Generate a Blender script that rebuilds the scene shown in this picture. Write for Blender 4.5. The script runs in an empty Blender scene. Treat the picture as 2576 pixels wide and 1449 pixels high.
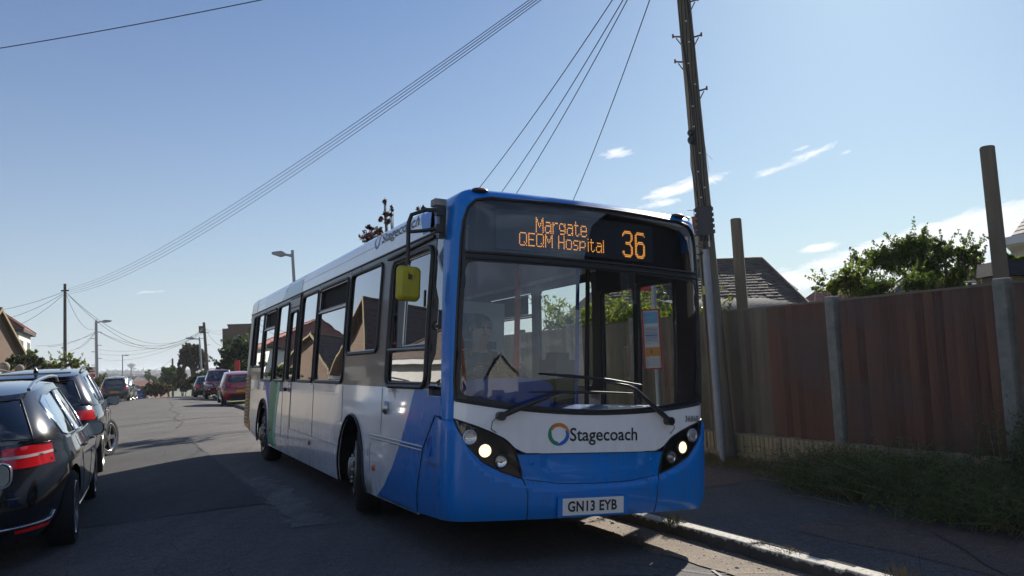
import bpy, math, random
from math import sin, cos, pi, radians, atan2, sqrt, hypot
from mathutils import Vector, Matrix
from mathutils.geometry import delaunay_2d_cdt
random.seed(7)
SC = bpy.context.scene
COL = SC.collection

# ------------------------------------------------------------------ camera
PITCH, ROLL, EYE = radians(4.67), radians(2.62), 1.62
FPX = 2060.0                       # focal length for a 2576 px wide picture
FW = Vector((0, cos(PITCH), sin(PITCH)))
_up = Vector((0, -sin(PITCH), cos(PITCH)))
RT = Vector((1, 0, 0)) * cos(ROLL) - _up * sin(ROLL)
UP = Vector((1, 0, 0)) * sin(ROLL) + _up * cos(ROLL)
CAMP = Vector((0, 0, EYE))
cd = bpy.data.cameras.new('camera')
cam = bpy.data.objects.new('camera', cd)
COL.objects.link(cam)
cam.matrix_world = Matrix(((RT.x, UP.x, -FW.x, 0), (RT.y, UP.y, -FW.y, 0), (RT.z, UP.z, -FW.z, EYE), (0, 0, 0, 1)))
cd.sensor_width = 36.0
cd.lens = 36.0 * FPX / 2576.0
cd.clip_start = 0.05
cd.clip_end = 9000
SC.camera = cam

# ------------------------------------------------------------------ sun and sky
SUNV = Vector((0.757, 1.646, 1.0)).normalized()     # towards the sun
SUN_EL = math.asin(SUNV.z)
sd = bpy.data.lights.new('sun', 'SUN')
sd.energy = 5.0
sd.angle = radians(0.55)
sd.color = (1.0, 0.93, 0.82)
sun = bpy.data.objects.new('sun', sd)
COL.objects.link(sun)
sun.rotation_euler = SUNV.to_track_quat('Z', 'Y').to_euler()
sun.location = (0, 0, 30)

W = bpy.data.worlds.new('World')
SC.world = W
W.use_nodes = True
wt = W.node_tree
wt.nodes.clear()

def nd(t, typ, **kw):
    n = t.nodes.new(typ)
    for k, v in kw.items():
        if k == 'inp':
            for kk, vv in v.items():
                if isinstance(vv, bpy.types.NodeSocket):
                    t.links.new(vv, n.inputs[kk])
                else:
                    n.inputs[kk].default_value = vv
        else:
            setattr(n, k, v)
    return n

def mth(t, op, a, b=None, c=None, clamp=False):
    n = t.nodes.new('ShaderNodeMath')
    n.operation = op
    n.use_clamp = clamp
    for i, v in enumerate((a, b, c)):
        if v is None:
            continue
        if isinstance(v, (int, float)):
            n.inputs[i].default_value = v
        else:
            t.links.new(v, n.inputs[i])
    return n.outputs[0]

sky = nd(wt, 'ShaderNodeTexSky', sky_type='NISHITA', sun_disc=False, sun_elevation=SUN_EL,
         sun_rotation=atan2(SUNV.x, SUNV.y), altitude=20, air_density=1.0, dust_density=0.3, ozone_density=1.6)
tc = nd(wt, 'ShaderNodeTexCoord')
sx = nd(wt, 'ShaderNodeSeparateXYZ', inp={0: tc.outputs['Generated']})
X_, Y_, Z_ = sx.outputs
az = mth(wt, 'ARCTAN2', X_, Y_)                       # 0 = camera heading, + = right
el = mth(wt, 'ARCSINE', Z_)
# cloud sheet coordinates: stretched flat streaks
zc = mth(wt, 'MAXIMUM', mth(wt, 'ADD', Z_, 0.07), 0.03)
cv = nd(wt, 'ShaderNodeCombineXYZ', inp={0: mth(wt, 'DIVIDE', X_, zc), 1: mth(wt, 'MULTIPLY', mth(wt, 'DIVIDE', Y_, zc), 1.0), 2: 0.0})
nz = nd(wt, 'ShaderNodeTexNoise', inp={'Vector': cv.outputs[0], 'Scale': 1.3, 'Detail': 9.0, 'Roughness': 0.62, 'Distortion': 0.5})
av = nd(wt, 'ShaderNodeCombineXYZ', inp={0: mth(wt, 'MULTIPLY', az, 14.0), 1: mth(wt, 'ADD', mth(wt, 'MULTIPLY', el, 48.0), mth(wt, 'MULTIPLY', az, -8.0)), 2: 1.7})
nz2 = nd(wt, 'ShaderNodeTexNoise', inp={'Vector': av.outputs[0], 'Scale': 2.6, 'Detail': 9.0, 'Roughness': 0.68, 'Distortion': 0.8})

def blob(a0, e0, wa, we, tilt=0.0):
    """soft ellipse in azimuth/elevation (radians)"""
    da = mth(wt, 'SUBTRACT', az, a0)
    de = mth(wt, 'SUBTRACT', mth(wt, 'SUBTRACT', el, e0), mth(wt, 'MULTIPLY', da, tilt))
    q = mth(wt, 'ADD', mth(wt, 'POWER', mth(wt, 'ABSOLUTE', mth(wt, 'DIVIDE', da, wa)), 2.0),
            mth(wt, 'POWER', mth(wt, 'ABSOLUTE', mth(wt, 'DIVIDE', de, we)), 2.0))
    return mth(wt, 'EXPONENT', mth(wt, 'MULTIPLY', q, -1.0))

def azel(u, v):
    d = FW + RT * (u - 1288) / FPX - UP * (v - 724.5) / FPX
    d.normalize()
    return atan2(d.x, d.y), math.asin(d.z)

BL = []
for (u, v, wu, wv, tilt, k) in [
        (1720, 470, 120, 20, 0.22, 1.0), (1660, 512, 80, 12, 0.1, 0.7), (1555, 386, 50, 14, 0.0, 0.85),
        (2000, 405, 130, 14, 0.30, 0.75), (2020, 372, 40, 8, 0.2, 0.6), (2130, 382, 40, 8, 0.2, 0.6),
        (2300, 600, 330, 26, 0.22, 1.25), (2060, 622, 50, 12, 0.1, 1.1), (2480, 590, 260, 42, 0.1, 1.25), (2000, 705, 160, 34, 0.0, 1.0), (2250, 680, 380, 42, 0.0, 0.9),
        (340, 736, 110, 9, 0.0, 0.45), (1680, 385, 50, 6, 0.1, 0.4)]:
    a0, e0 = azel(u, v)
    b = blob(a0, e0, wu / FPX, wv / FPX, tilt)
    BL.append(mth(wt, 'MULTIPLY', b, k))
msum = BL[0]
for b in BL[1:]:
    msum = mth(wt, 'MAXIMUM', msum, b)
# wisps in view
wisp = mth(wt, 'MULTIPLY', mth(wt, 'SUBTRACT', mth(wt, 'ADD', mth(wt, 'MULTIPLY', msum, 0.84), mth(wt, 'MULTIPLY', nz2.outputs[0], 1.4)), 1.06), 2.6, clamp=True)
# the broader cumulus that fills the sky behind the photographer and shows in the glass
away = mth(wt, 'MULTIPLY', mth(wt, 'SUBTRACT', mth(wt, 'ABSOLUTE', az), 1.15), 1.6, clamp=True)
cum = mth(wt, 'MULTIPLY', mth(wt, 'MULTIPLY', mth(wt, 'SUBTRACT', nz.outputs[0], 0.48), 4.0, clamp=True), away)
cl = mth(wt, 'MAXIMUM', wisp, mth(wt, 'MULTIPLY', cum, 0.85), clamp=True)
above = mth(wt, 'MULTIPLY', mth(wt, 'ADD', Z_, 0.01), 30.0, clamp=True)
cl = mth(wt, 'MULTIPLY', cl, above)
ccol = nd(wt, 'ShaderNodeMixRGB', inp={0: away, 1: (6.6, 6.9, 7.3, 1), 2: (4.6, 5.6, 7.4, 1)})
# the camera's tone curve flattens the glow round the sun; a pale veil lies over the horizon
bw = nd(wt, 'ShaderNodeRGBToBW', inp={0: sky.outputs[0]})
scl = mth(wt, 'MULTIPLY', mth(wt, 'POWER', mth(wt, 'MAXIMUM', bw.outputs[0], 0.05), -0.12), 0.71)
vs = nd(wt, 'ShaderNodeVectorMath', operation='SCALE', inp={0: sky.outputs[0], 'Scale': scl})
tf = nd(wt, 'ShaderNodeMapRange', inp={0: bw.outputs[0], 1: 3.0, 2: 11.0})
tcl = nd(wt, 'ShaderNodeMixRGB', inp={0: tf.outputs[0], 1: (0.63, 0.79, 1.01, 1), 2: (0.74, 0.97, 1.04, 1)})
tint = nd(wt, 'ShaderNodeMixRGB', blend_type='MULTIPLY', inp={0: 1.0, 1: vs.outputs[0], 2: tcl.outputs[0]})
veil = mth(wt, 'MULTIPLY', mth(wt, 'EXPONENT', mth(wt, 'MULTIPLY', mth(wt, 'MAXIMUM', el, 0.0), -5.0)), 0.88)
hzn = nd(wt, 'ShaderNodeMixRGB', inp={0: veil, 1: tint.outputs[0], 2: (4.25, 4.65, 5.25, 1)})
lum = nd(wt, 'ShaderNodeMixRGB', blend_type='MIX', inp={0: cl, 1: hzn.outputs[0], 2: ccol.outputs[0]})
bg = nd(wt, 'ShaderNodeBackground', inp={0: lum.outputs[0], 1: 0.100})
wo = nd(wt, 'ShaderNodeOutputWorld', inp={0: bg.outputs[0]})

SC.view_settings.view_transform = 'Standard'
SC.view_settings.look = 'None'
SC.view_settings.exposure = 0.62
SC.view_settings.gamma = 1.0
SC.view_settings.use_curve_mapping = False
SC.render.engine = 'CYCLES'
SC.cycles.use_denoising = True
SC.cycles.max_bounces = 10
SC.cycles.transparent_max_bounces = 24
SC.cycles.volume_bounces = 0
SC.cycles.caustics_reflective = False
SC.cycles.caustics_refractive = False

# ------------------------------------------------------------------ helpers
def rgb(r, g, b):
    """sRGB 0-255 -> linear"""
    f = lambda c: (c / 255 / 12.92) if c <= 10 else ((c / 255 + 0.055) / 1.055) ** 2.4
    return (f(r), f(g), f(b), 1)

MATS = {}
def mat(name, col, rough=0.6, metal=0.0, var=0.0, vscale=6.0, bump=0.0, bscale=60.0, coat=0.0, spec=0.5,
        stretch=None, col2=None, det=6.0, attr=False, transl=0.0, emit=None, estr=0.0, grime=0.0):
    if name in MATS:
        return MATS[name]
    m = bpy.data.materials.new(name)
    m.use_nodes = True
    t = m.node_tree
    t.nodes.clear()
    out = nd(t, 'ShaderNodeOutputMaterial')
    p = nd(t, 'ShaderNodeBsdfPrincipled')
    p.inputs['Base Color'].default_value = col
    p.inputs['Roughness'].default_value = rough
    p.inputs['Metallic'].default_value = metal
    p.inputs['Coat Weight'].default_value = coat
    p.inputs['Coat Roughness'].default_value = 0.04
    p.inputs['Specular IOR Level'].default_value = spec
    tcn = nd(t, 'ShaderNodeTexCoord')
    vec = tcn.outputs['Object']
    if stretch:
        mp = nd(t, 'ShaderNodeMapping', inp={0: vec, 3: stretch})
        vec = mp.outputs[0]
    c = None
    if var > 0:
        n = nd(t, 'ShaderNodeTexNoise', inp={'Vector': vec, 'Scale': vscale, 'Detail': det, 'Roughness': 0.6})
        mr = nd(t, 'ShaderNodeMapRange', inp={0: n.outputs[0], 1: 0.3, 2: 0.7})
        d2 = col2 or tuple(max(0, x * (1 - var)) for x in col[:3]) + (1,)
        d1 = col if col2 else tuple(min(1, x * (1 + var)) for x in col[:3]) + (1,)
        mx = nd(t, 'ShaderNodeMixRGB', inp={0: mr.outputs[0], 1: d1, 2: d2})
        c = mx.outputs[0]
    if attr:
        at = nd(t, 'ShaderNodeAttribute', attribute_name='var')
        if c is None:
            rc = nd(t, 'ShaderNodeRGB')
            rc.outputs[0].default_value = col
            c = rc.outputs[0]
        mm = nd(t, 'ShaderNodeMixRGB', blend_type='MULTIPLY', inp={0: 1.0, 1: c, 2: at.outputs['Color']})
        c = mm.outputs[0]
    if grime > 0:
        # road film: thickest low on the skirt, in streaks
        sp_ = nd(t, 'ShaderNodeSeparateXYZ', inp={0: tcn.outputs['Object']})
        lowf = mth(t, 'MULTIPLY', mth(t, 'SUBTRACT', 1.05, sp_.outputs[2]), 1.2, clamp=True)
        mpg = nd(t, 'ShaderNodeMapping', inp={0: tcn.outputs['Object'], 3: (5, 5, 1.3)})
        ng = nd(t, 'ShaderNodeTexNoise', inp={'Vector': mpg.outputs[0], 'Scale': 2.0, 'Detail': 8.0, 'Roughness': 0.7})
        gf = mth(t, 'MULTIPLY', mth(t, 'MULTIPLY', mth(t, 'ADD', lowf, 0.12), mth(t, 'MULTIPLY', mth(t, 'SUBTRACT', ng.outputs[0], 0.36), 3.5, clamp=True)), grime)
        if c is None:
            rg = nd(t, 'ShaderNodeRGB'); rg.outputs[0].default_value = col; c = rg.outputs[0]
        c = nd(t, 'ShaderNodeMixRGB', inp={0: gf, 1: c, 2: (0.085, 0.078, 0.070, 1)}).outputs[0]
        t.links.new(mth(t, 'ADD', mth(t, 'MULTIPLY', gf, 0.6), rough), p.inputs['Roughness'])
        t.links.new(mth(t, 'SUBTRACT', coat, mth(t, 'MULTIPLY', gf, coat), clamp=True), p.inputs['Coat Weight'])
    if c is not None:
        t.links.new(c, p.inputs['Base Color'])
    if bump > 0:
        n2 = nd(t, 'ShaderNodeTexNoise', inp={'Vector': vec, 'Scale': bscale, 'Detail': 5.0})
        b = nd(t, 'ShaderNodeBump', inp={'Strength': bump, 'Distance': 0.02, 'Height': n2.outputs[0]})
        t.links.new(b.outputs[0], p.inputs['Normal'])
    if emit:
        p.inputs['Emission Color'].default_value = emit
        p.inputs['Emission Strength'].default_value = estr
    sh = p.outputs[0]
    if transl > 0:
        tr = nd(t, 'ShaderNodeBsdfTranslucent', inp={0: tuple(min(1, x * 1.6) for x in col[:3]) + (1,)})
        if c is not None:
            gm = nd(t, 'ShaderNodeMixRGB', blend_type='MULTIPLY', inp={0: 1.0, 1: c, 2: (2.0, 1.9, 0.9, 1)})
            t.links.new(gm.outputs[0], tr.inputs[0])
        ms = nd(t, 'ShaderNodeMixShader', inp={0: transl, 1: sh, 2: tr.outputs[0]})
        sh = ms.outputs[0]
    t.links.new(sh, out.inputs[0])
    MATS[name] = m
    return m

def glassmat(name, tint, refl=1.0, rough=0.0, ior=1.5):
    """thin pane: see-through tint under a Fresnel reflection"""
    if name in MATS:
        return MATS[name]
    m = bpy.data.materials.new(name)
    m.use_nodes = True
    t = m.node_tree
    t.nodes.clear()
    out = nd(t, 'ShaderNodeOutputMaterial')
    tr = nd(t, 'ShaderNodeBsdfTransparent', inp={0: tint})
    gl = nd(t, 'ShaderNodeBsdfGlossy', inp={0: (1, 1, 1, 1), 'Roughness': rough})
    geo = nd(t, 'ShaderNodeNewGeometry')
    io = mth(t, 'ADD', mth(t, 'MULTIPLY', geo.outputs['Backfacing'], 1.0 / ior - ior), ior)   # the same pane from either side
    fr = nd(t, 'ShaderNodeFresnel', inp={0: io})
    f2 = mth(t, 'MULTIPLY', fr.outputs[0], refl, clamp=True)
    tcn = nd(t, 'ShaderNodeTexCoord')
    n2 = nd(t, 'ShaderNodeTexNoise', inp={'Vector': tcn.outputs['Object'], 'Scale': 1.7, 'Detail': 1.0})
    b = nd(t, 'ShaderNodeBump', inp={'Strength': 0.008, 'Distance': 0.05, 'Height': n2.outputs[0]})
    t.links.new(b.outputs[0], gl.inputs['Normal'])
    ms = nd(t, 'ShaderNodeMixShader', inp={0: f2, 1: tr.outputs[0], 2: gl.outputs[0]})
    t.links.new(ms.outputs[0], out.inputs[0])
    MATS[name] = m
    return m

def tag(o, label=None, cat=None, group=None, kind=None):
    if label: o['label'] = label
    if cat: o['category'] = cat
    if group: o['group'] = group
    if kind: o['kind'] = kind
    return o

def empty(name, loc=(0, 0, 0), rz=0.0, parent=None, mw=None):
    o = bpy.data.objects.new(name, None)
    o.empty_display_size = 0.2
    COL.objects.link(o)
    if parent: o.parent = parent
    if mw is not None:
        o.matrix_world = mw
    else:
        o.location = loc
        o.rotation_euler = (0, 0, rz)
    return o

def copy_tree(o, parent=None):
    c = o.copy()
    COL.objects.link(c)
    c.parent = parent
    for ch in o.children:
        copy_tree(ch, c)
    return c

class MB:
    def __init__(s):
        s.v, s.f, s.sm, s.var = [], [], [], None
    def add(s, vs, fs, smooth=False):
        b = len(s.v)
        s.v += [tuple(p) for p in vs]
        s.f += [tuple(b + i for i in f) for f in fs]
        s.sm += [smooth] * len(fs)
        return s
    def box(s, c, d, R=None):
        hx, hy, hz = d[0] / 2, d[1] / 2, d[2] / 2
        vs = [Vector((x, y, z)) for x in (-hx, hx) for y in (-hy, hy) for z in (-hz, hz)]
        if R is not None: vs = [R @ v for v in vs]
        c = Vector(c)
        return s.add([v + c for v in vs], [(0, 1, 3, 2), (4, 6, 7, 5), (0, 4, 5, 1), (2, 3, 7, 6), (0, 2, 6, 4), (1, 5, 7, 3)])
    def bbox(s, x0, x1, y0, y1, z0, z1):
        return s.box(((x0 + x1) / 2, (y0 + y1) / 2, (z0 + z1) / 2), (abs(x1 - x0), abs(y1 - y0), abs(z1 - z0)))
    def tube(s, pts, r, n=8, cap=True, smooth=True):
        pts = [Vector(p) for p in pts]
        rs = r if isinstance(r, (list, tuple)) else [r] * len(pts)
        rings = []
        prev = None
        for i, p in enumerate(pts):
            if i == 0: d = pts[1] - p
            elif i == len(pts) - 1: d = p - pts[i - 1]
            else: d = (pts[i + 1] - pts[i]).normalized() + (p - pts[i - 1]).normalized()
            d.normalize()
            ref = prev if prev is not None else (Vector((0, 0, 1)) if abs(d.z) < 0.9 else Vector((1, 0, 0)))
            a = ref - d * ref.dot(d)
            if a.length < 1e-5: a = Vector((1, 0, 0)) - d * d.x
            a.normalize()
            prev = a
            b = d.cross(a)
            rings.append([p + (a * cos(2 * pi * k / n) + b * sin(2 * pi * k / n)) * rs[i] for k in range(n)])
        vs = [q for rg in rings for q in rg]
        fs = []
        for i in range(len(pts) - 1):
            for k in range(n):
                fs.append((i * n + k, i * n + (k + 1) % n, (i + 1) * n + (k + 1) % n, (i + 1) * n + k))
        s.add(vs, fs, smooth)
        if cap:
            s.add(rings[0], [tuple(range(n - 1, -1, -1))])
            s.add(rings[-1], [tuple(range(n))])
        return s
    def lathe(s, prof, n=32, M=None, smooth=True, closed=False):
        """prof: (radius, axial) list round the local Z axis"""
        vs, fs = [], []
        m = len(prof)
        for k in range(n):
            a = 2 * pi * k / n
            for (r, z) in prof:
                v = Vector((r * cos(a), r * sin(a), z))
                vs.append(M @ v if M is not None else v)
        for k in range(n):
            for i in range(m if closed else m - 1):
                j = (i + 1) % m
                fs.append((k * m + i, ((k + 1) % n) * m + i, ((k + 1) % n) * m + j, k * m + j))
        return s.add(vs, fs, smooth)
    def ball(s, c, r, n=12, sc=(1, 1, 1)):
        prof = [(max(1e-4, r * sin(pi * i / (n // 2 + 2))), -r * cos(pi * i / (n // 2 + 2))) for i in range(n // 2 + 3)]
        M = Matrix.Translation(c) @ Matrix.Diagonal((sc[0], sc[1], sc[2], 1))
        return s.lathe(prof, n, M)
    def quad(s, a, b, c, d):
        return s.add([a, b, c, d], [(0, 1, 2, 3)])
    def build(s, name, m, parent=None, loc=None, sharp=None):
        me = bpy.data.meshes.new(name)
        me.from_pydata(s.v, [], s.f)
        me.polygons.foreach_set('use_smooth', s.sm)
        if s.var is not None:
            at = me.color_attributes.new('var', 'FLOAT_COLOR', 'POINT')
            at.data.foreach_set('color', s.var)
        me.update()
        if sharp: me.set_sharp_from_angle(angle=radians(sharp))
        if isinstance(m, str): m = MATS[m]
        if m: me.materials.append(m)
        o = bpy.data.objects.new(name, me)
        COL.objects.link(o)
        if parent is not None: o.parent = parent
        if loc is not None: o.location = loc
        return o

def densify(poly, step):
    out = []
    n = len(poly)
    for i in range(n):
        a, b = poly[i], poly[(i + 1) % n]
        k = max(1, int(math.ceil(hypot(b[0] - a[0], b[1] - a[1]) / step)))
        for j in range(k):
            out.append((a[0] + (b[0] - a[0]) * j / k, a[1] + (b[1] - a[1]) * j / k))
    return out

def inside(p, poly):
    x, y = p
    c = False
    j = len(poly) - 1
    for i in range(len(poly)):
        xi, yi = poly[i]
        xj, yj = poly[j]
        if (yi > y) != (yj > y) and x < (xj - xi) * (y - yi) / (yj - yi) + xi: c = not c
        j = i
    return c

def rrect(x0, x1, y0, y1, r, n=5):
    """rounded rectangle outline, counter-clockwise"""
    rs = r if isinstance(r, (list, tuple)) else [r] * 4
    out = []
    for (cx, cy, a0, rr) in ((x1, y0, -pi / 2, rs[0]), (x1, y1, 0, rs[1]), (x0, y1, pi / 2, rs[2]), (x0, y0, pi, rs[3])):
        ox = cx - rr if cx == x1 else cx + rr
        oy = cy - rr if cy == y1 else cy + rr
        for k in range(n + 1):
            a = a0 + pi / 2 * k / n
            out.append((ox + rr * cos(a), oy + rr * sin(a)))
    return out

def patch(name, fn, outer, holes, m, parent, step=0.1, off=0.0, thick=0.0, extra=(), smooth=True, asp=1.0, mb=None, grid=None):
    """surface patch: 2-D outline with holes, triangulated on a grid and laid on fn(a, w, off)"""
    gx = grid[0] if grid else step
    gy = grid[1] if grid else step
    loops = [densify(outer, step)] + [densify(h, step) for h in holes]
    vs, es = [], []
    for lp in loops:
        b = len(vs)
        vs += lp
        es += [(b + i, b + (i + 1) % len(lp)) for i in range(len(lp))]
    for ln in extra:
        b = len(vs)
        vs += list(ln)
        es += [(b + i, b + i + 1) for i in range(len(ln) - 1)]
    x0, x1 = min(p[0] for p in outer), max(p[0] for p in outer)
    y0, y1 = min(p[1] for p in outer), max(p[1] for p in outer)
    nx, ny = int((x1 - x0) / gx), int((y1 - y0) / gy)
    for i in range(1, nx + 1):
        for j in range(1, ny + 1):
            p = (x0 + (i - .5 + 0.01 * ((j * 7) % 3)) * (x1 - x0) / max(nx, 1), y0 + (j - .5) * (y1 - y0) / max(ny, 1))
            if inside(p, loops[0]) and not any(inside(p, h) for h in loops[1:]):
                vs.append(p)
    r = delaunay_2d_cdt([Vector(p) for p in vs], es, [], 0, 1e-6)
    V2, F2 = r[0], r[2]
    keep = []
    for f in F2:
        c = ((V2[f[0]].x + V2[f[1]].x + V2[f[2]].x) / 3, (V2[f[0]].y + V2[f[1]].y + V2[f[2]].y) / 3)
        if inside(c, loops[0]) and not any(inside(c, h) for h in loops[1:]): keep.append(tuple(f))
    B = mb or MB()
    P = [fn(v.x, v.y, off) for v in V2]
    B.add(P, keep, smooth)
    if thick:
        Q = [fn(v.x, v.y, off - thick) for v in V2]
        B.add(Q, [tuple(reversed(f)) for f in keep], smooth)
        cnt = {}
        for f in keep:
            for i in range(3):
                e = (f[i], f[(i + 1) % 3])
                cnt[e] = 1
        for e in cnt:
            if (e[1], e[0]) not in cnt:
                B.add([P[e[0]], P[e[1]], Q[e[1]], Q[e[0]]], [(1, 0, 3, 2)])
    if mb: return B
    return B.build(name, m, parent)

def strip_on(fn, pts, r, n=6, closed=False, off=0.0, step=0.08):
    """tube following a 2-D path laid on a surface"""
    q = densify(pts, step)
    if not closed:
        q2 = []
        for p in q:
            q2.append(p)
            if abs(p[0] - pts[-1][0]) < 1e-9 and abs(p[1] - pts[-1][1]) < 1e-9: break
        q = q2
    P = [fn(a, w, off) for a, w in q]
    if closed: P.append(P[0]); P.append(P[1])
    return MB().tube(P, r, n, cap=not closed)

def text_mesh(txt, size, bold=0.0, shear=0.0, spacing=1.0, align='LEFT', xs=1.0):
    cu = bpy.data.curves.new('lettering', 'FONT')
    cu.body = txt
    cu.size = size
    cu.offset = bold
    cu.shear = shear
    cu.space_character = spacing
    cu.align_x = align
    cu.resolution_u = 3
    o = bpy.data.objects.new('lettering', cu)
    COL.objects.link(o)
    dg = bpy.context.evaluated_depsgraph_get()
    me = bpy.data.meshes.new_from_object(o.evaluated_get(dg))
    vs = [(v.co.x * xs, v.co.y) for v in me.vertices]
    fs = [tuple(p.vertices) for p in me.polygons]
    bpy.data.objects.remove(o)
    bpy.data.curves.remove(cu)
    bpy.data.meshes.remove(me)
    return vs, fs

def lettering(name, txt, x0, y0, height, width, fn, m, parent, off=0.003, **kw):
    """text fitted to a cap height and a width, laid on fn"""
    vs, fs = text_mesh(txt, 1.0, **kw)
    xa, xb = min(v[0] for v in vs), max(v[0] for v in vs)
    capv, _ = text_mesh('H', 1.0)
    ch = max(v[1] for v in capv)
    sx_, sy_ = width / (xb - xa), height / ch
    B = MB()
    B.add([fn(x0 + (v[0] - xa) * sx_, y0 + v[1] * sy_, off) for v in vs], fs)
    return B.build(name, m, parent)

# ------------------------------------------------------------------ the place: road frame and ground height
RA = radians(25.9)
K0 = Vector((1.72, 6.44, 0))
TV = Vector((cos(RA), sin(RA), 0))
SV = Vector((-sin(RA), cos(RA), 0))

def bend(s):
    if s < 8: return 0.0
    if s < 70: return 0.00075 * (s - 8) ** 2
    return 0.00075 * 62 ** 2 + 0.093 * (s - 70)

def lerp_tab(tab, x):
    if x <= tab[0][0]: return tab[0][1]
    for (a, b) in zip(tab, tab[1:]):
        if x <= b[0]:
            f = (x - a[0]) / (b[0] - a[0])
            f = f * f * (3 - 2 * f) if (b[0] - a[0]) > 100 else f
            return a[1] + (b[1] - a[1]) * f
    return tab[-1][1]

ZS = [(-200, 0.0), (8, 0.0), (30, -0.12), (44, -0.24), (56, -0.36), (70, -0.72), (90, -1.6), (140, -4.4), (220, -9.0), (600, -17.0), (1200, -20.0), (2600, -18.0)]
def zs(s): return lerp_tab(ZS, s)
def camber(t):
    return lerp_tab([(-6.6, 0.03), (-5.0, 0.13), (-3.4, 0.17), (-2.2, 0.15), (-1.0, 0.08), (0.0, -0.01)], t)
def gz(t, s):
    """ground surface height at road coordinates"""
    z = zs(s)
    if t > 0.0: return z + lerp_tab([(0.0, 0.088), (2.9, 0.13), (6, 0.15), (40, 0.2)], t)
    if t < -6.6: return z + lerp_tab([(-40, 0.25), (-8.6, 0.17), (-6.6, 0.13)], t)
    return z + camber(t)
def ts(t, s, z=0.0):
    p = K0 + TV * (t + bend(s)) + SV * s
    return Vector((p.x, p.y, z))
def tsg(t, s, dz=0.0): return ts(t, s, gz(t, s) + dz)
def inv_ts(p):
    e = Vector((p[0], p[1], 0)) - K0
    s = e.dot(SV)
    return e.dot(TV) - bend(s), s
def PX(u, v, depth):
    """point in the world seen at pixel (u, v) of the 2576 px wide view, at a distance along the view axis"""
    d = FW + RT * (u - 1288) / FPX - UP * (v - 724.5) / FPX
    return CAMP + d * depth
def ground_at(p):
    t, s = inv_ts(p)
    return gz(t, s)
# ------------------------------------------------------------------ ground materials
def asphalt(name, c1, c2, dirt=None, rough=0.9, scale=1.0, spark=0.55):
    m = bpy.data.materials.new(name)
    m.use_nodes = True
    t = m.node_tree
    t.nodes.clear()
    out = nd(t, 'ShaderNodeOutputMaterial')
    p = nd(t, 'ShaderNodeBsdfPrincipled', inp={'Roughness': rough, 'Specular IOR Level': 0.35})
    tcn = nd(t, 'ShaderNodeTexCoord')
    v = tcn.outputs['Object']
    big = nd(t, 'ShaderNodeTexNoise', inp={'Vector': v, 'Scale': 0.55 * scale, 'Detail': 7.0, 'Roughness': 0.6})
    mp = nd(t, 'ShaderNodeMapping', inp={0: v, 2: (0, 0, -RA), 3: (3.2, 0.35, 1)})
    lane = nd(t, 'ShaderNodeTexNoise', inp={'Vector': mp.outputs[0], 'Scale': 1.0, 'Detail': 4.0})
    fine = nd(t, 'ShaderNodeTexNoise', inp={'Vector': v, 'Scale': 70.0, 'Detail': 3.0, 'Roughness': 0.7})
    chip = nd(t, 'ShaderNodeTexVoronoi', inp={'Vector': v, 'Scale': 95.0})
    mix = mth(t, 'ADD', mth(t, 'MULTIPLY', big.outputs[0], 0.55), mth(t, 'MULTIPLY', lane.outputs[0], 0.45))
    mr = nd(t, 'ShaderNodeMapRange', inp={0: mix, 1: 0.36, 2: 0.64})
    mx = nd(t, 'ShaderNodeMixRGB', inp={0: mr.outputs[0], 1: c1, 2: c2})
    col = mx.outputs[0]
    sp = nd(t, 'ShaderNodeMapRange', inp={0: fine.outputs[0], 1: 0.3, 2: 0.7, 3: 1 - spark, 4: 1 + spark})
    sp2 = nd(t, 'ShaderNodeMapRange', inp={0: chip.outputs['Distance'], 1: 0.0, 2: 0.6, 3: 1.25, 4: 0.8})
    mid = nd(t, 'ShaderNodeTexNoise', inp={'Vector': v, 'Scale': 14.0, 'Detail': 4.0, 'Roughness': 0.7})
    md = nd(t, 'ShaderNodeMapRange', inp={0: mid.outputs[0], 1: 0.3, 2: 0.7, 3: 0.80, 4: 1.2})
    spm = mth(t, 'MULTIPLY', mth(t, 'MULTIPLY', sp.outputs[0], sp2.outputs[0]), md.outputs[0])
    cc = nd(t, 'ShaderNodeCombineXYZ', inp={0: spm, 1: spm, 2: spm})
    mm = nd(t, 'ShaderNodeMixRGB', blend_type='MULTIPLY', inp={0: 1.0, 1: col, 2: cc.outputs[0]})
    # fine crazing
    vo = nd(t, 'ShaderNodeTexVoronoi', feature='DISTANCE_TO_EDGE', inp={'Vector': v, 'Scale': 2.2})
    wv = nd(t, 'ShaderNodeTexNoise', inp={'Vector': v, 'Scale': 0.5, 'Detail': 2.0})
    crk = mth(t, 'MULTIPLY', mth(t, 'LESS_THAN', vo.outputs[0], 0.006), mth(t, 'GREATER_THAN', wv.outputs[0], 0.56))
    m3 = nd(t, 'ShaderNodeMixRGB', inp={0: mth(t, 'MULTIPLY', crk, 0.55), 1: mm.outputs[0], 2: (0.012, 0.012, 0.012, 1)})
    t.links.new(m3.outputs[0], p.inputs['Base Color'])
    b = nd(t, 'ShaderNodeBump', inp={'Strength': 0.55, 'Distance': 0.012, 'Height': mth(t, 'ADD', fine.outputs[0], mth(t, 'MULTIPLY', chip.outputs['Distance'], 0.7))})
    t.links.new(b.outputs[0], p.inputs['Normal'])
    t.links.new(p.outputs[0], out.inputs[0])
    MATS[name] = m
    return m
asphalt('asphalt', (0.100, 0.093, 0.092, 1), (0.155, 0.143, 0.137, 1))
asphalt('asphalt_new', (0.066, 0.066, 0.068, 1), (0.090, 0.089, 0.089, 1), spark=0.3)
asphalt('asphalt_worn', (0.105, 0.10, 0.098, 1), (0.21, 0.205, 0.20, 1), spark=0.5, scale=5)
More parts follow.
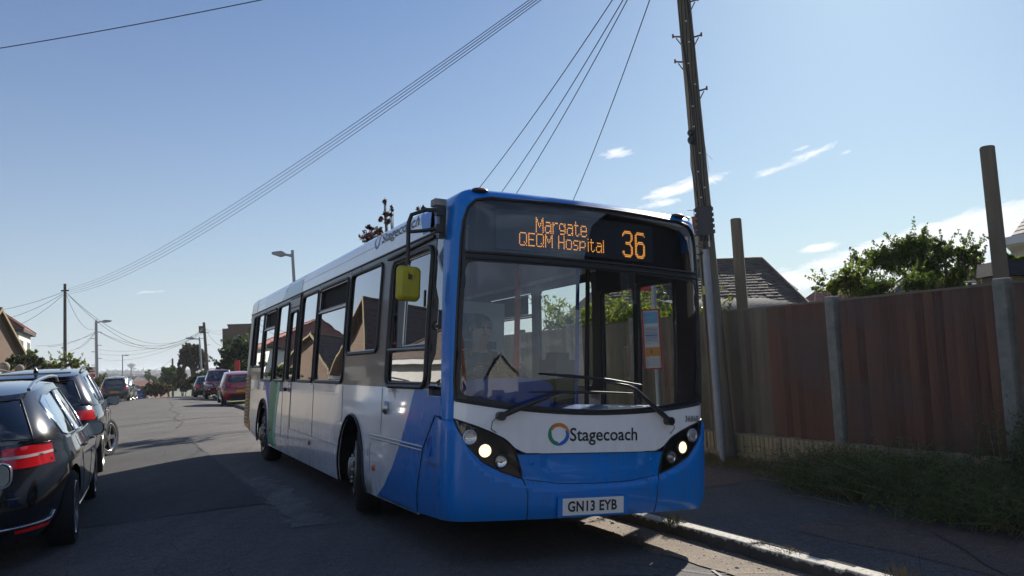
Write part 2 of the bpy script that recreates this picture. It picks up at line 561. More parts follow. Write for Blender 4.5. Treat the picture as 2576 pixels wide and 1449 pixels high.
asphalt('pavement_tar', (0.085, 0.080, 0.078, 1), (0.125, 0.118, 0.112, 1))
asphalt('pavement_red', (0.17, 0.11, 0.085, 1), (0.13, 0.095, 0.08, 1))
asphalt('gutter_grit', (0.27, 0.21, 0.16, 1), (0.15, 0.12, 0.095, 1), spark=0.6, scale=3)
mat('concrete', (0.30, 0.29, 0.26, 1), 0.9, var=0.3, vscale=14, bump=0.5, bscale=120)
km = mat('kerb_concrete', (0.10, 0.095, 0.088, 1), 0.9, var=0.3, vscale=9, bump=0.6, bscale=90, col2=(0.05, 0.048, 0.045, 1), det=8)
# stone tops painted pale for sun and wear, faces dark for shade and grime
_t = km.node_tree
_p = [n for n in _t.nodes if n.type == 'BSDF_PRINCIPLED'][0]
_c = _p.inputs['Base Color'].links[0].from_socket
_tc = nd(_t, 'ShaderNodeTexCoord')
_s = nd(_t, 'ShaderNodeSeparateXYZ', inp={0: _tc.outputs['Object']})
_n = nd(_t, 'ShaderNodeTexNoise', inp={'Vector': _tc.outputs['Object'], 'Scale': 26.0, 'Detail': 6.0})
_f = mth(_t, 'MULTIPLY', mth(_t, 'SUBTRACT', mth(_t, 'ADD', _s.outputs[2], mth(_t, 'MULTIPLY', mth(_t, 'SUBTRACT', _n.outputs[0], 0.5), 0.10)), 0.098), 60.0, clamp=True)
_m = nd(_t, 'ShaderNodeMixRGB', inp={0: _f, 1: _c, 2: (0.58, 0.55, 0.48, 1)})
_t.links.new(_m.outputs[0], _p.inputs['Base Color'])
mat('field', (0.13, 0.125, 0.05, 1), 0.95, var=0.5, vscale=0.35, bump=0.3, bscale=9, col2=(0.055, 0.075, 0.028, 1))
mat('verge', (0.16, 0.16, 0.06, 1), 0.95, var=0.4, vscale=3, col2=(0.07, 0.095, 0.03, 1))
mat('hill', (0.055, 0.075, 0.045, 1), 0.95, var=0.5, vscale=0.02, col2=(0.11, 0.10, 0.07, 1))

def sheet(name, ts_list, ss_list, dz, m, jit=0.0, kind='structure', zf=None, parent=None):
    B = MB()
    nt = len(ts_list)
    rnd = random.Random(3)
    for s in ss_list:
        for i, t in enumerate(ts_list):
            tt = t + (jit * (rnd.random() - 0.5) if i in (0, nt - 1) else 0)
            B.v.append(tuple(ts(tt, s, (zf or gz)(t, s) + dz)))
    for j in range(len(ss_list) - 1):
        for i in range(nt - 1):
            B.f.append((j * nt + i, j * nt + i + 1, (j + 1) * nt + i + 1, (j + 1) * nt + i))
            B.sm.append(True)
    o = B.build(name, m, parent)
    if kind: tag(o, kind=kind)
    return o
def rng(a, b, n): return [a + (b - a) * i / n for i in range(n + 1)]

def gzg(t, s):
    if -6.7 < t < 4.0 and s < 120: return gz(min(max(t, -6.6), -0.01), s) - 0.10
    if 4.0 <= t or t <= -6.7: return gz(t, s) - 0.02
    return gz(t, s) - 0.10
TS_ = [-2600, -1500, -800, -400, -200, -100, -60, -40, -25, -16, -9, -6.65, -4, -2, 0, 3.9, 4.05, 8, 15, 25, 40, 60, 100, 200, 400, 800, 1500, 2600]
SS_ = [-400, -150, -60, -30, -15] + rng(-10, 60, 28) + [66, 72, 80, 90, 105, 120, 140, 170, 200, 260, 340, 450, 600, 800, 1100, 1500, 2000, 2600]
sheet('ground', TS_, SS_, 0.0, 'field', zf=gzg)
road = sheet('road', rng(-6.6, -0.001, 22), rng(-30, 60, 90) + rng(62, 120, 20), 0.0, 'asphalt')
sheet('resurfaced_strip', rng(-6.45, -2.95, 12), rng(4.1, 14.5, 16), 0.004, 'asphalt_new')
sheet('worn_strip', rng(-2.93, -2.55, 3), rng(2.6, 6.4, 40), 0.0045, 'asphalt_worn', jit=0.16)
sheet('gutter', rng(-0.62, -0.002, 6), rng(-8, 26, 130), 0.005, 'gutter_grit', jit=0.14)
sheet('pavement', rng(0.126, 2.78, 6), rng(-12, 60, 72), 0.0, 'pavement_tar')
sheet('pavement_left', rng(-8.55, -6.74, 4), rng(-14, 60, 50), 0.0, 'pavement_tar')
tag(sheet('paving_repair', [0.5, 1.4, 2.2], rng(2.1, 4.3, 4), 0.004, 'pavement_red'), kind='structure')
tag(sheet('paving_repair', [0.62, 1.0, 1.5], rng(-1.9, 0.2, 4), 0.004, 'pavement_red', jit=0.1), kind='structure')
sheet('grass_verge', rng(0.13, 1.6, 3), rng(24, 62, 40), 0.012, 'verge', jit=0.3)
sheet('grass_verge', rng(-7.9, -6.74, 3), rng(28, 60, 30), 0.012, 'verge', jit=0.3)

# cracks and tar joints in the road and footway
mat('tar_joint', (0.018, 0.018, 0.018, 1), 0.7)
def crack(path, wd, seed, parent=road, name='crack', m='tar_joint'):
    r = random.Random(seed)
    B = MB()
    P = []
    for (a, b) in zip(path, path[1:]):
        n = max(2, int(hypot(b[0] - a[0], b[1] - a[1]) / 0.22))
        for k in range(n):
            f = k / n
            P.append((a[0] + (b[0] - a[0]) * f + r.uniform(-.03, .03), a[1] + (b[1] - a[1]) * f + r.uniform(-.03, .03)))
    P.append(path[-1])
    L, R_ = [], []
    for i, p in enumerate(P):
        q = P[min(i + 1, len(P) - 1)]; q0 = P[max(i - 1, 0)]
        dx, dy = q[0] - q0[0], q[1] - q0[1]
        l = hypot(dx, dy) or 1
        w = wd * r.uniform(0.5, 1.3) / 2
        for sg, lst in ((1, L), (-1, R_)):
            t_, s_ = p[0] - dy / l * w * sg, p[1] + dx / l * w * sg
            lst.append(ts(t_, s_, gz(t_, s_) + 0.009))
    for i in range(len(P) - 1): B.quad(L[i], R_[i], R_[i + 1], L[i + 1])
    return B.build(name, m, parent)
crack([(-3.0, 14.6), (-2.94, 9), (-2.95, 4.1)], 0.02, 1)
crack([(-2.95, 4.1), (-6.4, 4.0)], 0.022, 2)
crack([(-3.05, 18), (-2.75, 21), (-2.9, 24), (-2.6, 27), (-2.85, 31), (-2.6, 36), (-2.7, 44)], 0.022, 3)
crack([(-5.2, 17.5), (-3.3, 17.2)], 0.04, 4)
crack([(-3.2, 20.2), (-1.0, 19.4)], 0.04, 5)
crack([(-4.8, 25), (-2.8, 24.4)], 0.05, 6)
crack([(-1.9, 27), (1.2, 26.1)], 0.05, 7)
crack([(0.15, 1.7), (1.2, 2.1), (2.6, 2.0)], 0.012, 8)
crack([(0.15, -2.5), (0.9, -1.2), (1.3, -0.6)], 0.012, 9)
crack([(-0.6, -0.3), (-0.9, -1.0), (-0.7, -1.9)], 0.02, 10)
crack([(-1.1, 0.1), (-0.7, -0.4), (-0.2, -0.5)], 0.012, 11)

# kerbs: one object, each stone a piece
kerb = empty('kerb'); tag(kerb, kind='structure')
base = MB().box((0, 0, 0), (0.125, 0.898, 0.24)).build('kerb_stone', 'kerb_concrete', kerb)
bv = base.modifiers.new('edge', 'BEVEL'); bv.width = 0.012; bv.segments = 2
rk = random.Random(11)
i = 0
s = -8.2
while s < 24:
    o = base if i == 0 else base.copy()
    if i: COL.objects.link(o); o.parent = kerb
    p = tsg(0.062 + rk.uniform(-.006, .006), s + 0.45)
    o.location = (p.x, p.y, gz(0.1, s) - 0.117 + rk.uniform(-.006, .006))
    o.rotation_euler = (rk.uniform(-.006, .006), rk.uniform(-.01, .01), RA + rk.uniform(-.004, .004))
    s += 0.91
    i += 1
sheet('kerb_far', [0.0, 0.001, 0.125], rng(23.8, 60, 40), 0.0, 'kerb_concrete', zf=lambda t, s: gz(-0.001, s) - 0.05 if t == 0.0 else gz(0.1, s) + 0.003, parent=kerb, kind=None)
kl = empty('kerb_left'); tag(kl, kind='structure')
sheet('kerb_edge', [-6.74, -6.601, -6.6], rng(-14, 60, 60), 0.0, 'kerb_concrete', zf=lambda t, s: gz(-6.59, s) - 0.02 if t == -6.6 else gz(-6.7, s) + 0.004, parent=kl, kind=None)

# loose stones and dried clumps along the gutter
mat('pebble', (0.42, 0.37, 0.30, 1), 0.9, var=0.3, vscale=30)
B = MB(); r = random.Random(5)
for k in range(420):
    t_, s_ = -abs(r.gauss(0, 0.28)) - 0.03, r.uniform(-4, 9)
    rad = r.uniform(0.003, 0.008) * (2.2 if r.random() < 0.04 else 1)
    p = tsg(max(t_, -0.9), s_, rad * 0.4 + 0.004)
    B.ball(p, rad, 5, (1.3, 1, 0.6))
tag(B.build('grit', 'pebble'), kind='stuff')
mat('dry_stalk', (0.25, 0.19, 0.10, 1), 0.9, var=0.3, vscale=8, transl=0.2)
mat('white_litter', (0.6, 0.6, 0.58, 1), 0.8)
p = ts(-0.42, -0.72, 0.035)
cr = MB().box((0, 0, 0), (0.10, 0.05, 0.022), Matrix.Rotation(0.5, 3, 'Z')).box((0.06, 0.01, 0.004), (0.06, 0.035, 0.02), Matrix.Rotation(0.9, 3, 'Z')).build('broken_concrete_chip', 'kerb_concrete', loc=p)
tag(cr, 'small pale broken chip of concrete lying in the gutter beside the kerb', 'rubble')

# ------------------------------------------------------------------ foliage
def leafmat(name, c, c2=None, transl=0.45, rough=0.5):
    return mat(name, c, rough, var=0.35 if not c2 else 0.4, vscale=2.2, col2=c2, attr=True, transl=transl, spec=0.3)
leafmat('leaf_dark', (0.035, 0.06, 0.022, 1), (0.02, 0.04, 0.016, 1))
leafmat('leaf_mid', (0.08, 0.12, 0.032, 1), (0.04, 0.07, 0.02, 1), transl=0.5)
leafmat('leaf_light', (0.12, 0.15, 0.035, 1), (0.07, 0.10, 0.03, 1), transl=0.55)
leafmat('leaf_brown', (0.085, 0.06, 0.032, 1), (0.045, 0.045, 0.022, 1), transl=0.3)
leafmat('leaf_olive', (0.085, 0.085, 0.04, 1), (0.05, 0.055, 0.028, 1), transl=0.35)
leafmat('leaf_purple', (0.065, 0.018, 0.030, 1), (0.035, 0.015, 0.02, 1), transl=0.5)
leafmat('leaf_weed', (0.10, 0.135, 0.055, 1), (0.05, 0.065, 0.03, 1), transl=0.35)
leafmat('leaf_dry', (0.17, 0.13, 0.07, 1), (0.09, 0.075, 0.04, 1), transl=0.3)
mat('bark', (0.10, 0.075, 0.055, 1), 0.9, var=0.4, vscale=5, bump=0.6, bscale=18, stretch=(1, 1, 0.25))

def leaves(B, c, rad, n, size, rnd, sc=(1, 1, 1), shell=0.55, up=0.0, nar=0.55):
    c = Vector(c)
    if B.var is None: B.var = []
    for k in range(n):
        d = Vector((rnd.gauss(0, 1), rnd.gauss(0, 1), rnd.gauss(0, 1))).normalized()
        q = c + Vector((d.x * sc[0], d.y * sc[1], d.z * sc[2])) * rad * (shell + (1 - shell) * rnd.random() ** 0.6)
        a = Vector((rnd.gauss(0, 1), rnd.gauss(0, 1), rnd.gauss(0, 1) + up)).normalized()
        b = a.cross(Vector((rnd.gauss(0, 1), rnd.gauss(0, 1), rnd.gauss(0, 1)))).normalized()
        L = size * rnd.uniform(0.6, 1.35)
        w = L * nar
        g = rnd.uniform(0.65, 1.35)
        i0 = len(B.v)
        B.v += [tuple(q - a * L * .5), tuple(q + b * w * .5), tuple(q + a * L * .5), tuple(q - b * w * .5)]
        B.f.append((i0, i0 + 1, i0 + 2, i0 + 3)); B.sm.append(False)
        B.var += [g * rnd.uniform(.9, 1.1), g, g * rnd.uniform(.8, 1.1), 1.0] * 4
def tree(name, label, base, blobs, n, leaf, m, seed, trunk=0.12, cat='tree', group=None, limbs=True, stem='trunk', top=None, up=0.0, sprigs=0, nar=.55):
    """blobs: list of (centre, radius, (sx, sy, sz)); leaves spread by volume; limbs run from the base to the blobs"""
    rnd = random.Random(seed)
    root = empty(name, base)
    tag(root, label, cat, group)
    base = Vector(base)
    B = MB(); B.var = []
    tot = sum(r ** 2 * sc[0] * sc[2] for _, r, sc in blobs)
    for c, r, sc in blobs:
        c = Vector(c) - base
        k = int(n * r ** 2 * sc[0] * sc[2] / tot)
        ncl = max(4, int(k / 45))
        for j in range(ncl):
            d = Vector((rnd.gauss(0, 1), rnd.gauss(0, 1), rnd.gauss(0, 1))).normalized() * r * rnd.uniform(0.25, 1.0)
            cc = c + Vector((d.x * sc[0], d.y * sc[1], d.z * sc[2]))
            leaves(B, cc, r * rnd.uniform(0.14, 0.32), k // ncl, leaf, rnd, (1, 1, rnd.uniform(.7, 1.3)), 0.1, up, nar)
        for j in range(sprigs):
            d = Vector((rnd.gauss(0, 1), rnd.gauss(0, 1), abs(rnd.gauss(0, 1)) + .5)).normalized()
            p0 = c + Vector((d.x * sc[0], d.y * sc[1], d.z * sc[2])) * r * 0.95
            for q in range(5):
                leaves(B, p0 + d * (q * leaf * 1.0), leaf * (0.9 - q * .12), 7, leaf * .9, rnd, shell=.2, up=1.0, nar=nar)
    B.build('foliage', m, root)
    T = MB()
    if limbs:
        t0 = top and Vector(top) - base
        if t0: T.tube([Vector((0, 0, -.1)), t0 * .5 + Vector((trunk * .4, 0, 0)), t0], [trunk, trunk * .8, trunk * .6], 8)
        for c, r, sc in blobs:
            c = Vector(c) - base
            s0 = t0 if t0 else Vector((rnd.uniform(-.1, .1), rnd.uniform(-.1, .1), -.05))
            mid = s0.lerp(c, .5) + Vector((rnd.uniform(-.1, .1), rnd.uniform(-.1, .1), -.08)) * r
            T.tube([s0, mid, c], [trunk * .6, trunk * .42, trunk * .2], 6)
            for j in range(4):
                d = Vector((rnd.uniform(-1, 1), rnd.uniform(-1, 1), rnd.uniform(-.2, 1))).normalized() * r * .8
                T.tube([mid.lerp(c, .6), c + Vector((d.x * sc[0], d.y * sc[1], d.z * sc[2]))], [trunk * .22, trunk * .07], 5)
        T.build(stem, 'bark', root)
    return root

# ------------------------------------------------------------------ the garden fence on its brick plinth
def randmat(name, c1, c2, rough=0.85, bump=0.4, bscale=40, stretch=(1, 1, 1), c3=None, vs=3.0, rw=0.6):
    m = bpy.data.materials.new(name)
    m.use_nodes = True
    t = m.node_tree
    t.nodes.clear()
    out = nd(t, 'ShaderNodeOutputMaterial')
    p = nd(t, 'ShaderNodeBsdfPrincipled', inp={'Roughness': rough, 'Specular IOR Level': 0.3})
    oi = nd(t, 'ShaderNodeObjectInfo')
    tcn = nd(t, 'ShaderNodeTexCoord')
    ofs = nd(t, 'ShaderNodeVectorMath', operation='MULTIPLY_ADD', inp={0: oi.outputs['Location'], 1: (1.0, 1.0, 1.0), 2: tcn.outputs['Object']})
    mp = nd(t, 'ShaderNodeMapping', inp={0: ofs.outputs[0], 3: stretch})
    n = nd(t, 'ShaderNodeTexNoise', inp={'Vector': mp.outputs[0], 'Scale': vs, 'Detail': 7.0, 'Roughness': 0.65})
    f = mth(t, 'ADD', mth(t, 'MULTIPLY', oi.outputs['Random'], rw), mth(t, 'MULTIPLY', mth(t, 'SUBTRACT', n.outputs[0], 0.38), 1.1), clamp=True)
    mx = nd(t, 'ShaderNodeMixRGB', inp={0: f, 1: c1, 2: c2})
    c = mx.outputs[0]
    if c3:
        n3 = nd(t, 'ShaderNodeTexNoise', inp={'Vector': ofs.outputs[0], 'Scale': 1.3, 'Detail': 3.0})
        f3 = nd(t, 'ShaderNodeMapRange', inp={0: n3.outputs[0], 1: 0.45, 2: 0.7})
        c = nd(t, 'ShaderNodeMixRGB', inp={0: f3.outputs[0], 1: c, 2: c3}).outputs[0]
    t.links.new(c, p.inputs['Base Color'])
    n2 = nd(t, 'ShaderNodeTexNoise', inp={'Vector': mp.outputs[0], 'Scale': bscale, 'Detail': 4.0})
    b = nd(t, 'ShaderNodeBump', inp={'Strength': bump, 'Distance': 0.01, 'Height': n2.outputs[0]})
    t.links.new(b.outputs[0], p.inputs['Normal'])
    t.links.new(p.outputs[0], out.inputs[0])
    MATS[name] = m
    return m
randmat('fence_board', (0.195, 0.098, 0.066, 1), (0.082, 0.044, 0.035, 1), stretch=(9, 9, 0.6), c3=(0.11, 0.080, 0.07, 1), bump=1.0, bscale=14, rw=0.85)
randmat('fence_board_grey', (0.24, 0.19, 0.14, 1), (0.085, 0.068, 0.055, 1), stretch=(9, 9, 0.6), c3=(0.15, 0.145, 0.10, 1), bump=1.0, bscale=14, rw=0.8)
randmat('stock_brick', (0.36, 0.30, 0.18, 1), (0.20, 0.17, 0.12, 1), vs=9, bump=0.7)
randmat('red_brick', (0.30, 0.12, 0.075, 1), (0.20, 0.085, 0.06, 1), vs=9, bump=0.5)
randmat('roof_tile', (0.13, 0.092, 0.072, 1), (0.060, 0.048, 0.045, 1), vs=7, c3=(0.13, 0.12, 0.09, 1))
mat('fence_post', (0.27, 0.26, 0.23, 1), 0.95, var=0.35, vscale=9, bump=0.7, bscale=90, col2=(0.16, 0.165, 0.14, 1))
mat('mortar', (0.22, 0.20, 0.16, 1), 0.95, var=0.3, vscale=12, bump=0.5)
FT = 2.95
mat('shadow_gap_sheet', (0.03, 0.02, 0.018, 1), 0.95)
def copy_at(o, parent, loc, rot=None, scale=None):
    c = o.copy()
    COL.objects.link(c)
    c.parent = parent
    c.location = loc
    if rot is not None: c.rotation_euler = rot
    if scale is not None: c.scale = scale
    return c
wall = empty('brick_plinth_wall', tsg(FT, 2.0))
wall.location = (0, 0, 0)
tag(wall, 'low weathered yellow stock brick wall with upright coping bricks under the panel fence', 'wall')
# core (mortar) with soldiers and two courses proud of it
core = MB()
for k in range(-4, 30):
    a, b = k * 1.0, (k + 1) * 1.0
    core.add([ts(t_, s_, z_) for s_ in (a, b) for t_ in (FT - .145, FT + .09) for z_ in (0.0, 0.465 + 0.0 * s_)],
             [(0, 1, 3, 2), (4, 6, 7, 5), (0, 4, 5, 1), (2, 3, 7, 6), (1, 5, 7, 3), (0, 2, 6, 4)])
core.build('mortar_core', 'mortar', wall)
bs = MB().box((0, 0, 0), (0.22, 0.061, 0.215)).build('brick', 'stock_brick', wall)
bv = bs.modifiers.new('edge', 'BEVEL'); bv.width = 0.006; bv.segments = 1
rb = random.Random(21)
s = -1.0; first = True
cnt = 0
while s < 9.2:
    p = ts(FT - .05 + rb.uniform(-.008, .006), s, 0.375 + rb.uniform(-.007, .007))
    if first: bs.location = p; bs.rotation_euler = (0, rb.uniform(-.03, .03), RA)
    else: copy_at(bs, wall, p, (rb.uniform(-.02, .02), rb.uniform(-.04, .04), RA + rb.uniform(-.03, .03)))
    first = False
    s += 0.0725
    cnt += 1
bl = MB().box((0, 0, 0), (0.1, 0.213, 0.063)).build('brick', 'stock_brick', wall)
first = True
for row in range(2):
    s = -0.6 + row * .11
    while s < 6:
        p = ts(FT - .11 + rb.uniform(-.004, .004), s, 0.215 - row * 0.073)
        if first: bl.location = p; bl.rotation_euler = (0, 0, RA)
        else: copy_at(bl, wall, p, (0, 0, RA))
        first = False
        s += 0.224

fence = empty('panel_fence', (0, 0, 0))
tag(fence, 'brown vertical board panel fence between concrete posts along the pavement', 'fence')
bays = []
s0 = -0.33 - 1.98 * 2
while s0 < 19:
    bays.append(s0)
    s0 += 1.985
bd = None
rf = random.Random(31)
for bi_, b0 in enumerate(bays):
    zt = 2.055 + (0.0 if b0 < 4 else -0.02 * (b0 - 4) * .35)
    nb = 17
    for k in range(nb):
        sc_ = b0 + 0.13 + (k + .5) * 1.80 / nb
        grey = (b0 > 2.6 and sc_ > 3.0) or b0 > 5 or (1.6 < b0 < 2.6 and k > 8)
        if bd is None:
            hgt = 1.60
            # feather-edge board: thick edge overlaps the thin edge of the next
            vs = [(x, y, z) for z in (-hgt / 2, hgt / 2) for (x, y) in ((-.004, -.0490), (.008, -.0490), (.010, .0475), (-.034, .0450))]
            bd = MB().add(vs, [(0, 1, 2, 3), (7, 6, 5, 4), (0, 4, 5, 1), (1, 5, 6, 2), (2, 6, 7, 3), (3, 7, 4, 0)]).build('board', 'fence_board', fence)
            bdg = bd.copy(); bdg.data = bd.data.copy(); bdg.data.materials[0] = MATS['fence_board_grey']
            COL.objects.link(bdg); bdg.parent = fence
            usedg = False; o = bd
            o.location = ts(FT + rf.uniform(-.003, .003), sc_, 0.49 + hgt / 2)
            o.rotation_euler = (0, 0, RA)
            continue
        src = bdg if grey else bd
        if grey and not usedg:
            usedg = True; o = bdg
            o.location = ts(FT, sc_, 0.49 + 0.78); o.rotation_euler = (0, 0, RA)
            continue
        copy_at(src, fence, ts(FT + rf.uniform(-.003, .003), sc_, 0.49 + 0.78 + rf.uniform(-.004, .004) + (zt - 2.055)), (rf.uniform(-.006, .006), 0, RA + rf.uniform(-.02, .02)))
    p1, p2 = ts(FT - .005, b0 + .12, zt + .012), ts(FT - .005, b0 + 1.94, zt + .012)
    mid = (p1 + p2) / 2
    MB().box((0, 0, 0), (0.055, 1.82, 0.022)).build('capping_rail', 'fence_board_grey', fence, loc=mid).rotation_euler = (0, 0, RA)
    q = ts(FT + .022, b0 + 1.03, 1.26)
    MB().box((0, 0, 0), (0.012, 1.84, 1.56)).build('shadow_gap_sheet', 'shadow_gap_sheet', fence, loc=q).rotation_euler = (0, 0, RA)  # dark sheet added so the slits between boards read as shadow lines
    for zr_ in (0.72, 1.35, 1.95):
        q = ts(FT + .05, b0 + 1.03, zr_)
        MB().box((0, 0, 0), (0.035, 1.82, 0.045)).build('rail', 'fence_board_grey', fence, loc=q).rotation_euler = (0, 0, RA)
    # post
    big = abs(b0 + 0.33) < 0.01
    h = 2.14 if big else 2.115
    w = 0.17 if big else 0.125
    po = MB().bbox(-w / 2, w / 2, -w / 2, w / 2, 0.30, h).build('concrete_post', 'fence_post', fence, loc=ts(FT - .01, b0 + .05))
    po.rotation_euler = (0, 0, RA)
    bv = po.modifiers.new('edge', 'BEVEL'); bv.width = 0.012; bv.segments = 2

# ------------------------------------------------------------------ weeds on the pavement at the foot of the wall
def weeds(name, label, items, m, seed, cat='weeds', dense=60, leaf=.03, h=.7, lean=0.45):
    """feathery stems: items = (t, s, height) clump centres"""
    rnd = random.Random(seed)
    B = MB(); B.var = []
    Bs = MB()
    for (t_, s_, hh) in items:
        for k in range(dense):
            p = tsg(t_ + rnd.gauss(0, .13), s_ + rnd.gauss(0, .13))
            if inv_ts(p)[0] > FT - .2: continue
            top = p + Vector((rnd.gauss(0, lean) * hh, rnd.gauss(0, lean) * hh, hh * rnd.uniform(.45, 1.0)))
            mid = p.lerp(top, .55) + Vector((0, 0, hh * .08))
            if k % 4 == 0: Bs.tube([p, mid, top], [.004, .003, .0015], 3, cap=False)
            for q in range(11):
                f = .15 + .85 * q / 10
                c = p.lerp(mid, min(1, f * 2)) if f < .5 else mid.lerp(top, (f - .5) * 2)
                leaves(B, c, leaf * 1.3, 3, leaf, rnd, shell=.1, nar=.3)
    root = empty(name, items and tsg(items[0][0], items[0][1]))
    root.location = (0, 0, 0)
    tag(root, label, cat)
    tag(B.build('foliage', m, root), kind='stuff')
    tag(Bs.build('stems', 'dry_stalk', root), kind='stuff')
    return root
rr = random.Random(77)
weeds('weed_bank', 'dark green scrubby weeds spilling from the fence foot over the pavement',
      [(2.50 - abs(rr.gauss(0, .24)) - 0.62 * math.exp(-((s_ + .35) / .75) ** 2) * rr.random() ** .5, s_, .18 + .17 * rr.random() + (.08 if s_ < -.1 else 0) + .26 * max(0, math.sin(s_ * 3.1 + .7)) ** 2) for s_ in [1.45 - .052 * k for k in range(74)]],
      'leaf_weed', 1, dense=52, leaf=.030, lean=.85)
weeds('tall_dead_stems', 'tangle of grey green wiry stems leaning at the left end of the weed bank',
      [(2.25 + rr.uniform(-.3, .25), 1.1 + rr.uniform(-.6, .5), .34 + .16 * rr.random()) for k in range(14)], 'leaf_olive', 2, dense=30, leaf=.024, lean=.8)
weeds('dry_litter', 'brown dried weeds and litter along the wall behind the grey pole',
      [(2.52 + rr.uniform(-.16, .14), 1.5 + k * .12, .09 + .07 * rr.random()) for k in range(30)], 'leaf_dry', 3, dense=26, leaf=.022, lean=1.2)
weeds('nettle_climber', 'tall dark weeds climbing the fence at the right edge of the picture',
      [(2.66, -0.45 - k * .12, .75 + .3 * rr.random()) for k in range(9)], 'leaf_weed', 4, dense=40, leaf=.04, lean=.2)
for k, (t_, s_) in enumerate([(0.02, 0.98), (0.10, -0.35), (0.03, -1.35), (0.09, -0.05)]):
    rnd = random.Random(50 + k)
    B = MB(); B.var = []
    n_ = (90, 30, 70, 26)[k]; hh = (.07, .03, .11, .03)[k]
    for j in range(n_):
        p = Vector((rnd.gauss(0, .04), rnd.gauss(0, .05), 0))
        B.tube([p, p + Vector((rnd.gauss(0, .04), rnd.gauss(0, .04), hh * rnd.uniform(.5, 1.2)))], [.0025, .0008], 3, cap=False)
    B.var = [1.0, 1.0, 1.0, 1.0] * len(B.v)
    o = B.build('grass_tuft', 'leaf_dry' if k else 'leaf_olive', loc=tsg(t_, s_, 0.0))
    tag(o, ['green grass tuft growing in the kerb joint just ahead of the bus', 'flat brown grass wisp on the sunlit kerb, middle of the kerb tufts',
            'largest dry brown grass tuft on the kerb, nearest the picture bottom', 'tiny flat dry tuft behind the kerb between the two bigger ones'][k], 'grass tuft', 'tufts on the kerb')
# ================================================================== THE BUS
HW, BLN, BOW, SZ = 1.131, 10.284, 0.074, 0.9362
XC = HW - 0.145
YS = -0.10
W1, RV = 2.735, .145
def _plan():
    pts = [(0.0, 0.0)]
    for i in range(1, 25):
        x = XC * i / 24
        pts.append((x, BOW * (x / XC) ** 2.2))
    th0 = atan2(BOW * 2.2 / XC, 1)
    x0, y0 = pts[-1]
    R = (HW - x0) / (1 - sin(th0))
    for i in range(1, 13):
        th = th0 + (pi / 2 - th0) * i / 12
        pts.append((x0 + R * (sin(th) - sin(th0)), y0 + R * (cos(th0) - cos(th))))
    ye = pts[-1][1]
    R2 = .12
    pts.append((HW, BLN - R2))
    for i in range(1, 9):
        th = pi / 2 * i / 8
        pts.append((HW - R2 * (1 - cos(th)), BLN - R2 + R2 * sin(th)))
    pts.append((0, BLN))
    return pts, ye
PL, YEB = _plan()
AL = [0.0]
for i in range(1, len(PL)): AL.append(AL[-1] + hypot(PL[i][0] - PL[i - 1][0], PL[i][1] - PL[i - 1][1]))
AE = AL[[i for i, p in enumerate(PL) if abs(p[0] - HW) < 1e-6][0]]
AMAX = AL[-1]
# smooth outward normals at the plan points
NL = []
for i, p in enumerate(PL):
    a_, b_ = PL[max(i - 1, 0)], PL[min(i + 1, len(PL) - 1)]
    dx, dy = b_[0] - a_[0], b_[1] - a_[1]
    l = hypot(dx, dy)
    NL.append((dy / l, -dx / l))
NL[0] = (0, -1); NL[-1] = (0, 1)
def plan(a):
    sg = -1 if a < 0 else 1
    a = min(abs(a), AMAX - 1e-6)
    lo, hi = 0, len(AL) - 1
    while hi - lo > 1:
        m = (lo + hi) // 2
        if AL[m] <= a: lo = m
        else: hi = m
    f = (a - AL[lo]) / (AL[hi] - AL[lo])
    x = PL[lo][0] + (PL[hi][0] - PL[lo][0]) * f
    y = PL[lo][1] + (PL[hi][1] - PL[lo][1]) * f
    nx = NL[lo][0] + (NL[hi][0] - NL[lo][0]) * f
    ny = NL[lo][1] + (NL[hi][1] - NL[lo][1]) * f
    l = hypot(nx, ny)
    return sg * x, y + YS, sg * nx / l, ny / l
def prof(w):
    if w > W1:
        ph = min((w - W1) / (2.95 - W1), 1) * pi / 2
        return .045 + .15 * (1 - cos(ph)), W1 + RV * sin(ph)
    if w > 1.35: return .045 * ((w - 1.35) / (W1 - 1.35)) ** 1.5, w
    if w < .55: return .035 * ((.55 - w) / .3) ** 2, w
    return 0.0, w
def SB(a, w, off=0.0):
    x, y, nx, ny = plan(a)
    i, z = prof(w)
    if w > W1:
        ph = min((w - W1) / (2.95 - W1), 1) * pi / 2
        d = off * cos(ph) - i
        z += off * sin(ph)
    else: d = off - i
    return (x + nx * d, y + ny * d, z * SZ)
def AY(Y, sg=-1): return sg * (AE + (Y - YS - YEB))
def SO(Y, w, off=0.0): return SB(AY(Y, -1), w, off)      # offside, by length along the bus
def SN(Y, w, off=0.0): return SB(AY(Y, 1), w, off)       # nearside
Yw, Br, Bp = radians(25.8824), radians(4.3017), radians(-.2493)
BUSM = Matrix.Translation((.4666, 6.2343, .1117)) @ Matrix.Rotation(Yw, 4, 'Z') @ Matrix.Rotation(Br, 4, 'Y') @ Matrix.Rotation(Bp, 4, 'X')
bus = empty('single_deck_bus', mw=BUSM)
tag(bus, 'blue and white single deck bus showing 36 Margate QEQM Hospital, stopped at the kerb', 'bus')

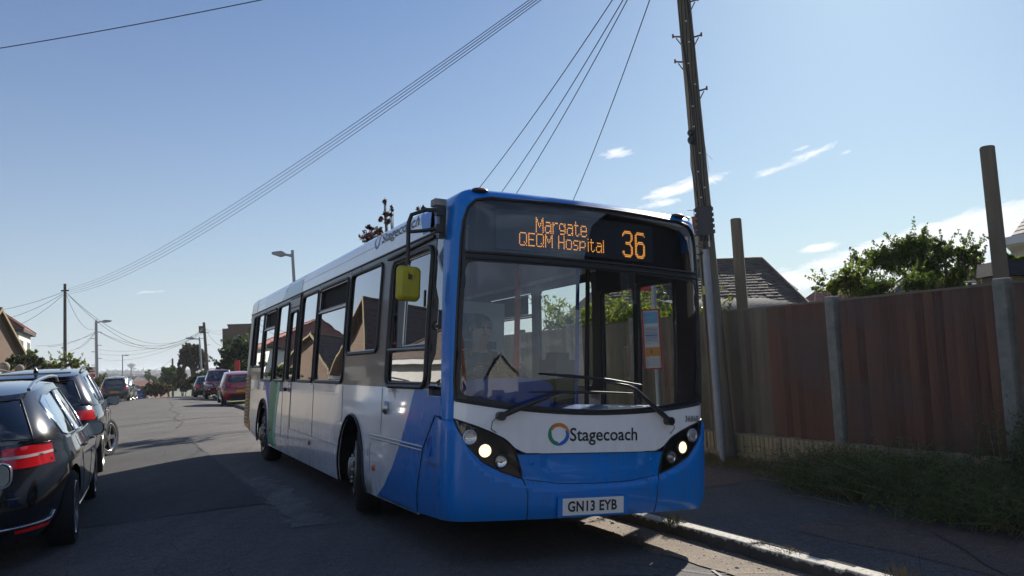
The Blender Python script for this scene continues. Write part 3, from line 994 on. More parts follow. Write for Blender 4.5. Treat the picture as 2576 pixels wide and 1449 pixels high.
mat('bus_blue', (0.0, 0.185, 0.61, 1), 0.25, spec=0.3, coat=0.35, var=0.06, vscale=2, bump=0.012, bscale=5, grime=0.28)
mat('bus_white', (0.86, 0.87, 0.89, 1), 0.20, coat=0.85, var=0.04, vscale=1.5, bump=0.05, bscale=2.2, grime=0.34)
mat('bus_grey_band', (0.085, 0.078, 0.072, 1), 0.38, coat=0.25, var=0.1, vscale=3)
mat('rubber', (0.014, 0.014, 0.015, 1), 0.45, var=0.2, vscale=20)
mat('black_plastic', (0.018, 0.018, 0.020, 1), 0.38, var=0.15, vscale=12)
mat('black_gloss', (0.010, 0.010, 0.012, 1), 0.10, coat=0.6)
mat('dark_metal', (0.05, 0.05, 0.05, 1), 0.5, metal=0.6)
mat('steel', (0.55, 0.55, 0.54, 1), 0.3, metal=1.0)
mat('rim_steel', (0.30, 0.28, 0.25, 1), 0.45, metal=0.85, var=0.3, vscale=12)
mat('tyre', (0.018, 0.018, 0.019, 1), 0.85, var=0.25, vscale=14, bump=0.3, bscale=60)
mat('underbody', (0.010, 0.010, 0.011, 1), 0.9)
mat('yellow_plastic', rgb(176, 166, 40), 0.45, var=0.1, vscale=8)
mat('orange_lens', rgb(200, 84, 30), 0.25, coat=0.6)
mat('print_black', (0.012, 0.014, 0.022, 1), 0.35)
mat('print_grey', (0.10, 0.10, 0.10, 1), 0.5)
mat('logo_orange', rgb(205, 120, 40), 0.3)
mat('logo_green', rgb(30, 130, 95), 0.3)
mat('logo_blue', rgb(25, 100, 190), 0.3)
mat('livery_teal', rgb(110, 195, 185), 0.4, coat=0.1, spec=0.3)
mat('livery_pale', rgb(196, 208, 222), 0.25, coat=0.8)
mat('livery_peach', rgb(225, 180, 130), 0.25, coat=0.8)
mat('livery_green', rgb(20, 138, 96), 0.4, coat=0.0, spec=0.2)
mat('livery_deep_blue', rgb(40, 92, 200), 0.4, coat=0.0, spec=0.2)
mat('grille_amber', rgb(235, 165, 60), 0.5, var=0.25, vscale=9)
mat('livery_mint', rgb(165, 200, 208), 0.3, coat=0.4)
mat('interior_blue', rgb(6, 68, 160), 0.35, coat=0.3, var=0.08, vscale=4)
mat('interior_grey', (0.22, 0.23, 0.25, 1), 0.7, var=0.1, vscale=5)
mat('interior_pale', (0.42, 0.43, 0.45, 1), 0.7)
mat('seat_cloth', rgb(38, 52, 110), 0.9, var=0.3, vscale=40)
mat('pole_orange', rgb(200, 70, 30), 0.35)
mat('plate_white', (0.72, 0.72, 0.70, 1), 0.35)
glassmat('windscreen_glass', (0.80, 0.84, 0.84, 1), refl=2.1)
glassmat('sign_glass', (0.55, 0.58, 0.62, 1), refl=1.8)
glassmat('side_glass', (0.26, 0.28, 0.28, 1), refl=2.6)
glassmat('lens_glass', (0.92, 0.92, 0.92, 1), refl=1.5)
mat('led_board', (0.055, 0.065, 0.085, 1), 0.5)
mat('led_amber', (0.8, 0.3, 0.05, 1), 0.5, emit=(1.0, 0.40, 0.07, 1), estr=1.25)
mat('lamp_lit', (1, 0.85, 0.6, 1), 0.4, emit=(1.0, 0.76, 0.46, 1), estr=1.25)
mat('reflector', (0.75, 0.75, 0.75, 1), 0.12, metal=1.0)

BT_ = 1.10           # half width of the windscreen surround
def bot_glass(a): return 1.115 + .095 * (abs(a) / 1.1) ** 2
gl_out = [(a, bot_glass(a)) for a in rng(-1.095, 1.095, 22)]
gl_out += [(1.108, 1.35), (1.105, 1.9), (1.10, 2.45), (1.085, 2.60), (1.045, 2.70), (.97, 2.765), (.85, 2.795)]
gl_out += [(a, 2.805 - .02 * (a / .85) ** 2) for a in rng(.75, -.75, 14)]
gl_out += [(-.85, 2.795), (-.97, 2.765), (-1.045, 2.70), (-1.085, 2.60), (-1.10, 2.45), (-1.105, 1.9), (-1.108, 1.35)]
ws_in = [(a, 1.150 + .105 * (abs(a) / 1.06) ** 2) for a in rng(-1.03, 1.03, 20)]
ws_in += [(1.062, 1.29), (1.062, 1.7), (1.055, 2.20), (1.03, 2.262), (.97, 2.275), (0, 2.285), (-.97, 2.275), (-1.03, 2.262), (-1.055, 2.20), (-1.062, 1.7), (-1.062, 1.29)]
dg_in = rrect(-1.065, 1.065, 2.36, 2.775, [.02, .15, .15, .02])
# blue frame: pillars and header
wl = [(.77, 1.00), (.86, 0.994)]
def ledge(a):
    a = abs(a)
    return lerp_tab([(0, .567), (.30, .574), (.57, .612), (.75, .668), (.88, .744), (1.0, .876), (1.045, 1.0), (1.08, 1.06), (1.2, 1.08)], a)
A_OFF, A_NEAR = AY(.30), AY(.30, 1)
# side edge of the front mouldings on the offside follows the diagonal seam
frame = [(A_OFF, 1.09), (-1.106, 1.09)] + gl_out[0:1] 
def front_frame():
    outer = [(AY(.26), 1.09), (-1.106, 1.09), (-1.106, bot_glass(1.1)), (-1.112, 1.35), (-1.112, 2.84), (1.112, 2.84), (1.112, 1.35), (1.106, bot_glass(1.1)), (1.106, 1.09), (AY(.26, 1), 1.09),
             (AY(.26, 1), 2.56), (AY(.50, 1), 2.56), (AY(.50, 1), 2.95), (AY(.50), 2.95), (AY(.50), 2.56), (AY(.26), 2.56)]
    return outer
# the header and pillars are one moulding with the glass opening cut out of it
outer = [(AY(.15), 1.09), (-1.106, 1.09), (-1.106, 1.205)]
outer = [(AY(.15), 1.06), (-1.108, 1.06)] + [(-1.111, 1.25), (-1.114, 1.35), (-1.111, 1.9), (-1.106, 2.45), (-1.091, 2.605), (-1.05, 2.706), (-.973, 2.772), (-.85, 2.802)] + \
        [(a, 2.812 - .02 * (a / .85) ** 2) for a in rng(-.75, .75, 14)] + [(.85, 2.802), (.973, 2.772), (1.05, 2.706), (1.091, 2.605), (1.106, 2.45), (1.111, 1.9), (1.114, 1.35), (1.111, 1.25), (1.108, 1.06),
        (AY(.15, 1), 1.06), (AY(.30, 1), 2.56), (AY(.50, 1), 2.575), (AY(.62, 1), 2.95), (AY(.62), 2.95), (AY(.50), 2.575), (AY(.30), 2.575)]
patch('front_frame', SB, outer, [], 'bus_blue', bus, step=.06, thick=.03)
patch('windscreen_seal', SB, gl_out, [ws_in, dg_in], 'rubber', bus, step=.07, off=-.004, thick=.02)
patch('windscreen', SB, ws_in, [], 'windscreen_glass', bus, step=.09, off=-.010)
sign = patch('destination_window', SB, dg_in, [], 'sign_glass', bus, step=.07, off=-.010)
# two beads of the rubber moulding between the two panes
for w_ in (2.345, 2.30):
    strip_on(SB, [(a, w_) for a in rng(-1.06, 1.06, 16)], .009, off=.0).build('seal_bead', 'rubber', bus)
strip_on(SB, gl_out, .012, closed=True, off=-.002).build('outer_bead', 'rubber', bus)
# sign box behind its pane
B = MB()
patch('', SB, rrect(-1.08, 1.08, 2.335, 2.80, .02), [], None, None, step=.12, off=-.12, mb=B)
for (x0, x1, y0, y1) in ((-1.08, 1.08, 2.335, 2.345), (-1.08, 1.08, 2.79, 2.80)):
    P = [SB(a, y0, -.012) for a in rng(x0, x1, 12)]
    Q = [SB(a, y0, -.12) for a in rng(x0, x1, 12)]
    for i in range(12): B.quad(P[i], P[i + 1], Q[i + 1], Q[i])
B.build('sign_housing', 'black_plastic', bus)
board = patch('display_board', SB, rrect(-.79, .64, 2.405, 2.73, .01), [], 'led_board', bus, step=.1, off=-.085, thick=.02)
F9 = {
 'M': ['1.....1', '11...11', '11...11', '1.1.1.1', '1.1.1.1', '1..1..1', '1.....1', '1.....1', '1.....1'],
 'a': ['......', '......', '.1111.', '.....1', '.11111', '1....1', '1....1', '1...11', '.111.1'],
 'r': ['.....', '.....', '1.111', '11...', '1....', '1....', '1....', '1....', '1....'],
 'g': ['......', '......', '.111.1', '1...11', '1....1', '1....1', '.11111', '.....1', '.1111.'],
 't': ['.1...', '.1...', '1111.', '.1...', '.1...', '.1...', '.1...', '.1..1', '..11.'],
 'e': ['......', '......', '.1111.', '1....1', '1....1', '111111', '1.....', '1....1', '.1111.'],
 'Q': ['.11111.', '1.....1', '1.....1', '1.....1', '1.....1', '1.....1', '1...1.1', '1....1.', '.1111.1'],
 'E': ['111111', '1.....', '1.....', '1.....', '11111.', '1.....', '1.....', '1.....', '111111'],
 'H': ['1....1', '1....1', '1....1', '1....1', '111111', '1....1', '1....1', '1....1', '1....1'],
 'o': ['......', '......', '.1111.', '1....1', '1....1', '1....1', '1....1', '1....1', '.1111.'],
 's': ['.....', '.....', '.1111', '1....', '1....', '.111.', '....1', '....1', '1111.'],
 'p': ['......', '......', '1.111.', '11...1', '1....1', '1....1', '11111.', '1.....', '1.....'],
 'i': ['.1', '..', '.1', '.1', '.1', '.1', '.1', '.1', '.1'], 'l': ['1', '1', '1', '1', '1', '1', '1', '1', '1'], ' ': ['...'] * 9,
 '3': ['..111111..', '.11111111.', '11......11', '1.......11', '........11', '........11', '.......11.', '...11111..', '...11111..', '.......11.', '........11', '........11', '........11', '11......11', '11......11', '.11111111.', '..111111..'],
 '6': ['..1111111.', '.11111111.', '11.......1', '11........', '11........', '11........', '11.11111..', '111111111.', '111.....11', '11......11', '11......11', '11......11', '11......11', '11......11', '111....111', '.11111111.', '..111111..']}
def dots(name, txt, x0, x1, ytop, ybot, bold=False):
    cols = []
    hgt = len(F9[txt[0]])
    for ch in txt:
        g = F9[ch]
        for c in range(len(g[0])): cols.append([g[r_][c] for r_ in range(hgt)])
        cols.append(['.'] * hgt)
        if hgt > 10: cols.append(['.'] * hgt)
    cols = cols[:-1]
    dx, dy = (x1 - x0) / (len(cols) - 1), (ytop - ybot) / (hgt - 1)
    B = MB()
    rx, ry = abs(dx) * .43, abs(dy) * .43
    for i, c in enumerate(cols):
        for j, v in enumerate(c):
            if v == '1':
                cx, cy = x0 + i * dx, ytop - j * dy
                B.add([SB(cx + rx * cos(k * pi / 3), cy + ry * sin(k * pi / 3), -.080) for k in range(6)], [(0, 1, 2, 3, 4, 5)])
    return tag(B.build(name, 'led_amber', board), kind='stuff')
dots('destination_text', 'Margate', -.462, -.022, 2.682, 2.567)
dots('destination_text', 'QEQM Hospital', -.60, .135, 2.548, 2.448)
dots('route_number', '36', .325, .555, 2.655, 2.437)

# white smile panel under the windscreen
def lowW(a):
    a = abs(a)
    return lerp_tab([(0, .812), (.55, .812), (.64, .845), (.69, .892), (.72, .922), (.82, .972), (.93, 1.017), (1.106, 1.075)], a)
wp = [(a, lowW(a)) for a in rng(-1.106, 1.106, 44)] + [(a, bot_glass(a) - .004) for a in rng(1.106, -1.106, 22)]
patch('front_panel', SB, wp, [], 'bus_white', bus, step=.06, thick=.02)
# headlamp clusters
def hl_low(a): return lerp_tab([(.585, .622), (.75, .680), (.899, .755), (1.0, .868), (1.062, .985), (1.102, 1.062)], abs(a))
def hl_poly(sg):
    up = [(a, lowW(a) - .004) for a in rng(.655, 1.102, 16)]
    dn = [(a, hl_low(a)) for a in rng(1.098, .592, 18)]
    side = [(.600, .66), (.622, .75), (.640, .81)]
    P = up + dn + side
    return [(sg * a, w) for a, w in (P if sg > 0 else reversed(P))]
for sg in (-1, 1):
    hp = hl_poly(sg)
    cl_ = patch('headlamp_cluster', SB, hp, [], 'black_gloss', bus, step=.05, off=-.004, thick=.02)
    strip_on(SB, hp, .006, closed=True, off=.0, n=5).build('cluster_seal', 'rubber', bus)
    for k, (a, w, r_) in enumerate(((.985, .935, .043), (.872, .835, .045), (.752, .757, .042))):
        a = a - (.03 if sg > 0 else 0)
        a *= sg
        x, y, nx, ny = plan(a)
        z = w * SZ
        M = Matrix.Translation((x + nx * .0, y + ny * .0, z)) @ Vector((nx, ny, 0)).to_track_quat('Z', 'Y').to_matrix().to_4x4()
        # the lamp bowl: ring, reflector dish, lens
        ring = MB().lathe([(r_ + .012, -.010), (r_ + .010, .006), (r_ + .002, .010), (r_, .004)], 28, M).build('lamp_bezel', 'black_plastic' if k else 'steel', cl_)
        dish = MB().lathe([(r_, .004), (r_ * .8, .001), (r_ * .5, -.001), (r_ * .2, -.002), (.0005, -.002)], 28, M).build('lamp_bowl', ['reflector', 'lamp_lit', 'reflector'][k], cl_)
        if k == 0:
            Bq = MB()
            for rr_ in (.4, .75):
                for q in range(6 if rr_ < .5 else 12):
                    th = 2 * pi * q / (6 if rr_ < .5 else 12)
                    Bq.ball(M @ Vector((r_ * rr_ * cos(th), r_ * rr_ * sin(th), .004)), .006, 6)
            Bq.build('led_lens', 'reflector', cl_)
        MB().lathe([(r_, .006), (r_ * .85, .011), (r_ * .5, .015), (.0005, .017)], 28, M).build('lens', 'lens_glass', cl_)
        if k == 2: MB().ball(M @ Vector((0, 0, .003)), .014, 10).build('bulb_cap', 'steel', cl_)

# blue lower front: bumper ledge, recess and wrap-round corners
def front_low(a, w, off=0.0):
    """front skin below the white band with its moulded ledge"""
    L = ledge(a)
    aa = abs(a)
    k = 1.0 if aa < 1.08 else max(0, 1 - (aa - 1.08) / .22)
    d = 0.0
    if w < L: d = .030 * min(1, (L - w) / .042) * k
    if w < .42: d -= .020 * ((.42 - w) / .12) ** 2 * k
    # shallow scoop under the white panel
    if aa < .5 and w > .64:
        e = (.46 - aa) / .07
        g = (w - (.665 + .04 * (aa / .45) ** 4)) / .02
        d -= .012 * max(0, min(1, e)) * max(0, min(1, g))
    return SB(a, w, off + d)
up = []
for a in rng(-1.094, -.592, 24): up.append((a, hl_low(a) - .004))
up += [(-.640, .80), (-.64, .806)][0:0]
top_c = [(-.588, .66), (-.612, .75), (-.630, .806), (-.55, .806), (0, .806), (.55, .806), (.630, .806), (.612, .75), (.588, .66)]
for a in rng(.592, 1.094, 24): top_c.append((a, hl_low(a) - .004))
topline = [(-1.105, 1.055)] + up + top_c + [(1.105, 1.055)]
bot = [(a, .316) for a in rng(1.15, -1.15, 40)]
offedge = [(AY(.663), .285), (AY(.60), .55), (AY(.517), .809), (AY(.28), 1.080), (AY(.15), 1.055)]
nedge = [(AY(.15, 1), 1.055), (AY(.28, 1), 1.080), (AY(.32, 1), .8), (AY(.34, 1), .5), (AY(.34, 1), .29)]
outer = topline + nedge + bot + offedge
ex = [[(a, ledge(a)) for a in rng(-1.03, 1.03, 60)], [(a, ledge(a) - .044) for a in rng(-1.03, 1.03, 60)],
      [(-.385, .80), (-.385, .72), (-.36, .68), (0, .665), (.36, .68), (.385, .72), (.385, .80)], [(-.46, .80), (-.455, .70), (-.40, .655), (0, .640), (.40, .655), (.455, .70), (.46, .80)]]
ex = [[(p[0], p[1]) for p in l] for l in ex]
patch('bumper', front_low, outer, [], 'bus_blue', bus, step=.04, thick=.02, extra=ex)
for sg in (-1, 1):
    strip_on(front_low, [(sg * .588, .632), (sg * .575, .58), (sg * .556, .531), (sg * .552, .42), (sg * .548, .318)], .0045, off=.0, n=5).build('panel_gap', 'rubber', bus)
strip_on(front_low, [(a, .809) for a in rng(-.63, .63, 12)], .006, n=5).build('panel_gap', 'rubber', bus)
strip_on(front_low, [(a, .640 - .012 * 0) for a in rng(-.55, .55, 12)][0:0] or [(a, ledge(a) + .006) for a in rng(-.56, .56, 14)], .0028, n=4).build('panel_gap', 'rubber', bus)
strip_on(SB, [(AY(.663), .29), (AY(.60), .55), (AY(.517), .809), (AY(.28), 1.083)], .005, off=.002, n=5).build('panel_gap', 'rubber', bus)
for sg in (-1, 1):
    x, y, nx, ny = plan(sg * .52)
    MB().lathe([(.018, .0), (.016, .004), (.0005, .003)], 16, Matrix.Translation((x, y, .745 * SZ)) @ Matrix.Rotation(pi / 2, 4, 'X')).build('fastener', 'bus_blue', bus)
# filler flap eye on the offside corner and lettering
x, y, z = SO(.372, .839)
M = Matrix.Translation((x, y, z)) @ Matrix.Rotation(-pi / 2, 4, 'Y')
MB().lathe([(.050, -.004), (.050, .006), (.040, .008), (.034, -.01), (.0005, -.012)], 24, M @ Matrix.Diagonal((1.5, .8, 1, 1))).build('towing_eye_cap', 'interior_blue', bus)
lettering('washer_lettering', 'SCREENWASH', .455, .690, .030, -.26, lambda u, w, o: SB(AY(u), w, o), 'print_grey', bus)

# ---- number plate and marks on the front
plf = lambda u, w, o=0.0: (u, plan(0)[1] - .044 - o + BOW * .06, w * SZ)
pl_ = MB().bbox(-.292, .226, -.004, .004, .343 * SZ, .470 * SZ).build('number_plate', 'plate_white', bus)
pl_.location = (0, plan(0)[1] - .040, 0)
pb = MB().bbox(-.330, .262, -.010, .004, .332 * SZ, .482 * SZ).build('plate_recess', 'bus_blue', bus); pb.location = (0, plan(0)[1] - .032, 0)
pf = lambda u, w, o=0.0: (u, -.006 - o, w * SZ)
lettering('registration', 'GN13 EYB', -.252, .372, .074, .418, pf, 'print_black', pl_, bold=.028, spacing=1.05, off=.0005)
def logo(cx, cy, R, fn, parent, dx=1.0, off=.003, m3=('logo_orange', 'logo_blue', 'logo_green')):
    segs = ((152, -8, m3[0]), (28, -128, m3[1]), (-96, -246, m3[2]))
    for a0, a1, m in segs:
        n = 16
        P, Q = [], []
        for i in range(n + 1):
            f = i / n
            th = radians(a0 + (a1 - a0) * f)
            wd = .34 * min(1, (1 - f) * 2.2 + .10)
            ro = R
            P.append(fn(cx + dx * ro * cos(th), cy + ro * sin(th), off))
            Q.append(fn(cx + dx * (ro - R * wd) * cos(th), cy + (ro - R * wd) * sin(th), off))
        B = MB()
        for i in range(n): B.add([P[i], P[i + 1], Q[i + 1], Q[i]], [(0, 1, 2, 3)])
        B.build('logo', m, parent)
logo(-.306, .957, .088, SB, bus)
lettering('operator_name', 'Stagecoach', -.215, .905, .098, .595, SB, 'print_black', bus, bold=.012, off=.0035)
lettering('fleet_number', '36868', .872, 1.050, .050, .155, SB, 'print_black', bus, off=.0035, bold=.004)

# ---- wipers
def arc_pts(pts, off): return [Vector(SB(a, w, o)) for (a, w, o) in pts]
def wiper(arm, blade):
    o = MB().tube(arc_pts(arm, 0), [.020, .022, .014, .010, .008][:len(arm)], 8).build('wiper', 'black_plastic', bus)
    MB().tube(arc_pts(blade, 0), [.006] + [.011] * (len(blade) - 2) + [.006], 6).build('blade', 'rubber', o)
    a, w, of = arm[0]
    p = Vector(SB(a, w, .02)); n = Vector((plan(a)[2], plan(a)[3], 0))
    MB().tube([p - n * .02, p + n * .045], .032, 14).build('pivot', 'black_plastic', o)
    MB().tube([p + Vector((-.02, 0, 0)), p + Vector((-.07, -.02, -.04)), p + Vector((-.075, -.01, -.09)), p + Vector((-.03, 0, -.115))] if a < 0 else
              [p + Vector((.02, 0, 0)), p + Vector((.05, -.02, -.05)), p + Vector((.02, 0, -.10))], .0035, 5).build('washer_hose', 'rubber', o)
wiper([(-.77, 1.095, .04), (-.66, 1.150, .055), (-.45, 1.235, .06), (-.30, 1.278, .05), (-.10, 1.284, .035)], [(-.54, 1.279, .025), (-.30, 1.283, .025), (0, 1.285, .025), (.32, 1.282, .025)])
wiper([(.672, 1.058, .04), (.56, 1.13, .06), (.32, 1.315, .065), (.26, 1.345, .05), (.063, 1.370, .035)], [(-.456, 1.424, .025), (-.2, 1.41, .025), (.10, 1.388, .025), (.40, 1.352, .025)])

# roof marker lamps
for sg, a in ((-1, -.93), (1, .90)):
    p = Vector(SB(a, 2.86, .004))
    mk = MB().ball(p, .045, 12, (1.5, 1, .5)).build('marker_lamp', 'black_plastic', bus)
    MB().ball(p + Vector((0, -.018, .004)), .028, 10, (1.4, 1, .5)).build('lens', 'orange_lens', mk)

# ---- sides
WB, WT = 1.32, 2.50       # window bottom and top
off_win = [('tall', 3.07, 4.40, WB, WT, True), ('short', 1.84, 2.95, 1.625, WT, False), ('tall', 4.51, 5.44, WB, WT, False), ('tall', 6.37, 7.21, WB, WT, False),
           ('tall', 7.38, 8.38, WB, WT, True), ('short', 8.52, 9.24, 1.56, WT, False), ('short', 9.34, 9.62, 1.56, WT, False)]
drv = (.49, 1.50, 1.30, 2.46)
edoor = (5.70, 6.18, 1.33, 2.335)
holes = [rrect(x0, x1, y0, y1, .075) for _, x0, x1, y0, y1, _v in off_win] + [rrect(drv[0], drv[1], drv[2], drv[3], .09), rrect(edoor[0], edoor[1], edoor[2], edoor[3], .07)]
qg = [(.165, 1.235), (.445, 1.235), (.440, 2.54), (.375, 2.548), (.310, 2.50), (.27, 2.2), (.20, 1.6)]
band = [(.448, 1.287), (10.12, 1.335), (10.12, 2.573), (.448, 2.573)]
def arch_pts(yc, r=.46, zc=.52, top=.995, n=14, lo=.27):
    """wheel arch outline in (Y, w) from rear to front"""
    out = []
    for k in range(n + 1):
        th = pi * k / n
        y = yc + (.44 + .06 * (1 - sin(th))) * cos(th)
        w = lo + (top - lo) * sin(th) ** .62
        out.append((y, w))
    return out
AXF, AXR = 2.62, 8.09
def lowside(first):
    lo = [first, (AXF - .50, .255)] if False else []
    p = [(.663, .268)] + list(reversed(arch_pts(AXF, lo=.255, top=.99))) + [(AXF + .6, .25)] + list(reversed(arch_pts(AXR, lo=.285, top=1.015))) + [(9.0, .36), (9.6, .43), (10.12, .50), (10.12, 1.334), (.448, 1.285), (.448, 1.233), (.165, 1.233), (.16, 1.085), (.28, 1.085), (.517, .812)]
    return p
for nm, fn, sg in (('side_panel', SO, -1), ('side_panel', SN, 1)):
    if sg < 0:
        sp = patch(nm, fn, lowside(None), [], 'bus_white', bus, step=.12, thick=.010, grid=(.3, .12))
        bnd = patch('window_band', fn, band, holes, 'bus_grey_band', bus, step=.1, thick=.03, grid=(.35, .2))
patch('cant_panel', SO, [(.62, 2.576), (10.12, 2.576), (10.12, 2.95), (.62, 2.95)], [], 'bus_white', bus, step=.1, thick=.0, grid=(.12, .03))
# tidy waist and cant mouldings
strip_on(SO, [(.45, 2.574), (10.12, 2.574)], .010, off=.004, step=.5).build('cant_moulding', 'rubber', bus)
strip_on(SO, [(.62, 2.71), (10.0, 2.71)], .0022, off=.0, step=.5, n=4).build('panel_gap', 'print_grey', bus)
for (x0, x1, y0, y1) in ((.53, 1.94, .808, .828),):
    for yy in (.792, .822):
        strip_on(SO, [(x0, yy), (x1, yy + .008)], .008, off=.004, step=.3).build('rub_rail', 'steel', bus)
for p in ([(5.79, .655), (3.05, .620)], [(5.89, .29), (5.83, 1.31)], [(5.80, .66), (5.80, 1.31)], [(6.42, .30), (6.42, 1.30)], [(4.42, .64), (4.42, 1.29)], [(3.02, .9), (3.02, 1.29)],
          [(1.94, .26), (1.94, .75)], [(2.0, .62), (2.0, .70)], [(6.42, .62), (7.5, .64)], [(9.4, .75), (9.9, .75)], [(1.62, .85), (1.62, 1.28)]):
    strip_on(SO, p, .0028, off=.001, step=.3, n=4).build('panel_gap', 'print_grey', bus)
for q in (2.62, 3.0, 4.455, 5.50, 6.29, 7.29, 8.45):
    strip_on(SO, [(q, 2.515), (q, 2.57)], .002, off=.001, step=.3, n=4).build('panel_gap', 'rubber', bus)
# colour sweeps
fr = lambda pts: pts
patch('livery_sweep', SO, [(.165, 1.083), (.28, 1.083), (.517, .812), (.60, .55), (.661, .272), (1.76, .268), (1.50, .392), (1.272, .57), (1.065, .805), (.873, 1.077), (.771, 1.242), (.742, 1.283), (.455, 1.281), (.447, 1.230), (.165, 1.230)], [], 'bus_blue', bus, step=.08, off=.003)
patch('livery_sweep', SO, [(8.02, 1.32), (7.55, 1.32), (7.50, 1.0), (7.55, .33), (7.50, .30), (7.49, .66), (7.60, .9)][::-1], [], 'livery_deep_blue', bus, step=.08, off=.003)
patch('livery_sweep', SO, [(7.44, 1.318), (6.80, 1.316), (6.95, 1.0), (7.06, .6), (7.02, .30), (7.47, .32), (7.47, 1.0)], [], 'livery_green', bus, step=.08, off=.003)
patch('livery_sweep', SO, [(6.80, 1.316), (6.62, 1.315), (6.80, .9), (6.90, .5), (6.86, .30), (7.01, .30), (7.05, .6), (6.94, 1.0)], [], 'livery_teal', bus, step=.08, off=.003)
patch('livery_sweep', SO, [(5.60, 2.585), (6.95, 2.585), (6.60, 2.75), (6.45, 2.93), (5.55, 2.93)], [], 'livery_mint', bus, step=.06, off=.003)
patch('livery_sweep', SO, [(6.97, 2.585), (8.7, 2.585), (8.4, 2.93), (6.48, 2.93), (6.63, 2.75)], [], 'livery_pale', bus, step=.06, off=.003)
patch('livery_sweep', SO, [(9.45, 2.585), (10.1, 2.585), (10.1, 2.93), (9.3, 2.93)], [], 'livery_peach', bus, step=.06, off=.003)
patch('livery_sweep', SO, [(.62, 2.60), (.78, 2.60), (.98, 2.94), (.62, 2.94)], [], 'bus_blue', bus, step=.06, off=.003)
logo(2.12, 2.765, .088, lambda u, w, o: SO(u, w, o), bus, dx=-1.0)
lettering('operator_name', 'Stagecoach', 1.97, 2.715, .095, -1.06, lambda u, w, o: SO(u, w, o), 'print_black', bus, off=.004, bold=.01)
lettering('side_notice', 'ISOLATOR SWITCH IN CAB', 1.44, 1.245, .024, -.30, lambda u, w, o: SO(u, w, o), 'print_grey', bus)
# side windows: seal, pane and vents
def side_window(fn, x0, x1, y0, y1, vent, r=.075, glass='side_glass'):
    fr_ = strip_on(fn, rrect(x0, x1, y0, y1, r), .016, closed=True, off=.004, n=7).build('window', 'rubber', bus)
    yb = y0
    if vent:
        yb = 2.185
        patch('pane', fn, rrect(x0 + .01, x1 - .01, y0 + .01, yb - .02, [r * .8, .01, .01, r * .8]), [], glass, fr_, step=.3, off=-.008)
        patch('vent_opening', fn, rrect(x0 + .04, x1 - .02, yb + .03, y1 - .04, .02), [], 'underbody', fr_, step=.3, off=-.05)
        strip_on(fn, [(x0 + .01, yb), (x1 - .01, yb)], .012, off=.004).build('vent_rail', 'steel', fr_)
        strip_on(fn, [(x0 + .01, yb + .03), (x1 - .01, yb + .03)], .009, off=.0).build('vent_rail', 'black_plastic', fr_)
        strip_on(fn, rrect(x0 + .03, x1 - .015, yb + .02, y1 - .03, .03), .007, closed=True, off=-.0).build('vent_frame', 'steel', fr_)
    else:
        patch('pane', fn, rrect(x0 + .005, x1 - .005, y0 + .005, y1 - .005, r), [], glass, fr_, step=.3, off=-.008)
    strip_on(fn, [(x0 + r, y0 + .022), (x1 - r, y0 + .022)], .006, off=.008, n=5).build('drip_bead', 'steel', fr_)
    return fr_
for _, x0, x1, y0, y1, v in off_win: side_window(SO, x0, x1, y0, y1, v)
# driver's signalling window: fixed lower light, slider open towards the rear
dw = strip_on(SO, rrect(drv[0], drv[1], drv[2], drv[3], .09), .022, closed=True, off=.006, n=7).build('driver_window', 'rubber', bus)
strip_on(SO, rrect(drv[0] + .03, drv[1] - .03, drv[2] + .03, drv[3] - .03, .07), .010, closed=True, off=.004, n=5).build('inner_frame', 'black_plastic', dw)
patch('lower_pane', SO, rrect(drv[0] + .02, drv[1] - .02, 1.32, 1.60, .05), [], 'side_glass', dw, step=.3, off=-.006)
strip_on(SO, [(drv[0] + .02, 1.615), (drv[1] - .01, 1.630)], .018, off=.004).build('middle_rail', 'bus_grey_band', dw)
patch('sliding_pane', SO, rrect(.53, 1.10, 1.65, 2.42, .03), [], 'side_glass', dw, step=.3, off=-.006)
strip_on(SO, rrect(.53, 1.10, 1.65, 2.42, .03), .007, closed=True, off=.0).build('slider_frame', 'steel', dw)
MB().box(SO(.60, 2.03, .01), (.015, .02, .13)).build('slider_catch', 'black_plastic', dw)
strip_on(SO, [(.47, 2.535), (1.66, 2.505)], .016, off=.012).build('rain_gutter', 'rubber', bus)
patch('quarter_light', SO, qg, [], 'side_glass', bus, step=.2, off=-.004)
patch('quarter_backing', SO, [(.14, 1.12), (.47, 1.12), (.47, 2.60), (.22, 2.60)], [], 'black_plastic', bus, step=.2, off=-.04)
mat('note_green', rgb(150, 175, 150), 0.8)
MB().quad(*[SO(y, w, -.02) for y, w in ((.86, 1.56), (.62, 1.55), (.55, 1.37), (.80, 1.36))]).build('paper_note', 'note_green', dw)
MB().quad(*[SO(y, w, -.02) for y, w in ((1.42, 1.47), (1.31, 1.47), (1.31, 1.36), (1.42, 1.36))]).build('paper_note', 'note_green', dw)
# emergency door
ed = strip_on(SO, rrect(edoor[0], edoor[1], edoor[2], edoor[3], .07), .016, closed=True, off=.006, n=7).build('emergency_door', 'rubber', bus)
patch('pane', SO, rrect(edoor[0], edoor[1], edoor[2], edoor[3], .07), [], 'side_glass', ed, step=.3, off=-.006)
strip_on(SO, [(5.59, 1.31), (5.56, 2.56)], .012, off=.008, step=.4).build('hinge_strip', 'rubber', ed)
strip_on(SO, [(6.27, 2.40), (5.60, 2.40), (5.60, 2.54), (6.27, 2.54)], .007, off=.003, n=5).build('door_header', 'rubber', ed)
MB().ball(SO(6.12, 1.20, .02), .028, 10).build('door_catch', 'black_plastic', ed)
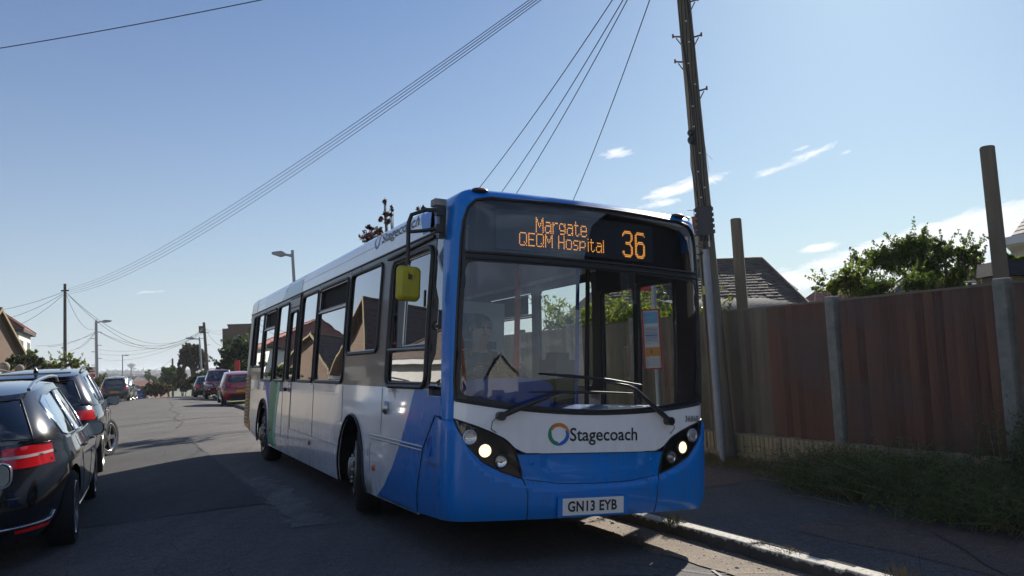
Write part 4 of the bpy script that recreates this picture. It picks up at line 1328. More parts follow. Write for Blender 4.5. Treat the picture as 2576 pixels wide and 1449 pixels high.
# fuel cap, side lamps, wheel arch lips
MB().ball(SO(1.457, 1.099, .015), .052, 16, (.6, 1, 1.1)).build('fuel_cap', 'steel', bus)
for y_, w_ in ((4.507, .555), (1.787, .527), (7.30, .55)):
    MB().ball(SO(y_, w_, .006), .026, 10, (.6, 1, 1.1)).build('side_lamp', 'orange_lens', bus)
for yc, lo_ in ((AXF, .255), (AXR, .285)):
    strip_on(SO, arch_pts(yc, lo=lo_, top=.99 if yc < 4 else 1.015), .012, off=.008, n=6).build('arch_lip', 'rubber', bus)
# engine grille panel near the tail
patch('livery_sweep', SO, [(9.30, .40), (9.95, .47), (10.04, .52), (9.42, .62)], [], 'grille_amber', bus, step=.06, off=.003)
gr = patch('tail_grille', SO, [(9.50, .52), (10.06, .52), (10.03, 1.42), (9.52, 1.42)], [], 'rubber', bus, step=.2, off=.004)
for k in range(13):
    w_ = .56 + k * .066
    strip_on(SO, [(9.55, w_), (9.99, w_)], .014, off=.004, n=5).build('grille_slat', 'grille_amber', gr)

# nearside: door opening at the front, windows behind
near_win = [(1.75, 2.95, WB, WT, False), (3.10, 4.40, WB, WT, True), (4.52, 5.80, WB, WT, False), (5.92, 7.20, WB, WT, True), (7.32, 8.40, WB, WT, False), (8.52, 9.60, 1.5, WT, False)]
nh = [rrect(x0, x1, y0, y1, .075) for x0, x1, y0, y1, _ in near_win]
nlow = [(1.60, .268)] + list(reversed(arch_pts(AXF + .02, lo=.255, top=.99))) + [(3.3, .25)] + list(reversed(arch_pts(AXR, lo=.285, top=1.015))) + [(9.0, .36), (10.12, .50), (10.12, 1.30), (1.60, 1.28)]
patch('nearside_panel', SN, nlow, [], 'bus_white', bus, step=.12, thick=.025, grid=(.4, .2))
patch('nearside_band', SN, [(1.60, 1.283), (10.12, 1.303), (10.12, 2.573), (1.60, 2.573)], nh, 'bus_grey_band', bus, step=.1, thick=.03, grid=(.4, .25))
patch('nearside_cant', SN, [(.62, 2.576), (10.12, 2.576), (10.12, 2.95), (.62, 2.95)], [], 'bus_white', bus, step=.1, grid=(.4, .05))
patch('nearside_cant', SN, [(.33, 2.36), (1.60, 2.36), (1.60, 2.572), (.33, 2.560)], [], 'bus_blue', bus, step=.1, thick=.03)
glassmat('clear_glass', (0.86, 0.89, 0.88, 1), refl=1.0)
for x0, x1, y0, y1, v in near_win: side_window(SN, x0, x1, y0, y1, v, glass='clear_glass')
for y0_, y1_ in ((.36, .93), (.97, 1.55)):
    ln = strip_on(SN, rrect(y0_, y1_, .30, 2.34, .06), .028, closed=True, off=-.03, n=6).build('entrance_door', 'black_plastic', bus)
    patch('door_pane', SN, rrect(y0_ + .02, y1_ - .02, .34, 2.30, .05), [], 'clear_glass', ln, step=.4, off=-.03)
patch('door_pillar', SN, [(.15, 1.09), (.34, 1.09), (.34, 2.56), (.30, 2.56)], [], 'bus_blue', bus, step=.2, off=-.0)

# dark linings inside the front corners and over the door
patch('pillar_trim', SB, [(1.115, 1.12), (AY(.33, 1), 1.12), (AY(.33, 1), 2.56), (1.115, 2.56)], [], 'black_plastic', bus, step=.1, off=-.045)
patch('pillar_trim', SB, [(AY(.14), 1.12), (-1.115, 1.12), (-1.115, 2.56), (AY(.14), 2.56)], [], 'black_plastic', bus, step=.1, off=-.045)
patch('door_header_trim', SN, [(.33, 2.35), (1.62, 2.35), (1.62, 2.60), (.33, 2.60)], [], 'black_plastic', bus, step=.2, off=-.05)
# ---- roof, tail, floor and running gear
B = MB()
ys = [YS + .30] + rng(.5, BLN - .5, 10) + [BLN + YS - .22]
prev = None
xr = HW - .195
for y_ in ys:
    row = []
    for k in range(13):
        f = -1 + 2 * k / 12
        row.append((f * (xr - (0.12 if y_ in (ys[0], ys[-1]) else 0)), y_, (2.885 + .03 * (1 - f * f)) * SZ))
    b = len(B.v)
    B.v += row
    if prev is not None:
        for k in range(12): B.f.append((prev + k, prev + k + 1, b + k + 1, b + k)); B.sm.append(True)
    prev = b
rim_ = [SB(a, 2.95) for a in rng(-AMAX, AMAX, 200)]
# dome from the shell edge in to the roof plate
b = len(B.v)
inner = [(p[0] * .93, (p[1] - 5.1) * .985 + 5.1, p[2] + .012) for p in rim_]
B.add(rim_ + inner, [(i, i + 1, 201 + i + 1, 201 + i) for i in range(200)], True)
ctr = [(0, y_, (2.885) * SZ) for y_ in (0.6, 9.7)]
B.build('roof', 'bus_white', bus)
MB().bbox(-.45, .45, 2.2, 4.6, 2.89 * SZ, 2.93 * SZ).build('roof_pod', 'bus_white', bus)
patch('tail', SB, [(AY(10.12), .50), (AY(10.12), 2.95), (-AMAX, 2.95), (-AMAX, .50)], [], 'bus_white', bus, step=.15)
patch('tail', SB, [(AY(10.12, 1), .50), (AY(10.12, 1), 2.95), (AMAX, 2.95), (AMAX, .50)], [], 'bus_white', bus, step=.15)
patch('rear_window', SB, rrect(-AMAX + .02, -AMAX + .9, 1.6, 2.5, .05), [], 'black_gloss', bus, step=.2, off=.004)
fl = MB()
fl.bbox(-HW + .05, HW - .05, .10, 2.05, .33, .37)
fl.bbox(-HW + .42, HW - .42, 2.05, 3.2, .33, .37)
fl.bbox(-HW + .05, HW - .05, 3.2, 7.5, .33, .37)
fl.bbox(-HW + .42, HW - .42, 7.5, 8.7, .33, .37)
fl.bbox(-HW + .05, HW - .05, 7.4, 10.0, .80, .84)
fl.build('floor', 'interior_grey', bus)
ub = MB()
ub.bbox(-HW + .12, HW - .12, .35, 2.05, .235, .325).bbox(-HW + .1, HW - .1, 3.2, 7.5, .22, .325).bbox(-.6, .6, 2.0, 3.3, .25, .325).bbox(-.6, .6, 7.4, 10.0, .30, .7)
ub.build('chassis', 'underbody', bus)
for yc in (AXF, AXR):
    for sg in (-1, 1):
        wh = MB()
        P = [( (yc + .56 * cos(pi * k / 10)), (.30 + .66 * sin(pi * k / 10) ** .7) * SZ) for k in range(11)]
        for (p, q) in zip(P, P[1:]):
            wh.quad((sg * (HW - .03), p[0], p[1]), (sg * (HW - .03), q[0], q[1]), (sg * .70, q[0], q[1]), (sg * .70, p[0], p[1]))
        wh.add([(sg * .70, p[0], p[1]) for p in P], [tuple(range(11))])
        wh.build('wheel_arch_liner', 'underbody', bus)
def bus_wheel(x, y, z, sg, steer=0.0):
    R_ = .415
    M = Matrix.Translation((x, y, z)) @ Matrix.Rotation(steer, 4, 'Z') @ Matrix.Rotation(sg * pi / 2, 4, 'Y')
    w_ = MB().lathe([(.235, -.02), (.30, .0), (.36, .006), (.395, -.01), (R_, -.045), (R_, -.205), (.395, -.235), (.30, -.245), (.235, -.22)], 40, M, closed=True).build('wheel', 'tyre', bus)
    MB().lathe([(.262, .004), (.268, .018), (.250, .022), (.232, .0), (.215, -.02), (.205, .02), (.150, .035), (.115, .04), (.10, .075), (.055, .085), (.0005, .085)], 40, M).build('rim', 'rim_steel', w_)
    for k in range(10):
        th = 2 * pi * k / 10
        MB().lathe([(.0005, 0), (.026, 0), (.030, .003), (.026, -.002)], 12, M @ Matrix.Translation((.178 * cos(th), .178 * sin(th), .0335))).build('hand_hole', 'underbody', w_)
        th = 2 * pi * (k + .5) / 10
        MB().tube([M @ Vector((.13 * cos(th), .13 * sin(th), .03)), M @ Vector((.13 * cos(th), .13 * sin(th), .055))], .012, 6).build('wheel_nut', 'steel', w_)
bus_wheel(-1.055, AXF + .02, .405, -1, radians(-14))
bus_wheel(1.055, AXF, .405, 1, radians(-14))
bus_wheel(-1.075, AXR, .405, -1)
bus_wheel(1.075, AXR, .405, 1)

# ---- mirrors
mr = MB()
br0 = Vector(SO(.27, 2.62, .02))
mr.box(br0 + Vector((-.02, 0, 0)), (.05, .055, .26))
mr.box(br0 + Vector((-.045, -.02, .07)), (.06, .05, .07)).box(br0 + Vector((-.045, -.02, -.06)), (.06, .05, .06))
mir = mr.build('door_mirror', 'black_plastic', bus)
e0 = Vector((-1.30, .46, 2.20)); 
top = Vector((-1.33, .40, 2.56 * 1.0))
t1 = br0 + Vector((-.06, -.02, .075)); t2 = br0 + Vector((-.06, -.02, -.062))
MB().tube([t1, Vector((-1.24, .32, t1.z + .01)), Vector((-1.32, .41, t1.z - .02)), Vector((-1.335, .43, t1.z - .08)), Vector((-1.325, .45, 2.13))], .0165, 8).build('mirror_arm', 'black_plastic', mir)
MB().tube([t2, Vector((-1.25, .34, t2.z - .01)), Vector((-1.335, .435, t2.z - .012))], .0145, 8).build('mirror_arm', 'black_plastic', mir)
MB().box(br0 + Vector((-.04, .02, .14)), (.09, .10, .05)).build('mirror_camera', 'concrete', mir)
hc = Vector((-1.325, .445, 1.985))
Rm = Matrix.Rotation(radians(10), 3, 'Z')
hp_ = rrect(-.095, .095, -.132, .132, .035, 5)
B = MB()
n = len(hp_)
rings = [(1.0, .0), (1.0, -.02), (.93, -.045), (.75, -.058)]
for sc_, yy in rings: B.v += [tuple(hc + Rm @ Vector((p[0] * sc_, yy, p[1] * sc_))) for p in hp_]
for j in range(len(rings) - 1):
    for i in range(n): B.f.append((j * n + i, j * n + (i + 1) % n, (j + 1) * n + (i + 1) % n, (j + 1) * n + i)); B.sm.append(True)
B.add([hc + Rm @ Vector((p[0] * .75, -.058, p[1] * .75)) for p in hp_], [tuple(range(n))], True)
B.add([hc + Rm @ Vector((p[0], 0, p[1])) for p in hp_], [tuple(reversed(range(n)))])
B.build('mirror_back', 'yellow_plastic', mir)
MB().tube([hc + Rm @ Vector((0, -.05, .088)), hc + Rm @ Vector((0, -.085, .088))], .030, 14).build('mirror_clamp', 'yellow_plastic', mir)
MB().bbox(-.012, .012, -.075, -.055, .03, .075).build('clamp_bolt', 'black_plastic', mir, loc=hc)

# ---- saloon
mat('ceiling_dim', (0.30, 0.31, 0.33, 1), 0.7)
MB().bbox(-HW + .12, HW - .12, .35, 9.9, 2.44, 2.46).build('ceiling', 'ceiling_dim', bus)
dash = MB()
dash.add([(-.80, .0, 1.045), (.80, .0, 1.045), (1.03, .42, 1.10), (-1.03, .42, 1.10), (-.80, .0, .5), (.80, .0, .5), (1.03, .42, .5), (-1.03, .42, .5)],
         [(0, 1, 2, 3), (4, 5, 1, 0), (3, 2, 6, 7), (0, 3, 7, 4), (1, 5, 6, 2)])
dash.build('dashboard', 'interior_blue', bus)
B = MB()
for k in range(9):
    th = pi * k / 8
    B.v.append((-.55 + .50 * cos(th), .55 - .42 * sin(th), 1.20 + .10 * sin(th)))
    B.v.append((-.55 + .50 * cos(th), .55 - .42 * sin(th), 1.04))
for k in range(8): B.f.append((2 * k, 2 * k + 1, 2 * k + 3, 2 * k + 2)); B.sm.append(True)
B.add([(-.55 + .50 * cos(pi * k / 8), .55 - .42 * sin(pi * k / 8), 1.20 + .10 * sin(pi * k / 8)) for k in range(9)], [tuple(range(9))])
B.build('instrument_binnacle', 'interior_blue', bus)
vt = MB()
vt.bbox(.25, 1.0, .12, .20, 1.075, 1.095)
vent_o = vt.build('demister_strip', 'plate_white', bus)
for k in range(6): MB().bbox(.30 + k * .115, .37 + k * .115, .145, .170, 1.093, 1.099).build('demister_slot', 'underbody', vent_o)
# steering wheel
M = Matrix.Translation((-.50, .50, 1.30)) @ Matrix.Rotation(radians(28), 4, 'X')
MB().tube([M @ Vector((.23 * cos(2 * pi * k / 24), .23 * sin(2 * pi * k / 24), 0)) for k in range(25)], .014, 8, cap=False).tube([M @ Vector((-.22, 0, 0)), M @ Vector((.22, 0, 0))], .014, 6).tube([M @ Vector((0, 0, 0)), M @ Vector((0, -.05, -.35))], .03, 8).ball(M @ Vector((0, 0, 0)), .06, 10, (1, 1, .6)).build('steering_wheel', 'black_plastic', bus)
# driver's seat and cab screen
MB().bbox(-.76, -.24, .78, 1.22, .82, .95).bbox(-.74, -.26, 1.14, 1.26, .95, 1.62).bbox(-.62, -.38, 1.16, 1.24, 1.64, 1.86).bbox(-.6, -.4, .9, 1.1, .36, .82).build('driver_seat', 'seat_cloth', bus)
MB().bbox(-.05, -.02, .50, 1.50, .37, 1.25).bbox(-1.05, -.02, 1.50, 1.53, .37, 2.0).build('cab_partition', 'interior_pale', bus)
MB().bbox(-.05, .12, .42, .72, 1.10, 1.46).bbox(-.02, .10, .48, .66, 1.46, 1.52).build('ticket_machine', 'black_plastic', bus)
for x, y, m, r_ in ((.62, 1.25, 'interior_blue', .017), (.20, 1.7, 'pole_orange', .017), (.42, 2.1, 'pole_orange', .017), (-.2, 3.3, 'pole_orange', .017), (.35, 4.4, 'pole_orange', .017), (.95, 1.62, 'black_plastic', .022), (-.35, 5.6, 'pole_orange', .017)):
    MB().tube([(x, y, .37), (x, y, 2.44)], r_, 10).build('grab_pole', m, bus)
seat0 = None
for x in (-.88, -.44, .44, .88):
    for k in range(7):
        y = 3.5 + k * .86
        zf = .37 if y < 7.4 else .84
        if seat0 is None:
            seat0 = MB().bbox(-.21, .21, -.22, .20, .36, .46).bbox(-.21, .21, .17, .26, .44, 1.02).bbox(-.05, .05, -.1, .1, 0, .36).build('seat', 'seat_cloth', bus)
            hr = MB().tube([(-.19, .22, 1.0), (-.19, .22, 1.07), (.19, .22, 1.07), (.19, .22, 1.0)], .014, 6).build('grab_rail', 'pole_orange', seat0)
            seat0.location = (x, y, zf)
        else:
            c = copy_tree(seat0, bus)
            c.location = (x, y, zf)
MB().bbox(-1.0, 1.0, 9.7, 9.8, .9, 1.7).build('rear_bulkhead', 'interior_grey', bus)

# ------------------------------------------------------------------ the driver
def driver():
    root = empty('person', mw=BUSM @ Matrix.Translation((-.50, .98, .94)))
    tag(root, 'bus driver in dark top with pale shoulder stripes, both hands on the steering wheel', 'person')
    mat('skin', (0.42, 0.24, 0.17, 1), 0.55, var=0.08, vscale=6)
    mat('dark_cloth', (0.020, 0.022, 0.028, 1), 0.9, var=0.2, vscale=20)
    mat('hair', (0.03, 0.022, 0.018, 1), 0.7, var=0.2, vscale=40)
    V, E, R = [], [], []
    def ch(pts, start=None):
        last = start
        for (x, y, z, r) in pts:
            V.append((x, y, z)); R.append(r)
            if last is not None: E.append((last, len(V) - 1))
            last = len(V) - 1
        return last
    pel = ch([(0, 0, .08, .15)])
    sp = ch([(0, .02, .24, .145), (0, .01, .38, .16)], pel)
    chst = ch([(0, .0, .50, .15)], sp)
    nk = ch([(0, -.01, .585, .062), (0, -.03, .64, .058)], chst)
    ch([(0, -.045, .70, .082), (0, -.05, .765, .100), (0, -.045, .83, .078)], nk)
    for sg in (-1, 1):
        sh = ch([(sg * .17, .0, .50, .068)], chst)
        el = ch([(sg * .25, -.06, .38, .052), (sg * .27, -.16, .30, .043)], sh)
        ch([(sg * .25, -.30, .36, .034), (sg * .225, -.40, .405, .026), (sg * .215, -.44, .42, .030), (sg * .21, -.475, .425, .024)], el)
        hp = ch([(sg * .10, -.04, .06, .10)], pel)
        kn = ch([(sg * .13, -.24, .08, .085), (sg * .15, -.44, .08, .062)], hp)
        ch([(sg * .15, -.48, -.10, .050), (sg * .15, -.50, -.34, .036), (sg * .15, -.54, -.42, .035), (sg * .15, -.66, -.44, .030)], kn)
    me = bpy.data.meshes.new('body')
    me.from_pydata(V, E, [])
    o = bpy.data.objects.new('body', me)
    COL.objects.link(o)
    o.parent = root
    md = o.modifiers.new('skin', 'SKIN')
    md.use_smooth_shade = True
    lay = me.skin_vertices[0].data if me.skin_vertices else None
    if lay is None:
        bpy.context.view_layer.objects.active = o
        bpy.ops.mesh.customdata_skin_add()
        lay = me.skin_vertices[0].data
    for i, r_ in enumerate(R): lay[i].radius = (r_, r_ * (.82 if i in (1, 2, 3) else 1))
    lay[0].use_root = True
    sb = o.modifiers.new('sub', 'SUBSURF'); sb.levels = 2; sb.render_levels = 2
    me.materials.append(MATS['skin'])
    # face: nose, brow, ears, eyes, mouth
    fc = MB()
    fc.ball((0, -.148, .755), .018, 10, (.7, 1, 1.4)).ball((0, -.135, .795), .02, 10, (2.2, .6, .4))
    for sg in (-1, 1):
        fc.ball((sg * .100, -.05, .765), .022, 10, (.45, .8, 1.3))
    fc.build('nose_and_ears', 'skin', root)
    ey = MB()
    for sg in (-1, 1): ey.ball((sg * .034, -.136, .778), .010, 8)
    ey.ball((0, -.140, .718), .022, 8, (1, .3, .22))
    ey.build('eyes_and_mouth', 'hair', root)
    MB().ball((0, -.030, .800), .108, 18, (.98, 1.02, .86)).build('hair', 'hair', root)
    top_ = MB()
    top_.tube([(0, .0, .02), (0, .02, .2), (0, .01, .38), (0, 0, .50), (0, -.005, .575)], [.175, .165, .18, .165, .085], 18)
    for sg in (-1, 1):
        top_.tube([(sg * .10, 0, .515), (sg * .175, 0, .505), (sg * .255, -.07, .375), (sg * .275, -.17, .295), (sg * .262, -.24, .325)], [.08, .082, .064, .055, .050], 12)
    top_.build('jacket', 'dark_cloth', root)
    leg = MB()
    for sg in (-1, 1):
        leg.tube([(sg * .08, .02, .06), (sg * .13, -.24, .08), (sg * .15, -.46, .08), (sg * .15, -.49, -.1), (sg * .15, -.51, -.38)], [.12, .098, .075, .065, .055], 12)
    leg.build('trousers', 'dark_cloth', root)
    st = MB()
    for sg in (-1, 1):
        for k in range(3):
            dx = .012 * (k - 1)
            st.tube([(sg * (.11) + dx * .3, -.02 + dx, .596), (sg * .175 + dx, -.03 + dx, .588 - .004 * k), (sg * .245 + dx, -.10, .435), (sg * .295 + dx * .5, -.13 + dx, .33)], .0045, 5)
    st.build('sleeve_stripes', 'plate_white', root)
    # fingers closed round the wheel rim
    hd = MB()
    for sg in (-1, 1):
        for k, (L, r_) in enumerate(((.040, .0085), (.045, .009), (.042, .0085), (.034, .0075))):
            b_ = Vector((sg * (.20 + .0), -.475 + .004 * k, .445 - .019 * k))
            hd.tube([b_ + Vector((sg * .012, .02, 0)), b_ + Vector((-sg * .004, -.012, 0)), b_ + Vector((-sg * .026, -.016, 0)), b_ + Vector((-sg * L, .002, -.002))], [r_, r_, r_ * .92, r_ * .8], 8)
        b_ = Vector((sg * .205, -.44, .45))
        hd.tube([b_, b_ + Vector((-sg * .016, -.010, .022)), b_ + Vector((-sg * .034, -.022, .020))], [.011, .0095, .0085], 8)
    hd.build('fingers', 'skin', root)
driver()
# ================================================================== PARKED CARS
mat('paint_black', (0.010, 0.011, 0.014, 1), 0.16, coat=1.0, spec=0.6)
mat('paint_dark_grey', (0.022, 0.024, 0.030, 1), 0.2, coat=1.0, spec=0.6)
mat('paint_navy', (0.012, 0.015, 0.028, 1), 0.18, coat=1.0, spec=0.6)
mat('paint_red', rgb(150, 22, 34), 0.2, coat=1.0)
mat('paint_maroon', rgb(118, 22, 42), 0.22, coat=1.0)
mat('paint_green', rgb(14, 50, 46), 0.25, coat=0.9)
mat('paint_blue', rgb(20, 84, 170), 0.2, coat=1.0)
mat('paint_silver', (0.42, 0.43, 0.44, 1), 0.25, metal=0.4, coat=0.8)
mat('paint_white_van', (0.7, 0.7, 0.7, 1), 0.25, coat=0.8)
mat('chrome', (0.75, 0.75, 0.76, 1), 0.12, metal=1.0)
mat('mirror_glass', (0.22, 0.24, 0.25, 1), 0.05, metal=1.0)
mat('alloy', (0.45, 0.45, 0.47, 1), 0.25, metal=0.9)
mat('tail_red', rgb(170, 10, 22), 0.15, coat=1.0, emit=(1, 0.02, 0.02, 1), estr=0.03)
mat('tail_dark', rgb(95, 8, 16), 0.15, coat=1.0)
mat('tail_clear', (0.55, 0.42, 0.42, 1), 0.15, coat=1.0)
mat('head_glass', (0.55, 0.58, 0.60, 1), 0.08, metal=0.6, coat=1.0)
mat('plate_yellow', rgb(196, 150, 40), 0.4)
mat('plate_dim', (0.6, 0.6, 0.58, 1), 0.4)
mat('seat_dark', (0.03, 0.03, 0.032, 1), 0.85)
glassmat('car_glass', (0.30, 0.33, 0.34, 1), refl=3.4)
glassmat('privacy_glass', (0.05, 0.055, 0.06, 1), refl=3.0)

class CarShell:
    """x forward, y left, z up; a runs 0..8 round a square: front [-1,1], left [1,3], rear [3,5], right [5,7]"""
    def __init__(s, sp):
        s.sp = sp
        s.rings = sp['rings']          # (w, half width, x front, x rear, n)
        s.g0, s.g1 = sp['g0'], sp['g1']  # greenhouse base and roof rings (z, hw, xf, xr, n)
    @staticmethod
    def sq(a):
        a = (a + 1) % 8 - 1
        if a <= 1: return 1.0, a
        if a <= 3: return 2 - a, 1.0
        if a <= 5: return -1.0, 4 - a
        return a - 6, -1.0
    @staticmethod
    def ring_pt(qx, qy, hw, xf, xr, n):
        k = (abs(qx) ** n + abs(qy) ** n) ** (-1 / n)
        return (xf + xr) / 2 + (xf - xr) / 2 * k * qx, hw * k * qy
    def interp(s, rings, w):
        if w <= rings[0][0]: return rings[0][1:]
        for i in range(len(rings) - 1):
            A, B_ = rings[i], rings[i + 1]
            if w <= B_[0]:
                f = (w - A[0]) / (B_[0] - A[0])
                P0 = rings[max(i - 1, 0)]; P3 = rings[min(i + 2, len(rings) - 1)]
                out = []
                for k in range(1, 5):
                    m1 = (B_[k] - P0[k]) / max(1e-6, (B_[0] - P0[0])) * (B_[0] - A[0])
                    m2 = (P3[k] - A[k]) / max(1e-6, (P3[0] - A[0])) * (B_[0] - A[0])
                    f2, f3 = f * f, f ** 3
                    out.append(A[k] * (2 * f3 - 3 * f2 + 1) + B_[k] * (3 * f2 - 2 * f3) + m1 * (f3 - 2 * f2 + f) + m2 * (f3 - f2))
                return out
        return rings[-1][1:]
    def low(s, a, w, off=0.0):
        qx, qy = s.sq(a)
        hw, xf, xr, n = s.interp(s.rings, w)
        x, y = s.ring_pt(qx, qy, hw, xf, xr, n)
        x2, y2 = s.ring_pt(*s.sq(a + .01), hw, xf, xr, n)
        tx, ty = x2 - x, y2 - y
        l = hypot(tx, ty) or 1
        top = s.rings[-1][0]
        z = w
        nd_ = s.sp['nose']
        fx = max(0, (x - nd_[0]) / (xf - nd_[0] + 1e-6))
        z -= nd_[1] * fx ** 1.6 * (w / top) ** 2
        z += s.sp.get('wedge', .02) * (-(x) / 2.2) * (w / top) ** 2
        # side crease
        cz = s.sp.get('crease')
        o = off
        if cz and abs(qy) > .97:
            o += .012 * math.exp(-((w - cz) / .035) ** 2)
        return (x + ty / l * o, y - tx / l * o, z)
    def green(s, a, v, off=0.0):
        qx, qy = s.sq(a)
        z0, h0, f0, r0, n0 = s.g0
        z1, h1, f1, r1, n1 = s.g1
        e = v ** s.sp.get('gexp', 1.25)
        hw = h0 + (h1 - h0) * e
        xf = f0 + (f1 - f0) * (v ** s.sp.get('fexp', 1.12))
        xr = r0 + (r1 - r0) * (v ** s.sp.get('rexp', 1.5))
        n = n0 + (n1 - n0) * v
        x, y = s.ring_pt(qx, qy, hw, xf, xr, n)
        x2, y2 = s.ring_pt(*s.sq(a + .01), hw, xf, xr, n)
        tx, ty = x2 - x, y2 - y
        l = hypot(tx, ty) or 1
        base = s.low(a, s.rings[-1][0])[2]
        zr = z1 + s.roofz(x, y)
        z = base + (zr - base) * v
        return (x + ty / l * off, y - tx / l * off, z + off * .3)
    def roofz(s, x, y):
        rx, drop_f, drop_r = s.sp['roof']
        d = x - rx
        return -(drop_f if d > 0 else drop_r) * d * d
    def a_side(s, x, w, side, green=False):
        lo, hi = -1.0, 1.0
        fn = s.green if green else s.low
        for _ in range(22):
            m = (lo + hi) / 2
            a = 2 - m if side > 0 else m + 6
            if fn(a, w)[0] < x: lo = m
            else: hi = m
        return 2 - lo if side > 0 else lo + 6
    def a_end(s, y, w, front, green=False):
        lo, hi = -1.0, 1.0
        fn = s.green if green else s.low
        for _ in range(22):
            m = (lo + hi) / 2
            a = m if front else 4 - m
            if fn(a, w)[1] < y: lo = m
            else: hi = m
        return lo if front else 4 - lo

def make_car(name, label, sp, loc, rz, group='cars parked along the road', detail=True):
    sh = CarShell(sp)
    root = empty(name, loc, rz)
    tag(root, label, 'car', group)
    paint = sp['paint']
    top = sh.rings[-1][0]
    z0 = sh.rings[0][0]
    xa, xb, rw, ww = sp['axf'], sp['axr'], sp['wr'], sp.get('ww', .22)
    # body: one sheet all round with arches notched out of the lower edge
    def arch(side, xc):
        out = []
        R_ = rw + .045
        zc = rw
        for k in range(13):
            th = pi * k / 12
            x = xc + R_ * cos(th)
            z = max(z0, zc + R_ * sin(th))
            if k in (0, 12): z = z0
            out.append((sh.a_side(x, z, side), z))
        return out
    lo = [(-1, z0), (1, z0)]
    lo += arch(1, xa) + arch(1, xb)
    lo += [(3, z0), (5, z0)]
    ar = arch(-1, xb); ar.reverse()
    af = arch(-1, xa); af.reverse()
    lo += ar + af + [(7, z0)]
    outer = lo + [(7, top), (-1, top)]
    body = patch('body', sh.low, outer, [], paint, root, step=.12, grid=(.06, .06))
    MBd = MB()
    # shoulder deck between body and greenhouse (bonnet at the front)
    N = 160
    rows = 8
    for i in range(N + 1):
        a = -1 + 8 * i / N
        P = Vector(sh.low(a, top))
        Q = Vector(sh.green(a, 0))
        for j in range(rows + 1):
            f = j / rows
            p = P.lerp(Q, f)
            L = (P - Q).length
            p.z += sp.get('crown', .16) * min(L, .9) * sin(pi * min(1, f * 1.0)) * .35 * (1 if L > .25 else .4)
            MBd.v.append(tuple(p))
    for i in range(N):
        for j in range(rows):
            a_ = i * (rows + 1) + j
            MBd.f.append((a_, a_ + rows + 1, a_ + rows + 2, a_ + 1)); MBd.sm.append(True)
    MBd.build('bonnet', paint, root)
    # greenhouse with window openings
    holes, panes = [], []
    for (kind, poly, gm) in sp['windows']:
        for side in ((1, -1) if kind == 'side' else (1,)):
            if kind == 'side': pl = [(sh.a_side(x, v, side, True), v) for x, v in poly]
            else: pl = [(sh.a_end(y, v, kind == 'front', True), v) for y, v in poly]
            if kind == 'side' and side < 0: pl = pl[::-1]
            holes.append(pl)
            panes.append((kind, pl, gm))
    # split at the seam so no opening crosses it: seam at a=-1 (right front corner)
    def norm(pl): return [((a if a >= -1 else a + 8), v) for a, v in pl]
    hs = [norm(h) for h in holes]
    patch('cabin_frame', sh.green, [(-1, 0), (7, 0), (7, 1), (-1, 1)], hs, sp.get('pillar', paint), root, step=.12, grid=(.05, .12))
    for (kind, _, gm), h in zip(panes, hs):
        w_ = patch({'side': 'side_window', 'front': 'windscreen', 'rear': 'rear_window'}[kind], sh.green, h, [], gm, root, step=.1, off=-.006)
        if kind == 'side' and sp.get('trim'):
            strip_on(sh.green, h, .008, closed=True, off=.002, n=5, step=.2).build('window_trim', sp['trim'], w_)
        else:
            strip_on(sh.green, h, .007, closed=True, off=.0, n=5, step=.2).build('window_seal', 'rubber', w_)
    # roof
    Rf = MB()
    rowsr = 7
    for i in range(N + 1):
        a = -1 + 8 * i / N
        P = Vector(sh.green(a, 1))
        for j in range(rowsr + 1):
            f = j / rowsr
            x = P.x * (1 - f) + ((sh.g1[2] + sh.g1[3]) / 2) * f
            y = P.y * (1 - f)
            z = sh.g1[0] + sh.roofz(x, y) + .045 * (1 - (1 - f) ** 3)
            Rf.v.append((x, y, z))
    for i in range(N):
        for j in range(rowsr):
            a_ = i * (rowsr + 1) + j
            Rf.f.append((a_, a_ + rowsr + 1, a_ + rowsr + 2, a_ + 1)); Rf.sm.append(True)
    Rf.build('roof', sp.get('roofpaint', paint), root)
    # floor, cabin and arch liners
    u = MB()
    hw = sh.rings[0][1]
    u.bbox(xb - .9, xa + .6, -hw + .28, hw - .28, z0 - .01, z0 + .25)
    u.bbox(xb + .45, xa - .45, -hw + .06, hw - .06, z0, z0 + .2)
    for xc in (xa, xb):
        for sg in (-1, 1):
            R_ = rw + .05
            P = [(xc + R_ * cos(pi * k / 10), rw + R_ * sin(pi * k / 10)) for k in range(11)]
            for (p, q) in zip(P, P[1:]):
                u.quad((p[0], sg * (hw - .02), p[1]), (q[0], sg * (hw - .02), q[1]), (q[0], sg * (hw - .34), q[1]), (p[0], sg * (hw - .34), p[1]))
            u.add([(p[0], sg * (hw - .34), p[1]) for p in P], [tuple(range(11))])
    u.build('underbody', 'underbody', root)
    si = MB()
    zs_ = top - .30
    for x in sp.get('seats', (.25, -.65)):
        for sg in (-1, 1):
            si.bbox(x - .12, x + .02, sg * .38 - .24, sg * .38 + .24, zs_ - .2, zs_ + .42)
            si.bbox(x - .10, x - .02, sg * .38 - .12, sg * .38 + .12, zs_ + .44, zs_ + .60)
    si.bbox(sh.g0[3] + .15, sh.g0[2] - .25, -.7, .7, z0 + .2, zs_ - .1)
    si.build('seats', 'seat_dark', root)
